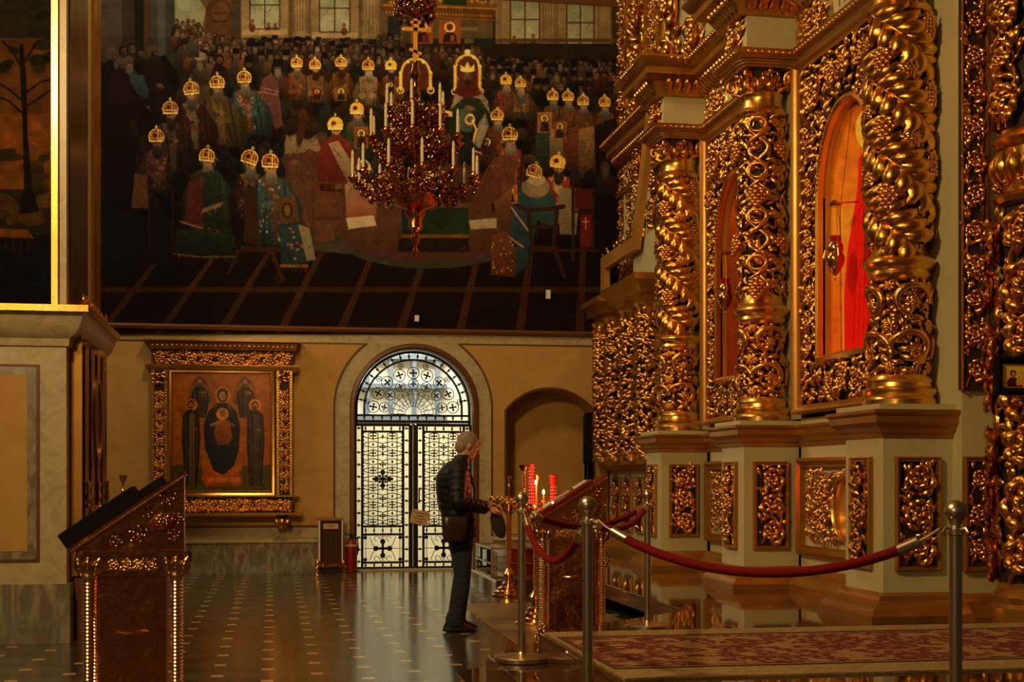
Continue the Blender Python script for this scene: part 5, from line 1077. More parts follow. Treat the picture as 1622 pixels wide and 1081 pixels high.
def leaf(x0,x1,z0,z1,idx):
    f=MB(); w=.035
    for (a,b,c,d) in ((x0,z0,x0,z1),(x1,z0,x1,z1)): bar(f,a,b,c,d,.048,.035)
    for z in (z0,z1): bar(f,x0,z,x1,z,.045,.035)
    xi0,xi1=x0+.105,x1-.105; zb=z0+.085; zm=z0+.50; zm2=z0+.62; zt=z1-.10
    for x in (xi0,xi1): bar(f,x,z0,x,z1,.034,.03)
    for z in (zb,zm,zm2,zt): bar(f,xi0,z,xi1,z,.032,.03)
    fr=build('leaf_frame',f,'black',dr)
    g=MB(); ladder(g,x0+.055,z0+.1,x0+.055,z1-.05,.165); ladder(g,x1-.055,z0+.1,x1-.055,z1-.05,.165); ladder(g,xi0+.05,z1-.052,xi1-.05,z1-.052,.12); ladder(g,xi0+.05,z0+.045,xi1-.05,z0+.045,.12); ladder(g,xi0+.05,(zm+zm2)/2,xi1-.05,(zm+zm2)/2,.12)
    # scalloped inner edges
    for z in np.arange(zm2+.06,zt,.055): 
        for x in (xi0+.016,xi1-.016): g.ell((x,YD,z),.016,.012,.022,6,4)
    build('beaded_border',g,'black',fr)
    h=MB(); W_=xi1-xi0-.04; cw=W_/4; xs0=xi0+.02
    cell=.125; rows=int((zt-zm2)/cell); cell=(zt-zm2)/rows
    for j in range(rows+1):
        for i in range(5):
            x=xs0+i*cw; z=zm2+j*cell; off=(i%2)*cell/2
            zc=z+off
            if zc<=zt: 
                # wavy ogee cell around (x,zc)
                for s in(-1,1):
                    if xs0-.01<=x+s*cw*.5<=xi1+.01 and j<rows+0:
                        if zc+cell*.5<=zt+.01: bar(h,x,zc+cell*.40,x+s*cw*.5,zc+cell*.22,.013,.014); bar(h,x+s*cw*.5,zc+cell*.22,x+s*cw*.5,zc+.0,.013,.014)
                        if zc-cell*.3>=zm2-.01: bar(h,x,zc-cell*.40,x+s*cw*.5,zc-cell*.22,.013,.014); bar(h,x+s*cw*.5,zc-cell*.22,x+s*cw*.5,zc,.013,.014)
            if i in(1,3) and j<rows and j%2==0 and zm2<z+off<zt-.03: cross(h,x,z+off,.042)
            if i==2 and j<rows and z+cell*.5<zt-.02:
                if j%2==1: cross(h,x,z+.02,.042)
                else: lozenge(h,x,z+.05,.018,.04)
            if i in (1,3) and j%2==1 and j<rows: lozenge(h,x,z+off,.016,.036)
    cx=(xi0+xi1)/2; cz_=zm2+(zt-zm2)*.50; cross(h,cx,cz_,.115,.03)
    for a in range(4):
        an=pi/4+a*pi/2; h.ell((cx+.06*cos(an),YD,cz_+.06*sin(an)),.02,.014,.02,6,4); b=a*pi/2
        h.ell((cx+.09*cos(b),YD,cz_+.09*sin(b)),.028,.012,.028,6,4)
    build('lattice',h,'black',fr)
    k=MB(); cz2=(zb+zm)/2; hw=(xi1-xi0)/2; hh=(zm-zb)/2
    cross(k,cx,cz2,.12,.035); 
    for sx in(-1,1):
        for sz in(-1,1):
            k.ell((cx+sx*(hw-.045),YD,cz2+sz*(hh-.045)),.03,.014,.03,8,5)
            P=[(cx+sx*(.10+.09*t),cz2+sz*(.02+hh*.75*t*t)) for t in np.linspace(0,1,8)]
            for p,q in zip(P[:-1],P[1:]): bar(k,p[0],p[1],q[0],q[1],.009)
            arcbar(k,cx+sx*.09,cz2+sz*(hh-.06),.035,0,5,.008)
            bar(k,cx+sx*(hw-.05),cz2,cx+sx*(hw-.05),cz2+sz*(hh-.02),.008); arcbar(k,cx+sx*.02,cz2+sz*(hh-.05),.025,0,pi*1.6,.008)
        bar(k,cx,cz2,cx+sx*(hw-.02),cz2,.008)
    build('bottom_ornament',k,'black',fr)
leaf(DX-DR+.01,DX-.045,.03,zT-.02,0); leaf(DX+.045,DX+DR-.01,.03,zT-.02,1)
# fanlight grille
f=MB(); rO=DR-.03; rI=rO-.115; z0=DS-.10
bar(f,DX-rO-.02,zT+.03,DX+rO+.02,zT+.03,.04,.04); bar(f,DX-rO,z0,DX+rO,z0,.03,.03)
arcbar(f,DX,DS,rO,0,pi,.034,40,.035); arcbar(f,DX,DS,rI,0,pi,.028,36,.03)
for s in(-1,1): bar(f,DX+s*rO,zT,DX+s*rO,DS,.034,.035); bar(f,DX+s*rI,z0,DX+s*rI,DS,.028,.03)
ladder(f,DX-rI,zT+.09,DX+rI,zT+.09,.125)
for k in range(1,19): a=pi*k/19; bar(f,DX+rI*cos(a),DS+rI*sin(a),DX+rO*cos(a),DS+rO*sin(a),.016); f.ell((DX+(rI+.055)*cos(a),YD,DS+(rI+.055)*sin(a)),.02,.014,.02,6,4)
fg=build('fanlight_frame',f,'black',dr)
h=MB(); c0=z0+.02
for (rr,n,s,off) in ((.60,9,.05,.5),(.44,7,.042,.5),(.72,6,.022,0)):
    for k in range(n):
        a=pi*(k+off)/n if off else pi*(k+.5)/n; x=DX+rr*cos(a); z=c0+rr*sin(a)*1.02
        if z<c0+.05: continue
        cross(h,x,z,s*1.0,None,a); arcbar(h,x,z,s*1.75,0,2*pi,.011,14,.014)
for k in range(13): a=pi*k/12; bar(h,DX+.12*cos(a),c0+.12*sin(a),DX+.30*cos(a),c0+.30*sin(a),.010)
for rr in (.12,.3): arcbar(h,DX,c0,rr,0,pi,.008,18,.012)
for k in range(12): a=pi*(k+.5)/12; arcbar(h,DX+.30*cos(a),c0+.30*sin(a),.05,a-pi/2,a+pi/2,.007,8,.012)
for k in range(9): a=pi*(k+.5)/9; arcbar(h,DX+.2*cos(a),c0+.2*sin(a),.035,0,2*pi,.006,10,.012)
build('fanlight_ornament',h,'black',fg)
build('centre_post',MB().box(DX-.022,DX+.022,YD-.02,YD+.02,.02,zT),'black',dr)
build('chrome_strip',MB().box(DX-.012,DX-.002,YD-.03,YD-.02,.05,zT-.02),'white',dr)
mb=MB(); mb.tube([(DX+.08,YD-.02,1.0),(DX+.08,YD-.07,1.0),(DX+.08,YD-.07,1.2),(DX+.08,YD-.02,1.2)],.012,8); mb.tube([(DX+.08,YD-.06,1.02),(DX+.02,YD-.09,1.02)],.01,8); build('handle',mb,'brass',dr)
# frosted glass and clear fanlight
m=bpy.data.materials.new('frosted_door_glass'); m.use_nodes=True; nt=m.node_tree; nt.nodes.remove(nt.nodes['Principled BSDF']); t1=nt.nodes.new('ShaderNodeBsdfTranslucent'); t1.inputs[0].default_value=(.86,.82,.68,1); t2=nt.nodes.new('ShaderNodeBsdfTransparent'); t2.inputs[0].default_value=(.9,.88,.78,1); mx=nt.nodes.new('ShaderNodeMixShader'); mx.inputs[0].default_value=.35; nt.links.new(t1.outputs[0],mx.inputs[1]); nt.links.new(t2.outputs[0],mx.inputs[2]); nt.links.new(mx.outputs[0],nt.nodes['Material Output'].inputs['Surface']); M['frost']=m
build('frosted_pane',MB().box(DX-DR,DX+DR,YD+.03,YD+.036,.03,zT),'frost',dr)
mb=MB(); pts=arch_pts(DX,DR-.02,DS,zT); mb.prism([(a,YD+.03,b) for a,b in pts],(0,0,0),(0,.006,0)); build('fanlight_pane',mb,'glass',dr)
struct('trim_threshold',MB().box(DX-DR,DX+DR,YW-.0,YW+.62,0,.025),'marble')
# place beyond the door: pale vestibule
ves=MB(); ves.box(-1.0,5.4,23.2,23.4,0,6); ves.box(-1.1,-1.0,20.4,23.4,0,6); ves.box(5.4,5.5,20.4,23.4,0,6); ves.box(-1.1,5.5,20.4,23.4,6,6.1); struct('wall_vestibule',ves,'whitep',label='pale vestibule seen through the door glass')
mb=MB()
for x in (1.55,1.95,2.35,2.75): mb.box(x,x+.07,23.1,23.2,0,4.5)
for z in (1.2,2.35,2.9,3.4): mb.box(1.4,2.95,23.08,23.2,z,z+.08)
M['bluegrey']=mat('blue_grey_paint',(.20,.26,.32,1),.6); struct('window_1',mb,'bluegrey',label='blue grey window bars of the vestibule seen through the fanlight')
# paper notice
t=thing('paper_notice','tan paper notice tied crookedly across the middle of the iron door','sign',(0,0,0))
p=PY(665,820,YD-.06); t.location=p; t.rotation_euler=(0,math.radians(12),0); ORG[t.name]=Vector()
build('sheet',MB().box(-.135,.135,0,.002,-.105,.105),'paper',t)
for k,(s_,z) in enumerate((('НЕ ЗАКРЫВАТЬ',.06),('ДВЕРЬ',.02),('ПРОХОДИТЕ',-.025),('ВПЕРЁД',-.07))):
    o=text('lettering',s_,.030,(0,-.003,z),(pi/2,0,0),'ink',t)
# ================= STANCHIONS
def stanchion_proto():
    t=thing('stanchion','x','stanchion post',(0,0,0),'rope barrier posts')
    q=MB(); q.lathe([(.155,0),(.162,.006),(.162,.028),(.15,.034),(.06,.040),(.03,.052),(.025,.06)],48); build('base',q,'steel',t)
    q=MB(); q.lathe([(.0235,.05),(.0235,.885)],24); build('pole',q,'steel',t)
    q=MB(); q.lathe([(.0235,.875),(.032,.88),(.032,.892),(.022,.90),(.018,.915),(.024,.922),(.0245,.93),(.018,.935)],24); build('collar',q,'steel',t)
    q=MB(); q.ell((0,0,.965),.042,.042,.042,24,16); build('ball_finial',q,'steel',t)
    for k in range(4):
        q=MB(); a=k*pi/2+.3; q.tube([(.024*cos(a),.024*sin(a),.90),(.05*cos(a),.05*sin(a),.905),(.062*cos(a),.062*sin(a),.89),(.05*cos(a),.05*sin(a),.878)],.005,6); build('hook',q,'steel',t)
    return t
sp=stanchion_proto()
SA=Vector((1.449,7.86,.28)); SB=Vector((1.40,5.95,.28)); SC=Vector((2.66,9.42,.28)); SD=Vector((2.48,4.62,.28))
sp.location=SA; sp['label']='polished steel stanchion whose round base plate shows, between the kneeling desk and the man'
sp['label']='polished steel stanchion with its round base plate in view, nearest to the man'
for L,l in ((SB,'polished steel stanchion in front of the slanted golden icon desk, where three ropes meet'),(SC,'farthest thin polished steel stanchion, in front of the cream pedestals beyond the rug'),(SD,'polished steel stanchion at the far right, nearest the carved pier')): dup(sp,L,l)
def rope(a,b,sag,label,r=.02,za=.90,zb=.90):
    A=a+Vector((0,0,za)); B=b+Vector((0,0,zb)); d=(B-A); d.z=0; d.normalize(); A+=d*.06; B-=d*.06
    t=thing('barrier_rope',label,'rope',tuple(A),'red velvet barrier ropes'); n=40; P=[]
    for i in range(n+1):
        q=i/n; p=A.lerp(B,q); s=4*q*(1-q); p.z-=sag*(s**.85 if 0<q<1 else 0); P.append(p)
    q=MB(); q.tube(P[3:-3],r,14); build('velvet_cover',q,'velvet',t)
    q=MB(); q.tube(P[2:5],r*1.12,14); q.tube(P[0:3],.006,8); build('end_fitting',q,'steel',t); q=MB(); q.tube(P[-5:-2],r*1.12,14); q.tube(P[-3:],.006,8); build('end_fitting',q,'steel',t)
rope(SA,SB,.24,'short bright red rope hanging in a deep loop between the two nearest middle posts',.019)
rope(SB,SD,.20,'long red rope sweeping from the middle post to the far right post')
rope(SA,SC,.13,'dark red rope passing in front of the icon desk toward the farthest post')
rope(SB,SC,.10,'dark red rope rising behind the middle post to the farthest post')
# ================= ICON DESKS (analogia)
def desk(label,wd,dep,zlo,zhi,loc,rz,top='book',zbase=0):
    """side faces the viewer (local -y); slope rises toward +x. wd along x, dep along y"""
    t=thing('icon_desk',label,'lectern',(0,0,0),'sloping metal icon desks')
    x0,x1=-wd/2,wd/2; h=zlo-.02; st_=zbase
    q=MB(); q.box(x0+.09,x1-.09,-dep/2+.05,dep/2-.05,.06,h-.12); bd=build('cabinet_body',q,'copper',t)
    q=MB(); q.box(x0+.14,x1-.14,-dep/2+.035,-dep/2+.05,.16,h-.22); build('side_panel',q,'copper',bd)
    q=MB(); q.tube([(-.08,-dep/2+.03,h-.42),(-.03,-dep/2+.005,h-.42),(.03,-dep/2+.005,h-.42),(.08,-dep/2+.03,h-.42)],.008,8); build('handle',q,'brass',bd)
    q=MB(); q.box(x0+.01,x1-.01,-dep/2,dep/2,.0,.06); build('plinth',q,'copper',t)
    for sx in(-1,1):
        for sy in(-1,1):
            q=MB(); xx,yy=sx*(wd/2-.04),sy*(dep/2-.02); R=.031; n=8; L=h-.20
            pr=[]; N=int(L/.019)
            for i in range(N+1):
                z=.07+L*i/N; pr+= [(R*.80,z),(R*1.02,z+L/N*.5)]
            q.lathe(pr,14,(xx,yy,0)); q.lathe([(.034,.06),(.036,.09),(.028,.10)],14,(xx,yy,0)); q.lathe([(.028,h-.15),(.038,h-.12),(.028,h-.10)],14,(xx,yy,0)); build('rope_turned_post',q,'pbrass',t)
            r=Rel(); r.leaves([xx-.02,xx+.02,xx],[h-.13]*3,[1.9,1.2,pi/2],.12,.06,0,.0,.3); r.ball(xx,h-.05,.02,.02); 
            build('post_capital',r.mapped(plane_map((0,yy-.015 if sy<0 else yy+.015,0),(1,0,0),(0,0,1),(0,-1 if sy<0 else 1,0))),'brass',t,60)
    q=MB(); q.box(x0+.0,x1-.0,-dep/2-.005,dep/2+.005,h-.12,h); q.box(x0-.02,x1,-dep/2-.015,dep/2+.015,h-.015,h+.01); fz=build('frieze',q,'copper',t)
    r=Rel(); r.strip(h-.10,h-.03,-wd*.24,wd*.24,mod=.07,h=0,fill=1); build('frieze_ornament',r.mapped(plane_map((0,-dep/2-.006,0),(0,0,1),(1,0,0),(0,-1,0))),'brass',fz,60)
    # wedge
    q=MB(); q.prism([(x0-.04,-dep/2,h+.01),(x1+.0,-dep/2,h+.01),(x1+.0,-dep/2,zhi-.03),],(0,0,0),(0,dep,0)); wg=build('sloping_top',q,'copper',t,20)
    sl=Vector((x1-(x0-.04),0,zhi-.03-(h+.01))); L=sl.length; sd=sl.normalized(); up=Vector((-sd.z,0,sd.x)); o=Vector((x0-.04,0,h+.01))
    q=MB(); q.obox(o+sd*L/2+up*.012,sd*(L/2+.015),Vector((0,dep/2+.02,0)),up*.012); br=build('top_board',q,'copper' if top=='book' else 'redlac',t)
    q=MB(); n=int(L/.016)
    for i in range(n): p=o+sd*(L*i/(n-1))+up*.002; q.ell((p.x,-dep/2-.022,p.z),.009,.009,.009,6,4)
    build('bead_edge',q,'pbrass',br)
    r=Rel(); cx=x0+wd*.80; cz_=h+ (zhi-h)*.36
    r.rosette(cx,cz_,.0,.055)
    for (a,b,c,d_) in ((cx-.13,cz_-.07,.055,1),(cx-.24,cz_-.085,.035,-1),(cx+.02,cz_+.12,.05,1),(cx+.07,cz_+.03,.035,-1),(cx-.08,cz_+.05,.035,1),(cx+.05,cz_-.07,.035,1)): r.volute(a,b,c,0,d_,.0,.006,1.2,6)
    build('wedge_ornament',r.mapped(plane_map((0,-dep/2-.002,0),(1,0,0),(0,0,1),(0,-1,0))),'copperd',wg,60)
    q=MB(); q.ell((cx,-dep/2-.004,cz_),.06,.012,.05,16,8); build('red_medallion',q,'redlac',wg)
    t.location=loc; t.rotation_euler=(0,0,rz); return t,o,sd,up,L
YAW=-math.radians(10.03)
# left lectern (near)
YL=.05; lc=PD(206,900,7.0); lc.z=0
t,o,sd,up,L=desk('tall copper coloured sloping lectern at the lower left, carrying a thick black book',.52,.50,1.0,1.405,(lc.x,lc.y+.25,0),YL)
def local_pt(loc,rz,p): p=Vector(p); return Vector((loc[0]+p.x*cos(rz)-p.y*sin(rz),loc[1]+p.x*sin(rz)+p.y*cos(rz),p.z))
def onslope(name,label,cat,loc,o,sd,up,a,b,th,y0,y1,m,extra=None,off=.026,rz=YAW):
    t=thing(name,label,cat,(0,0,0)); q=MB(); c=o+sd*((a+b)/2)+up*(off+th/2)+Vector((0,(y0+y1)/2,0)); q.obox(c,sd*(b-a)/2,Vector((0,(y1-y0)/2,0)),up*th/2)
    g=build('block',q,m,t); md=g.modifiers.new('b','BEVEL'); md.width=min(.006,th*.3); md.segments=2
    t.location=(loc[0],loc[1],0); t.rotation_euler=(0,0,rz); return t,g
ll=(lc.x,lc.y+.25)
bk,g=onslope('closed_book','thick black closed book lying on the left lectern slope','book',ll,o,sd,up,-.02,.43,.085,-.20,.20,'blk',rz=YL); g.name='cover'
q=MB(); c=o+sd*.205+up*(.026+.0425); q.obox(c,sd*.222,Vector((0,.192,0)),up*.034); 
bk2,g2=onslope('folded_black_cloth','small folded black cloth above the book on the left lectern','cloth',ll,o,sd,up,.44,.585,.045,-.19,.19,'blk',rz=YL); g2.name='fold'
# right desk (behind the stanchions)
rc=PD(917,800,11.0)
t,o,sd,up,L=desk('sloping icon desk with a dark red board and rope turned brass legs behind the stanchions',.56,.62,1.0,1.40,(rc.x,rc.y+.3,0),YAW,'icons')
rl=(rc.x,rc.y+.3)
g_=onslope('icon_board','dark red board of small framed icons lying on the sloping desk','icon',rl,o,sd,up,.0,.60,.03,-.26,.30,'redlac')
for k,(a,b) in enumerate(((.03,.12),(.14,.22),(.24,.40),(.44,.56))):
    onslope('small_icon',('pale small icon lowest on the red board','second pale small icon up the red board','long tan icon in the middle of the red board','dark edged paper at the top of the red board')[k],'icon',rl,o,sd,up,a,b,.02,-.25,-.02,('paper','whitep','paper','white')[k],off=.057)
# ================= CANDLE STANDS
def candle_stand(label):
    t=thing('candle_stand',label,'candle stand',(0,0,0),'round brass candle stands')
    q=MB(); q.lathe([(.20,0),(.205,.02),(.185,.035),(.18,.06),(.14,.075),(.135,.10),(.09,.12),(.085,.15),(.05,.17),(.045,.22),(.075,.26),(.045,.30),(.03,.33)],28); build('stepped_base',q,'brass',t)
    q=MB(); pr=[]; 
    for i in range(30): z=.33+.62*i/30; pr+=[(.026,z),(.036,z+.010)]
    q.lathe(pr,14); build('turned_stem',q,'brass',t)
    q=MB(); q.lathe([(.03,.94),(.06,.98),(.10,1.0),(.19,1.06),(.20,1.065),(.20,1.09),(.185,1.09),(.18,1.07),(.05,1.05)],32); tr=build('tray',q,'brass',t)
    r=Rel(); Cc=2*pi*.20; r.field(lambda u,v:True,0,Cc,1.07,1.15,.042,h=0,sz=1.5); build('pierced_rim',r.mapped(cyl_map(0,0,.20)),'brass',tr,60)
    q=MB(); q.lathe([(.012,1.05),(.012,1.25),(.02,1.27),(.012,1.29),(.012,1.33),(.03,1.36),(.035,1.39),(.03,1.39)],14); build('centre_spike',q,'brass',t)
    for k in range(12):
        a=2*pi*k/12; q=MB(); q.lathe([(.012,1.06),(.008,1.08),(.012,1.10)],8,(.15*cos(a),.15*sin(a),0)); build('candle_cup',q,'brass',tr)
    return t
cs=candle_stand('brass candle stand with two lit candles, partly behind the first stanchion'); P1=PD(850,900,12.6); cs.location=(P1.x,P1.y,0)
P2=PD(806,900,15.6); cs2=dup(cs,(P2.x,P2.y,0),'farther brass candle stand, its conical foot left of the stanchion pole')
P3=PD(195,900,10.6); cs3=dup(cs,(P3.x,P3.y,0),'brass candle stand hidden behind the left lectern, only its stem and rim in view')
for (u,vb,vt,l) in ((849,803,768,'lit candle on the near candle stand, the taller left one'),(861,800,783,'lit candle on the near candle stand, the shorter right one')):
    pb=PD(u,vb,12.5); pt=PD(u,vt,12.5); t=thing('lit_candle',l,'candle',tuple(pb),'lit candles on the stand')
    q=MB(); q.lathe([(.008,0),(.007,pt.z-pb.z)],10,tuple(pb)); build('wax',q,'wax',t); q=MB(); q.ell((pt.x,pt.y,pt.z+.018),.011,.011,.024,10,8); build('flame',q,'flame',t)
    li=bpy.data.lights.new('flame_light','POINT'); li.energy=6; li.color=(1,.16,.05); li.shadow_soft_size=.02; lo=bpy.data.objects.new('flame_light',li); C.objects.link(lo); lo.location=(pt.x,pt.y-.03,pt.z+.05)
# ornate tall holders
def torch(u,vt,vb,d,label,m,kind):
    p=PD(u,vb,d); q_=PD(u,vt,d); H=q_.z-p.z; t=thing('lamp_holder',label,'oil lamp',(p.x,p.y,p.z),None)
    q=MB()
    if kind=='cup': 
        pr=[(.02,0),(.012,.03)]+sum([[(.012,.03+i*.02),(.017,.04+i*.02)] for i in range(int((H-.07)/.02))],[])+[(.012,H-.05),(.03,H-.03),(.042,H),(.036,H)]
        q.lathe(pr,14,tuple(p)); build('stem',q,m,t)
        q=MB(); q.lathe([(.024,H-.045),(.045,H-.01),(.047,H+.005),(.04,H+.005)],14,tuple(p)); build('cup',q,'black',t)
    else:
        pr=[(.03,0)]
        for i in range(int(H/.035)): z=.01+i*.035; w=1 if kind=='twist' else 1.3-.9*abs(z/H-.1)*(1 if z/H<.6 else -1)*.8; pr+=[(.013*w,z),(.021*w,z+.017)]
        pr+=[(.03,H)]; q.lathe(pr,12,tuple(p)); build('glass_stem',q,m,t)
        r=MB(); 
        for i in range(int(H/.03)):
            for k in range(5): a=k*2*pi/5+i*.6; r.ell((p.x+.022*cos(a),p.y+.022*sin(a),p.z+.02+i*.03),.005,.005,.007,6,4)
        build('bead_drops',r,'redspark',t)
torch(830,738,806,12.55,'slender brass lamp holder with a dark cup beside the ball of the first stanchion','brass','cup')
torch(842,736,806,12.62,'red glowing twisted glass holder left of the lit candles','redglow','twist')
torch(876,752,806,12.62,'bright red glowing glass lamp right of the lit candles','redglow','lamp')
rl_=bpy.data.lights.new('red_lamp_light','POINT'); rl_.energy=1.0; rl_.color=(1,.06,.02); rl_.shadow_soft_size=.04; ro=bpy.data.objects.new('red_lamp_light',rl_); C.objects.link(ro); pp=PD(870,770,12.6); ro.location=(pp.x,pp.y-.1,pp.z)
# low support for the two red lamps: second tray level
# ornate low post near the rug corner
t=thing('low_brass_ornament','small ornate brass bracket with a hanging chain at the rug platform corner','ornament',tuple(PD(858,1005,8.4)))
p=PD(858,1012,8.3); r=Rel(); r.volute(0,0,.05,0,1,0,.008); r.rosette(.01,.06,0,.035); r.volute(-.01,-.09,.035,0,-1,0,.007); build('scroll',r.mapped(plane_map(p,(1,0,0),(0,0,1),(0,-1,0))),'brass',t,60)
q=MB()
for k in range(9): q.ell((p.x+.02,p.y-.0,p.z-.13-.014*k),.006,.006,.009,6,4)
build('chain',q,'brass',t)
# ================= LEFT OF DOOR: donation box, extinguisher
Yb=YW-.30; a=PY(506,824,Yb); b=PY(542,894,Yb)
t=thing('donation_box','tall dark box with pale metal edges and a small cross, beside the extinguisher','box',((a.x+b.x)/2,Yb,0))
build('body',MB().box(a.x+.01,b.x-.01,Yb+.01,Yb+.24,b.z,a.z-.01),'mir',t)
q=MB()
for x in (a.x,b.x): 
    for y in (Yb,Yb+.25): q.box(x-.008,x+.008,y-.008,y+.008,b.z,a.z)
for z in (a.z,b.z):
    for y in (Yb,Yb+.25): q.box(a.x,b.x,y-.008,y+.008,z-.008,z+.008)
    for x in (a.x,b.x): q.box(x-.008,x+.008,Yb,Yb+.25,z-.008,z+.008)
build('metal_edges',q,'white',t); build('lid',MB().box(a.x-.01,b.x+.01,Yb-.01,Yb+.26,a.z-.005,a.z+.025),'goldlac',t)
mx_=(a.x+b.x)/2; lb=build('label_plate',MB().box(mx_-.105,mx_+.105,Yb-.006,Yb-.0,a.z-.13,a.z-.055),'paper',t)
for k in range(2): build('print_line',MB().box(mx_-.07+.03*k,mx_+.07-.03*k,Yb-.0075,Yb-.006,a.z-.085-.02*k,a.z-.079-.02*k),'ink',lb)
q=MB(); zc_=a.z-.30; q.box(mx_-.008,mx_+.008,Yb-.004,Yb,zc_-.07,zc_+.07); q.box(mx_-.035,mx_+.035,Yb-.004,Yb,zc_+.02,zc_+.035); build('cross',q,'brass',t)
q=MB(); q.box(a.x-.02,b.x+.02,Yb-.02,Yb+.27,b.z-.04,b.z+.01); ft=build('base_tray',q,'copper',t)
for x in (a.x-.02,b.x+.02):
    for y in (Yb,Yb+.25):
        q=MB(); q.tube([(x,y,b.z-.02),(x-.03*(1 if x<mx_ else -1),y-.01,b.z-.06),(x,y,.06),(x-.02*(1 if x<mx_ else -1),y-.01,.012)],[.03,.026,.018,.024],8); q.ell((x,y-.02,b.z+.02),.03,.02,.04,8,6); build('clawed_foot',q,'brass',t)
p=PY(556,903,YW-.16); t=thing('fire_extinguisher','red fire extinguisher standing between the donation box and the iron door','fire extinguisher',(p.x,YW-.18,0)); c=(p.x,YW-.18,0)
q=MB(); q.lathe([(.075,0),(.085,.01),(.088,.03),(.088,.40),(.08,.44),(.05,.48),(.03,.49)],28,c); build('cylinder',q,'redp',t)
q=MB(); q.lathe([(.022,.49),(.022,.53),(.03,.53),(.03,.545)],14,c); q.box(c[0]-.09,c[0]+.02,c[1]-.01,c[1]+.01,.535,.545); q.tube([(c[0]-.09,c[1],.57),(c[0],c[1],.55),(c[0]+.03,c[1],.545)],.008,6); q.tube([(c[0]+.03,c[1],.53),(c[0]+.09,c[1],.50),(c[0]+.10,c[1],.38),(c[0]+.09,c[1],.25)],.010,8); build('valve_and_hose',q,'black',t)
q=MB(); q.lathe([(.0885,.38),(.0885,.41)],28,c); build('label_band',q,'paper',t)
# ================= SPEAKER
p=PD(931,700,18.0); t=thing('column_speaker','slim black column loudspeaker on a stand in front of the wall niche','speaker',(p.x,p.y,0))
zt_=CZ+18*(HV-659)/FPX; zb_=CZ+18*(HV-735)/FPX; q=MB(); q.box(p.x-.055,p.x+.055,p.y-.05,p.y+.05,zb_,zt_); g=build('cabinet',q,'blk',t); md=g.modifiers.new('b','BEVEL'); md.width=.01
q=MB(); q.box(p.x-.045,p.x+.045,p.y-.056,p.y-.05,zb_+.03,zt_-.03); build('grille',q,'black',g)
q=MB(); q.tube([(p.x,p.y,.02+.28),(p.x,p.y,zb_)],.014,8); build('pole',q,'black',t)
for k in range(3): a_=k*2*pi/3; q=MB(); q.tube([(p.x,p.y,.75),(p.x+.3*cos(a_),p.y+.3*sin(a_),.295)],.010,6); build('leg',q,'black',t)
# ================= LOW STAIR AND GLAZED CASE beyond the man
struct('trim_low_step',MB().box(2.6,3.30,15.8,18.2,0,.143),'step'); struct('trim_low_step_nosing',MB().box(2.585,2.61,15.8,18.2,.125,.15),'white')
t=thing('glazed_case','low glazed dark red case with pale metal edges behind the man beside the golden screen','display case',(2.75,16.9,.145))
x0,x1,y0,y1,z0,z1=2.63,3.25,16.3,17.6,.145,.50
build('back_panel',MB().box(2.86,x1,y0+.01,y1,z0+.0,z1),'redlac',t); q=MB()
for x in(x0,x1):
    for y in(y0,y1): q.box(x-.008,x+.008,y-.008,y+.008,z0,z1)
for z in (z0+.01,z0+.17,z1):
    for x in (x0,x1): q.box(x-.012,x+.012,y0,y1,z-.01,z+.01)
    for y in (y0,y1): q.box(x0,x1,y-.008,y+.008,z-.008,z+.008)
build('metal_frame',q,'steel',t)
q=MB(); q.box(x0,x0+.004,y0,y1,z0,z1); q.box(x0,2.85,y0,y0+.004,z0,z1); build('glass',q,'glass',t)
build('floor_plate',MB().box(x0,2.86,y0,y1,z0,z0+.01),'whitep',t); q=MB()
for yy in np.arange(y0+.1,y1,.13): q.tube([(x0+.08,yy,z0),(x0+.08,yy,z1-.05)],.006,6)
build('rods',q,'brass',t)
# ================= HANGING LAMPS in front of the arches
def hang(p,ztop,label,s=1.0):
    t=thing('hanging_lamp',label,'hanging oil lamp',tuple(p),'hanging oil lamps before the icons')
    x,y,z=p; L=lambda pr:[(r*s,h*s) for r,h in pr]
    q=MB(); q.lathe(L([(.004,-.20),(.012,-.17),(.006,-.15),(.03,-.13),(.05,-.10),(.085,-.04),(.10,.02),(.095,.06),(.07,.09),(.075,.10),(.085,.12),(.08,.18),(.06,.21),(.05,.215)]),24,p); build('bowl',q,'brass',t)
    q=MB(); q.lathe(L([(.05,.21),(.062,.27),(.06,.27),(.048,.21)]),16,p); build('red_glass_cup',q,'redglass',t)
    q=MB()
    for k in range(3):
        a=2*pi*k/3+.4; e=Vector((cos(a)*.10*s,sin(a)*.10*s,.05*s)); q.tube([(x+e.x*.9,y+e.y*.9,z+.02),(x+e.x*1.25,y+e.y*1.25,z+e.z),(x+e.x,y+e.y,z+.13*s)],.008*s,6)
    build('handles',q,'brass',t)
    q=MB()
    for k in range(3):
        a=2*pi*k/3+.4; q.tube([(x+cos(a)*.11*s,y+sin(a)*.11*s,z+.05*s),(x+cos(a)*.035,y+sin(a)*.035,ztop-.02)],.0035,5)
    build('chains',q,'brass',t)
    q=MB(); q.lathe([(.01,0),(.06*s,.0),(.07*s,.02),(.03,.05),(.01,.06)],14,(x,y,ztop-.03)); q.tube([(x,y,ztop),(WX+.02,y,ztop+.02)],.008,6); build('canopy_and_arm',q,'brass',t)
def onplane(u,v,X): return PX(u,v,X)
p=onplane(1323,415,4.93); hang(p,onplane(1323,322,4.93).z,'hanging brass oil lamp with a red cup in front of the red robed saint icon',.85)
p=onplane(1148,475,4.93); hang(p,onplane(1148,400,4.93).z,'hanging brass oil lamp in front of the second, darker icon',.85)
q=MB(); 
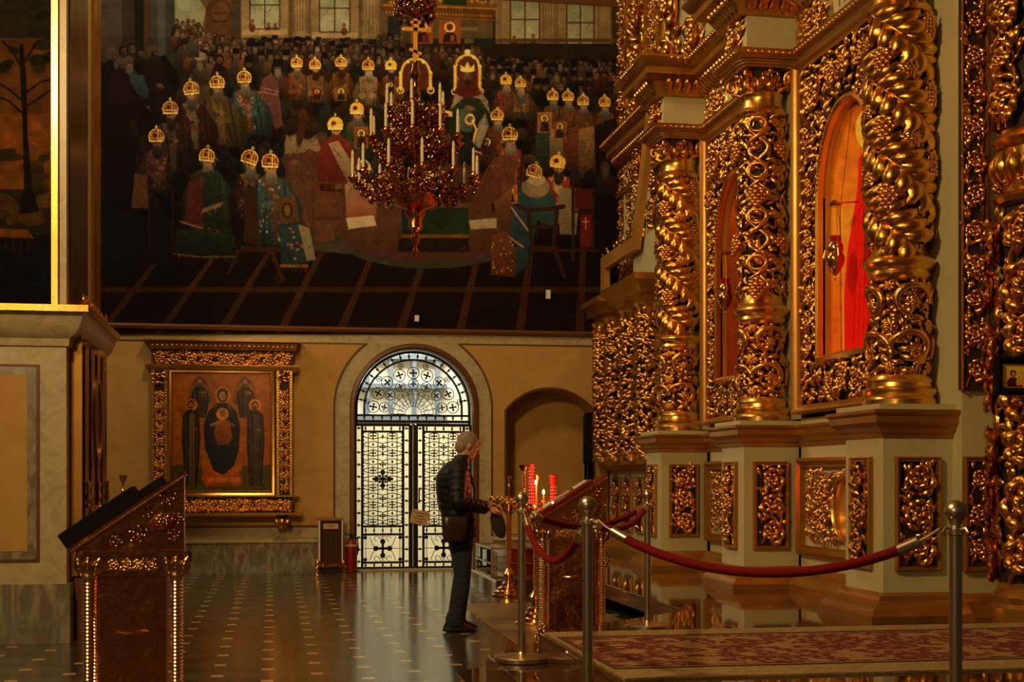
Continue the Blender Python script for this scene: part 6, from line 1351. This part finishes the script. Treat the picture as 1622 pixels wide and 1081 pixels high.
for (a,b,y) in ((1010,560,0),(1001,600,0)):
    pa=PX(a+8,505,4.7); pb=PX(a,b+40,4.7); tag(build('lamp_chain',MB().tube([pa,(pa+pb)/2+Vector((0,0,-.02)),pb],.008,6),'brass'),'thin bright brass rod hanging before the corner shrine, the '+('right' if a>1005 else 'left')+' one','rod')
# ================= CHANDELIER
M['crossg']=mat('bright_gold_cross',(.90,.42,.06,1),.4,.35)
def chandelier():
    c=PD(658,300,12.0); x,y=c.x,c.y; Z=lambda v:CZ+12.0*(HV-v)/FPX
    t=thing('chandelier','large dark copper gold church chandelier with three tiers of cream candles','chandelier',(x,y,Z(300)))
    pts=[(658,412,.004),(0,405,.012),(0,398,.03),(0,392,.012),(0,384,.035),(0,376,.045),(0,370,.02),(0,362,.07),(0,350,.06),(0,340,.085),(0,336,.10),(0,333,.06),(0,327,.17),(0,318,.19),(0,312,.20),(0,308,.14),(0,300,.10),(0,288,.05)]
    q=MB(); q.lathe([(r,Z(v)) for _,v,r in pts],32,(x,y,0)); build('drop_body',q,'copper',t)
    q=MB(); q.lathe([(.06,Z(300)),(.03,Z(285)),(.02,Z(262)),(.045,Z(255)),(.02,Z(248)),(.10,Z(238)),(.14,Z(232)),(.13,Z(222)),(.04,Z(214)),(.02,Z(205)),(.045,Z(198)),(.03,Z(190)),(.08,Z(184)),(.10,Z(178)),(.04,Z(168)),(.02,Z(160)),(.05,Z(150)),(.03,Z(142)),(.035,Z(128)),(.06,Z(120)),(.03,Z(108)),(.03,Z(98))],28,(x,y,0)); build('stem',q,'copperd',t)
    # crown of filigree at mid tiers
    for (v,R,n,rc) in ((286,.555,12,.0),(222,.40,10,.15),(176,.27,6,.3)):
        z=Z(v)
        for k in range(n):
            a=2*pi*k/n+rc; e=Vector((cos(a),sin(a),0)); sd=Vector((-e.y,e.x,0)); q=MB()
            P=[]; 
            for i in range(17):
                s=i/16; P.append(Vector((x,y,z))+e*(.10+(R-.10)*s)+Vector((0,0,-.02-.13*sin(pi*s)*(1-.25*s)+.0*s)))
            q.tube(P,[.013-.005*i/16 for i in range(17)],6)
            q.tube([P[8]+Vector((0,0,.0))+e*.05*cos(b)*(1-b/12)+Vector((0,0,.055+.05*sin(b)*(1-b/12))) for b in np.linspace(-1.5,6,18)],.007,5)
            q.tube([P[12]+e*.035*cos(b)*(1-b/12)+Vector((0,0,-.035+.035*sin(b)*(1-b/12))) for b in np.linspace(1.5,8,14)],.006,5)
            arm=build('arm',q,'copperd',t)
            r=Rel(); 
            for i in (3,6,9,12,15):
                s=i/16; r.leaves([s*(R-.1)+.1]*3,[-.02-.13*sin(pi*s)]*3,[1.2,-1.3,2.4],[.07,.065,.05],[.045]*3,[1.5,-1.5,1.5],0,.4)
            r.volute(.1+(R-.1)*.45,.0,.05,0,1,0,.006,1.1,6); r.volute(.1+(R-.1)*.7,-.15,.035,0,-1,0,.005,1.1,5)
            build('arm_foliage',r.mapped(plane_map((x,y,z),e,(0,0,1),sd)),'copperd',arm,60)
            p=Vector((x,y,z))+e*R; cc=tuple(p)
            q=MB(); q.lathe([(.008,-.05),(.02,-.03),(.035,-.012),(.052,.0),(.052,.005),(.018,.008),(.016,.03),(.022,.035)],14,cc); build('candle_cup',q,'copper',arm)
            H=.185 if R>.3 else .15
            q=MB(); q.lathe([(.0135,.02),(.0135,H),(.010,H+.006),(.014,H+.02),(.011,H+.045),(.002,H+.065)],10,cc); build('candle',q,'candle',arm)
    r=Rel(); 
    for (v,R) in ((296,.26),(231,.20),(184,.13)):
        Cc=2*pi*R; rr=Rel(); rr.field(lambda u,w:True,0,Cc,Z(v)-.05,Z(v)+.10,.045,h=0,sz=1.6); build('filigree_ring',rr.mapped(cyl_map(x,y,R)),'copperd',t,60)
    # orthodox cross
    q=MB(); yy=y; q.box(x-.018,x+.018,yy-.01,yy+.01,Z(98),Z(30)); q.box(x-.10,x+.10,yy-.01,yy+.01,Z(47)-.016,Z(47)+.016); q.box(x-.045,x+.045,yy-.01,yy+.01,Z(36)-.012,Z(36)+.012)
    q.obox((x,yy,Z(82)),(.055,0,-.02),(0,.01,0),(.004,0,.012)); 
    for s in(-1,1): q.ell((x+s*.10,yy,Z(47)),.02,.012,.02,8,6)
    cr=build('cross',q,'crossg',t)
    q=MB(); q.lathe([(.02,Z(30)),(.04,Z(24)),(.14,Z(18)),(.17,Z(8)),(.16,Z(-4)),(.10,Z(-8)),(.02,Z(-14)),(.015,Z(-200))],28,(x,y,0)); build('top_crown',q,'copperd',t)
    rr=Rel(); rr.field(lambda u,w:True,0,2*pi*.16,Z(28),Z(0),.05,h=0,sz=1.5); build('top_filigree',rr.mapped(cyl_map(x,y,.155)),'copperd',t,60)
chandelier()
# ================= MAN
def remesh(o,vox=.007,it=3,f=.5):
    m=o.modifiers.new('fuse','REMESH'); m.mode='VOXEL'; m.voxel_size=vox; m.use_smooth_shade=True
    s=o.modifiers.new('smooth','SMOOTH'); s.iterations=it; s.factor=f
def V3(*a): return Vector(a)
def limb(q,pts,rad,n=16,sub=6,sq=1.0,puff=0,pw=22):
    """tapered limb through points"""
    P=[];R=[]
    for (a,b,ra,rb) in zip(pts[:-1],pts[1:],rad[:-1],rad[1:]):
        for i in range(sub): s=i/sub; P.append(Vector(a).lerp(Vector(b),s)); R.append(ra+(rb-ra)*s)
    P.append(Vector(pts[-1])); R.append(rad[-1])
    q.tube(P,R,n); q.ell(P[0],R[0],R[0],R[0],12,8); q.ell(P[-1],R[-1],R[-1],R[-1],12,8)
man=thing('person','grey haired person in a black quilted jacket standing with bowed head, holding a cap','person',(0,0,0))
# local: x forward, y left (away from camera), z up
q=MB()
q.loft([((.00,0,.86),(.11,0,0),(0,.155,0)),((-.01,0,.98),(.115,0,0),(0,.15,0)),((-.02,0,1.12),(.115,0,0),(0,.15,0)),((-.04,0,1.30),(.115,0,0),(0,.17,0)),((-.03,0,1.42),(.10,0,0),(0,.18,0)),((.0,0,1.50),(.06,0,0),(0,.09,0))],24)
limb(q,[(.0,0,1.46),(.045,0,1.56),(.065,0,1.62)],[.062,.056,.055])
# head (bowed forward)
Rh=Matrix.Rotation(math.radians(22),3,'Y'); hc=V3(.085,0,1.655)
def hp(x,y,z): return hc+Rh@Vector((x,y,z))
def he(x,y,z,rx,ry,rz,n=18,m=14): q.ell(hp(x,y,z),rx,ry,rz,n,m,Rh)
he(-.012,0,.025,.098,.076,.092); he(.025,0,-.035,.068,.062,.085); he(.052,0,-.085,.038,.042,.032); he(.05,0,.03,.05,.062,.06)
he(.045,.0,-.06,.04,.052,.045)
he(.094,0,-.022,.016,.014,.026,10,8); he(.104,0,-.036,.015,.017,.012,10,8); he(.088,0,.004,.012,.012,.02,10,8)   # nose
he(.078,0,-.066,.013,.026,.007,10,8); he(.075,0,-.080,.012,.022,.008,10,8)  # lips
for s in(-1,1):
    he(.078,s*.032,.022,.012,.022,.008,10,8); he(.066,s*.03,-.025,.022,.022,.018,10,8)
    q.ell(hp(-.005,s*.078,-.012),.017,.010,.032,12,8,Rh@Matrix.Rotation(-.2,3,'Y')); q.ell(hp(.0,s*.082,.008),.016,.008,.013,10,6,Rh)
# legs inside trousers kept simple, shins and feet hidden; arms and hands
SH={-1:V3(-.035,-.185,1.43),1:V3(-.03,.185,1.43)}
EL={-1:V3(-.055,-.235,1.155),1:V3(.0,.225,1.16)}
WR={-1:V3(.225,-.10,1.095),1:V3(.27,.045,1.10)}
for s in(-1,1):
    limb(q,[SH[s],EL[s],WR[s]],[.052,.040,.027])
def hand(s,base,dirv,palmn,curl):
    d=Vector(dirv).normalized(); n=Vector(palmn).normalized(); side=d.cross(n).normalized()
    b=Vector(base); c=b+d*.05
    q.loft([(b-d*.02,side*.028,n*.020),(b+d*.02,side*.036,n*.018),(b+d*.06,side*.042,n*.015),(b+d*.088,side*.040,n*.012)],14)
    for k,(o,L) in enumerate(((-.031,.062),(-.011,.074),(.010,.070),(.029,.054))):
        p=b+d*.084+side*o; dd=d.copy(); P=[p-d*.012]; 
        for j,f in enumerate((.42,.32,.26)):
            P.append(p.copy()); dd=(Matrix.Rotation(curl*(.5+.45*j),3,side)@dd); p=p+dd*L*f
        P.append(p); q.tube(P,[.0095,.0092,.0082,.0075,.0065],10); q.ell(p,.0066,.0066,.0066,8,6)
    t0=b+side*-.030+d*.02; t1=t0+(d*.6-side*.7).normalized()*.034; t2=t1+(d*.9-side*.1+n*.3).normalized()*.030; q.tube([t0,t1,t2],[.0125,.0105,.0085],10); q.ell(t2,.0086,.0086,.0086,8,6)
hand(-1,WR[-1]+V3(.02,.01,0),(.93,.25,-.16),(.15,.5,-.8),.75)
hand(1,WR[1]+V3(.01,0,0),(.92,-.28,.0),(0,-.6,-.75),.75)
# legs
HIP={-1:V3(.01,-.085,.88),1:V3(.01,.085,.88)}; KN={-1:V3(.015,-.09,.48),1:V3(.05,.09,.49)}; AN={-1:V3(-.06,-.095,.10),1:V3(.0,.10,.10)}
for s in(-1,1):
    limb(q,[HIP[s],KN[s],AN[s]],[.075,.050,.036]); q.ell(AN[s]+V3(.03,0,-.055),.05,.03,.03,12,8)
body=build('body',q,'skin',man,0); remesh(body,.0055,2)
# hair
q=MB(); 
q.ell(hp(-.020,0,.034),.098,.081,.093,22,16,Rh); q.ell(hp(-.055,0,-.02),.062,.070,.075,18,12,Rh)
hr=build('hair',q,'hair',man); 
# eyes / brows
q=MB()
for s in(-1,1): q.ell(hp(.082,s*.031,.006),.008,.011,.006,10,8,Rh)
build('eyes',q,'white',man)
q=MB()
for s in(-1,1): q.ell(hp(.087,s*.032,.026),.007,.020,.005,10,6,Rh)
build('eyebrows',q,'hair',man)
# jacket: quilted rings
q=MB(); rings=[]
prof=[(.835,.005,.150,.178),(.90,.00,.152,.182),(1.0,-.01,.145,.172),(1.10,-.02,.143,.172),(1.20,-.035,.145,.185),(1.32,-.045,.148,.205),(1.40,-.045,.140,.212),(1.46,-.030,.115,.190),(1.50,-.008,.088,.13),(1.53,.012,.075,.085),(1.555,.028,.070,.078),(1.575,.034,.067,.074)]
def interp(z):
    for (a,b) in zip(prof[:-1],prof[1:]):
        if a[0]<=z<=b[0]: s=(z-a[0])/(b[0]-a[0]); return [a[i]+(b[i]-a[i])*s for i in range(4)]
    return prof[-1]
for z in np.arange(.835,1.575,.006):
    _,cx,rx,ry=interp(z); pf_=.009*abs(sin(pi*(z-.835)/.062))**.55 if z<1.54 else .004
    rings.append(((cx,0,z),(rx-.008+pf_,0,0),(0,ry-.008+pf_,0)))
q.loft(rings,40,2.25)
for s in(-1,1):
    pts=[SH[s]+V3(.0,-s*.03,.01),EL[s],WR[s]+V3(-.0,0,0)]; P=[];R=[]
    # smooth elbow
    pl=[]
    for i in range(61):
        t=i/60
        if t<.5: c=pts[0].lerp(pts[1],t*2)
        else: c=pts[1].lerp(pts[2],(t-.5)*2)
        pl.append(c)
    for _ in range(6): pl=[pl[0]]+[(pl[i-1]+pl[i]*2+pl[i+1])/4 for i in range(1,60)]+[pl[-1]]
    for i,c in enumerate(pl): t=i/60; P.append(c); R.append((.088-.036*t)+.007*abs(sin(pi*i/5.5))**.55-.004)
    q.tube(P,R,20); q.ell(P[0],.085,.085,.085,16,10); q.ell(EL[s],.062,.062,.062,14,10)
jk=build('jacket',q,'jacket',man,0); remesh(jk,.0065,1,.4)
q=MB(); q.tube([(.115,0,.84),(.13,0,1.0),(.115,0,1.2),(.10,0,1.35),(.082,0,1.47),(.098,0,1.56)],.004,6); build('zip',q,'steel',man)
# trousers
q=MB(); q.loft([((.01,0,.80),(.115,0,0),(0,.165,0)),((.005,0,.88),(.12,0,0),(0,.168,0)),((.0,0,.98),(.118,0,0),(0,.158,0))],24)
for s in(-1,1):
    A=AN[s]+V3(.0,0,-.035); q.loft([(HIP[s]+V3(0,0,-.02),(.108,0,0),(0,.088,0)),(HIP[s].lerp(KN[s],.5),(.092,0,0),(0,.078,0)),(KN[s]+V3(0,0,.03),(.078,0,0),(0,.070,0)),(KN[s].lerp(A,.35),(.078,0,0),(0,.068,0)),(KN[s].lerp(A,.75),(.072,0,0),(0,.066,0)),(A+V3(0,0,.07),(.076,0,0),(0,.068,0)),(A+V3(0,0,.03),(.078,0,0),(0,.069,0)),(A+V3(.005,0,-.01),(.076,0,0),(0,.066,0))],20)
    for k in range(3): q.ell(A+V3(.01,0,.03+.035*k),.079,.071,.014,16,6)
tr=build('trousers',q,'jeans',man,0); remesh(tr,.0075,2)
for s in(-1,1):
    q=MB(); a=AN[s]; q.loft([(a+V3(.045,0,-.10),(.150,0,0),(0,.050,0)),(a+V3(.045,0,-.075),(.152,0,0),(0,.052,0)),(a+V3(.04,0,-.060),(.140,0,0),(0,.047,0)),(a+V3(.015,0,-.035),(.105,0,0),(0,.044,0)),(a+V3(-.01,0,.0),(.065,0,0),(0,.042,0)),(a+V3(-.01,0,.03),(.055,0,0),(0,.042,0))],24,2.3); sh_=build('shoe',q,'shoe',man)
    md=sh_.modifiers.new('s','SUBSURF'); md.levels=1; md.render_levels=1
mp_=PZ(727,1000,0); MR=math.radians(2); man.location=(mp_.x,mp_.y,0); man.rotation_euler=(0,0,MR)
def mw(p): return man.location+Matrix.Rotation(MR,3,'Z')@Vector(p)
# shoulder bag
bag=thing('shoulder_bag','small brown leather shoulder bag on the hip of the standing person','bag',(0,0,0))
q=MB(); q.loft([((-.085,-.225,.80),(.06,0,0),(0,.02,0)),((-.085,-.235,.815),(.085,0,0),(0,.04,0)),((-.085,-.24,.86),(.100,0,0),(0,.052,0)),((-.08,-.24,.95),(.104,0,0),(0,.050,0)),((-.08,-.235,1.02),(.094,0,0),(0,.035,0))],24,3); build('pouch',q,'bag',bag)
q=MB(); q.loft([((-.08,-.272,.90),(.085,0,0),(0,.022,0)),((-.08,-.270,.95),(.104,0,0),(0,.028,0)),((-.08,-.262,1.0),(.106,0,0),(0,.034,0)),((-.08,-.245,1.03),(.100,0,0),(0,.036,0))],24,3); build('flap',q,'bag',bag)
q=MB(); pts=[(-.17,-.225,1.0),(-.205,-.14,1.14),(-.205,-.04,1.28),(-.19,.04,1.38),(-.13,.10,1.46),(-.03,.125,1.505),(.07,.10,1.45)]
q.tube(pts,.011,8); q.tube([(.0,-.235,1.0),(.10,-.17,1.1),(.135,-.06,1.24),(.12,.05,1.38),(.07,.10,1.45)],.011,8); build('strap',q,'bag',bag)
bag.location=man.location; bag.rotation_euler=man.rotation_euler
# cap in the hand
cap=thing('flat_cap','dark wool flat cap hanging from the hand of the standing person','cap',(0,0,0))
q=MB(); q.loft([((.325,-.05,1.085),(.022,0,0),(0,.012,0)),((.335,-.05,1.05),(.045,0,.0),(0,.022,0)),((.345,-.05,.98),(.066,0,0),(0,.034,0)),((.355,-.05,.92),(.068,0,0),(0,.036,0)),((.368,-.05,.86),(.050,0,0),(0,.028,0)),((.378,-.05,.825),(.022,0,0),(0,.014,0))],28); cpo=build('crown',q,'capm',cap)
md=cpo.modifiers.new('s','SUBSURF'); md.levels=2; md.render_levels=2
q=MB(); q.loft([((.30,-.056,1.06),(.012,0,0),(0,.008,0)),((.30,-.062,1.0),(.028,0,0),(0,.007,0)),((.318,-.065,.92),(.030,0,0),(0,.007,0)),((.34,-.06,.86),(.010,0,0),(0,.005,0))],20); build('peak',q,'capm',cap)
cap.location=man.location; cap.rotation_euler=man.rotation_euler
cd=thing('unlit_candle','thin tan unlit candle held up in the hand of the standing person','candle',(0,0,0)); q=MB(); q.tube([(.33,-.01,1.09),(.45,-.01,1.20)],.0045,8); build('wax',q,'paper',cd); cd.location=man.location; cd.rotation_euler=man.rotation_euler
# ================= CAMERA
cam=bpy.data.cameras.new('camera'); co=bpy.data.objects.new('camera',cam); C.objects.link(co); co.location=(0,0,CZ); co.rotation_euler=(pi/2,0,-TH)
cam.sensor_width=36; cam.lens=FPX/1622*36; cam.shift_y=(HV-540.5)/1622; cam.clip_end=200; bpy.context.scene.camera=co
# ceiling
struct('ceiling',MB().box(-14,9,-3,20.4,11.9,12.1),'ochre')
# ================= LIGHTS
def area(name,loc,target,size,power,col,sy=None,spread=180):
    l=bpy.data.lights.new(name,'AREA'); l.energy=power; l.color=col; l.shape='RECTANGLE'; l.size=size; l.size_y=sy or size; l.spread=math.radians(spread)
    o=bpy.data.objects.new(name,l); C.objects.link(o); o.location=loc; d=Vector(target)-Vector(loc); o.rotation_euler=d.to_track_quat('-Z','Y').to_euler(); return o
warm=(1,.69,.32); warm2=(1,.62,.26)
area('nave_lamps',(-3.0,12.5,8.5),(5,12.5,3),1.0,LK['key'],warm)
area('nave_lamps_near',(-2.5,5.0,6.5),(5,12.5,3.5),.8,LK['near'],warm2)
area('high_window',(-6,16.5,9.5),(4,13,2),1.6,LK['win'],(1,.80,.55),2.4)
area('wall_wash',(0.5,13.0,9.0),(1.0,19.7,2.5),1.2,LK['wash'],warm2)
area('added_front_fill',(-4.5,-1.5,4.2),(1.5,8,1),1.4,LK['ent'],warm)  # unseen fill added for highlights on the posts, desks and man
area('pier_lamp',(-3.4,8.8,4.2),(-2.6,11.7,2.8),.4,LK['pier'],warm2)
# outdoors side: daylight falling into the vestibule
area('vestibule_daylight',(2.2,21.8,5.8),(2.1,23.0,1.0),3.0,LK['ves'],(1,.95,.80),1.5)
# dim warm ambient fill added; the nave stays open behind the camera
w=bpy.data.worlds.new('world'); bpy.context.scene.world=w; w.use_nodes=True; w.node_tree.nodes['Background'].inputs[0].default_value=(.9,.60,.30,1); w.node_tree.nodes['Background'].inputs[1].default_value=LK['world']
vs=bpy.context.scene.view_settings; vs.view_transform='Standard'; vs.look='None'; vs.gamma=1; vs.exposure=LK['exp']; vs.use_curve_mapping=False
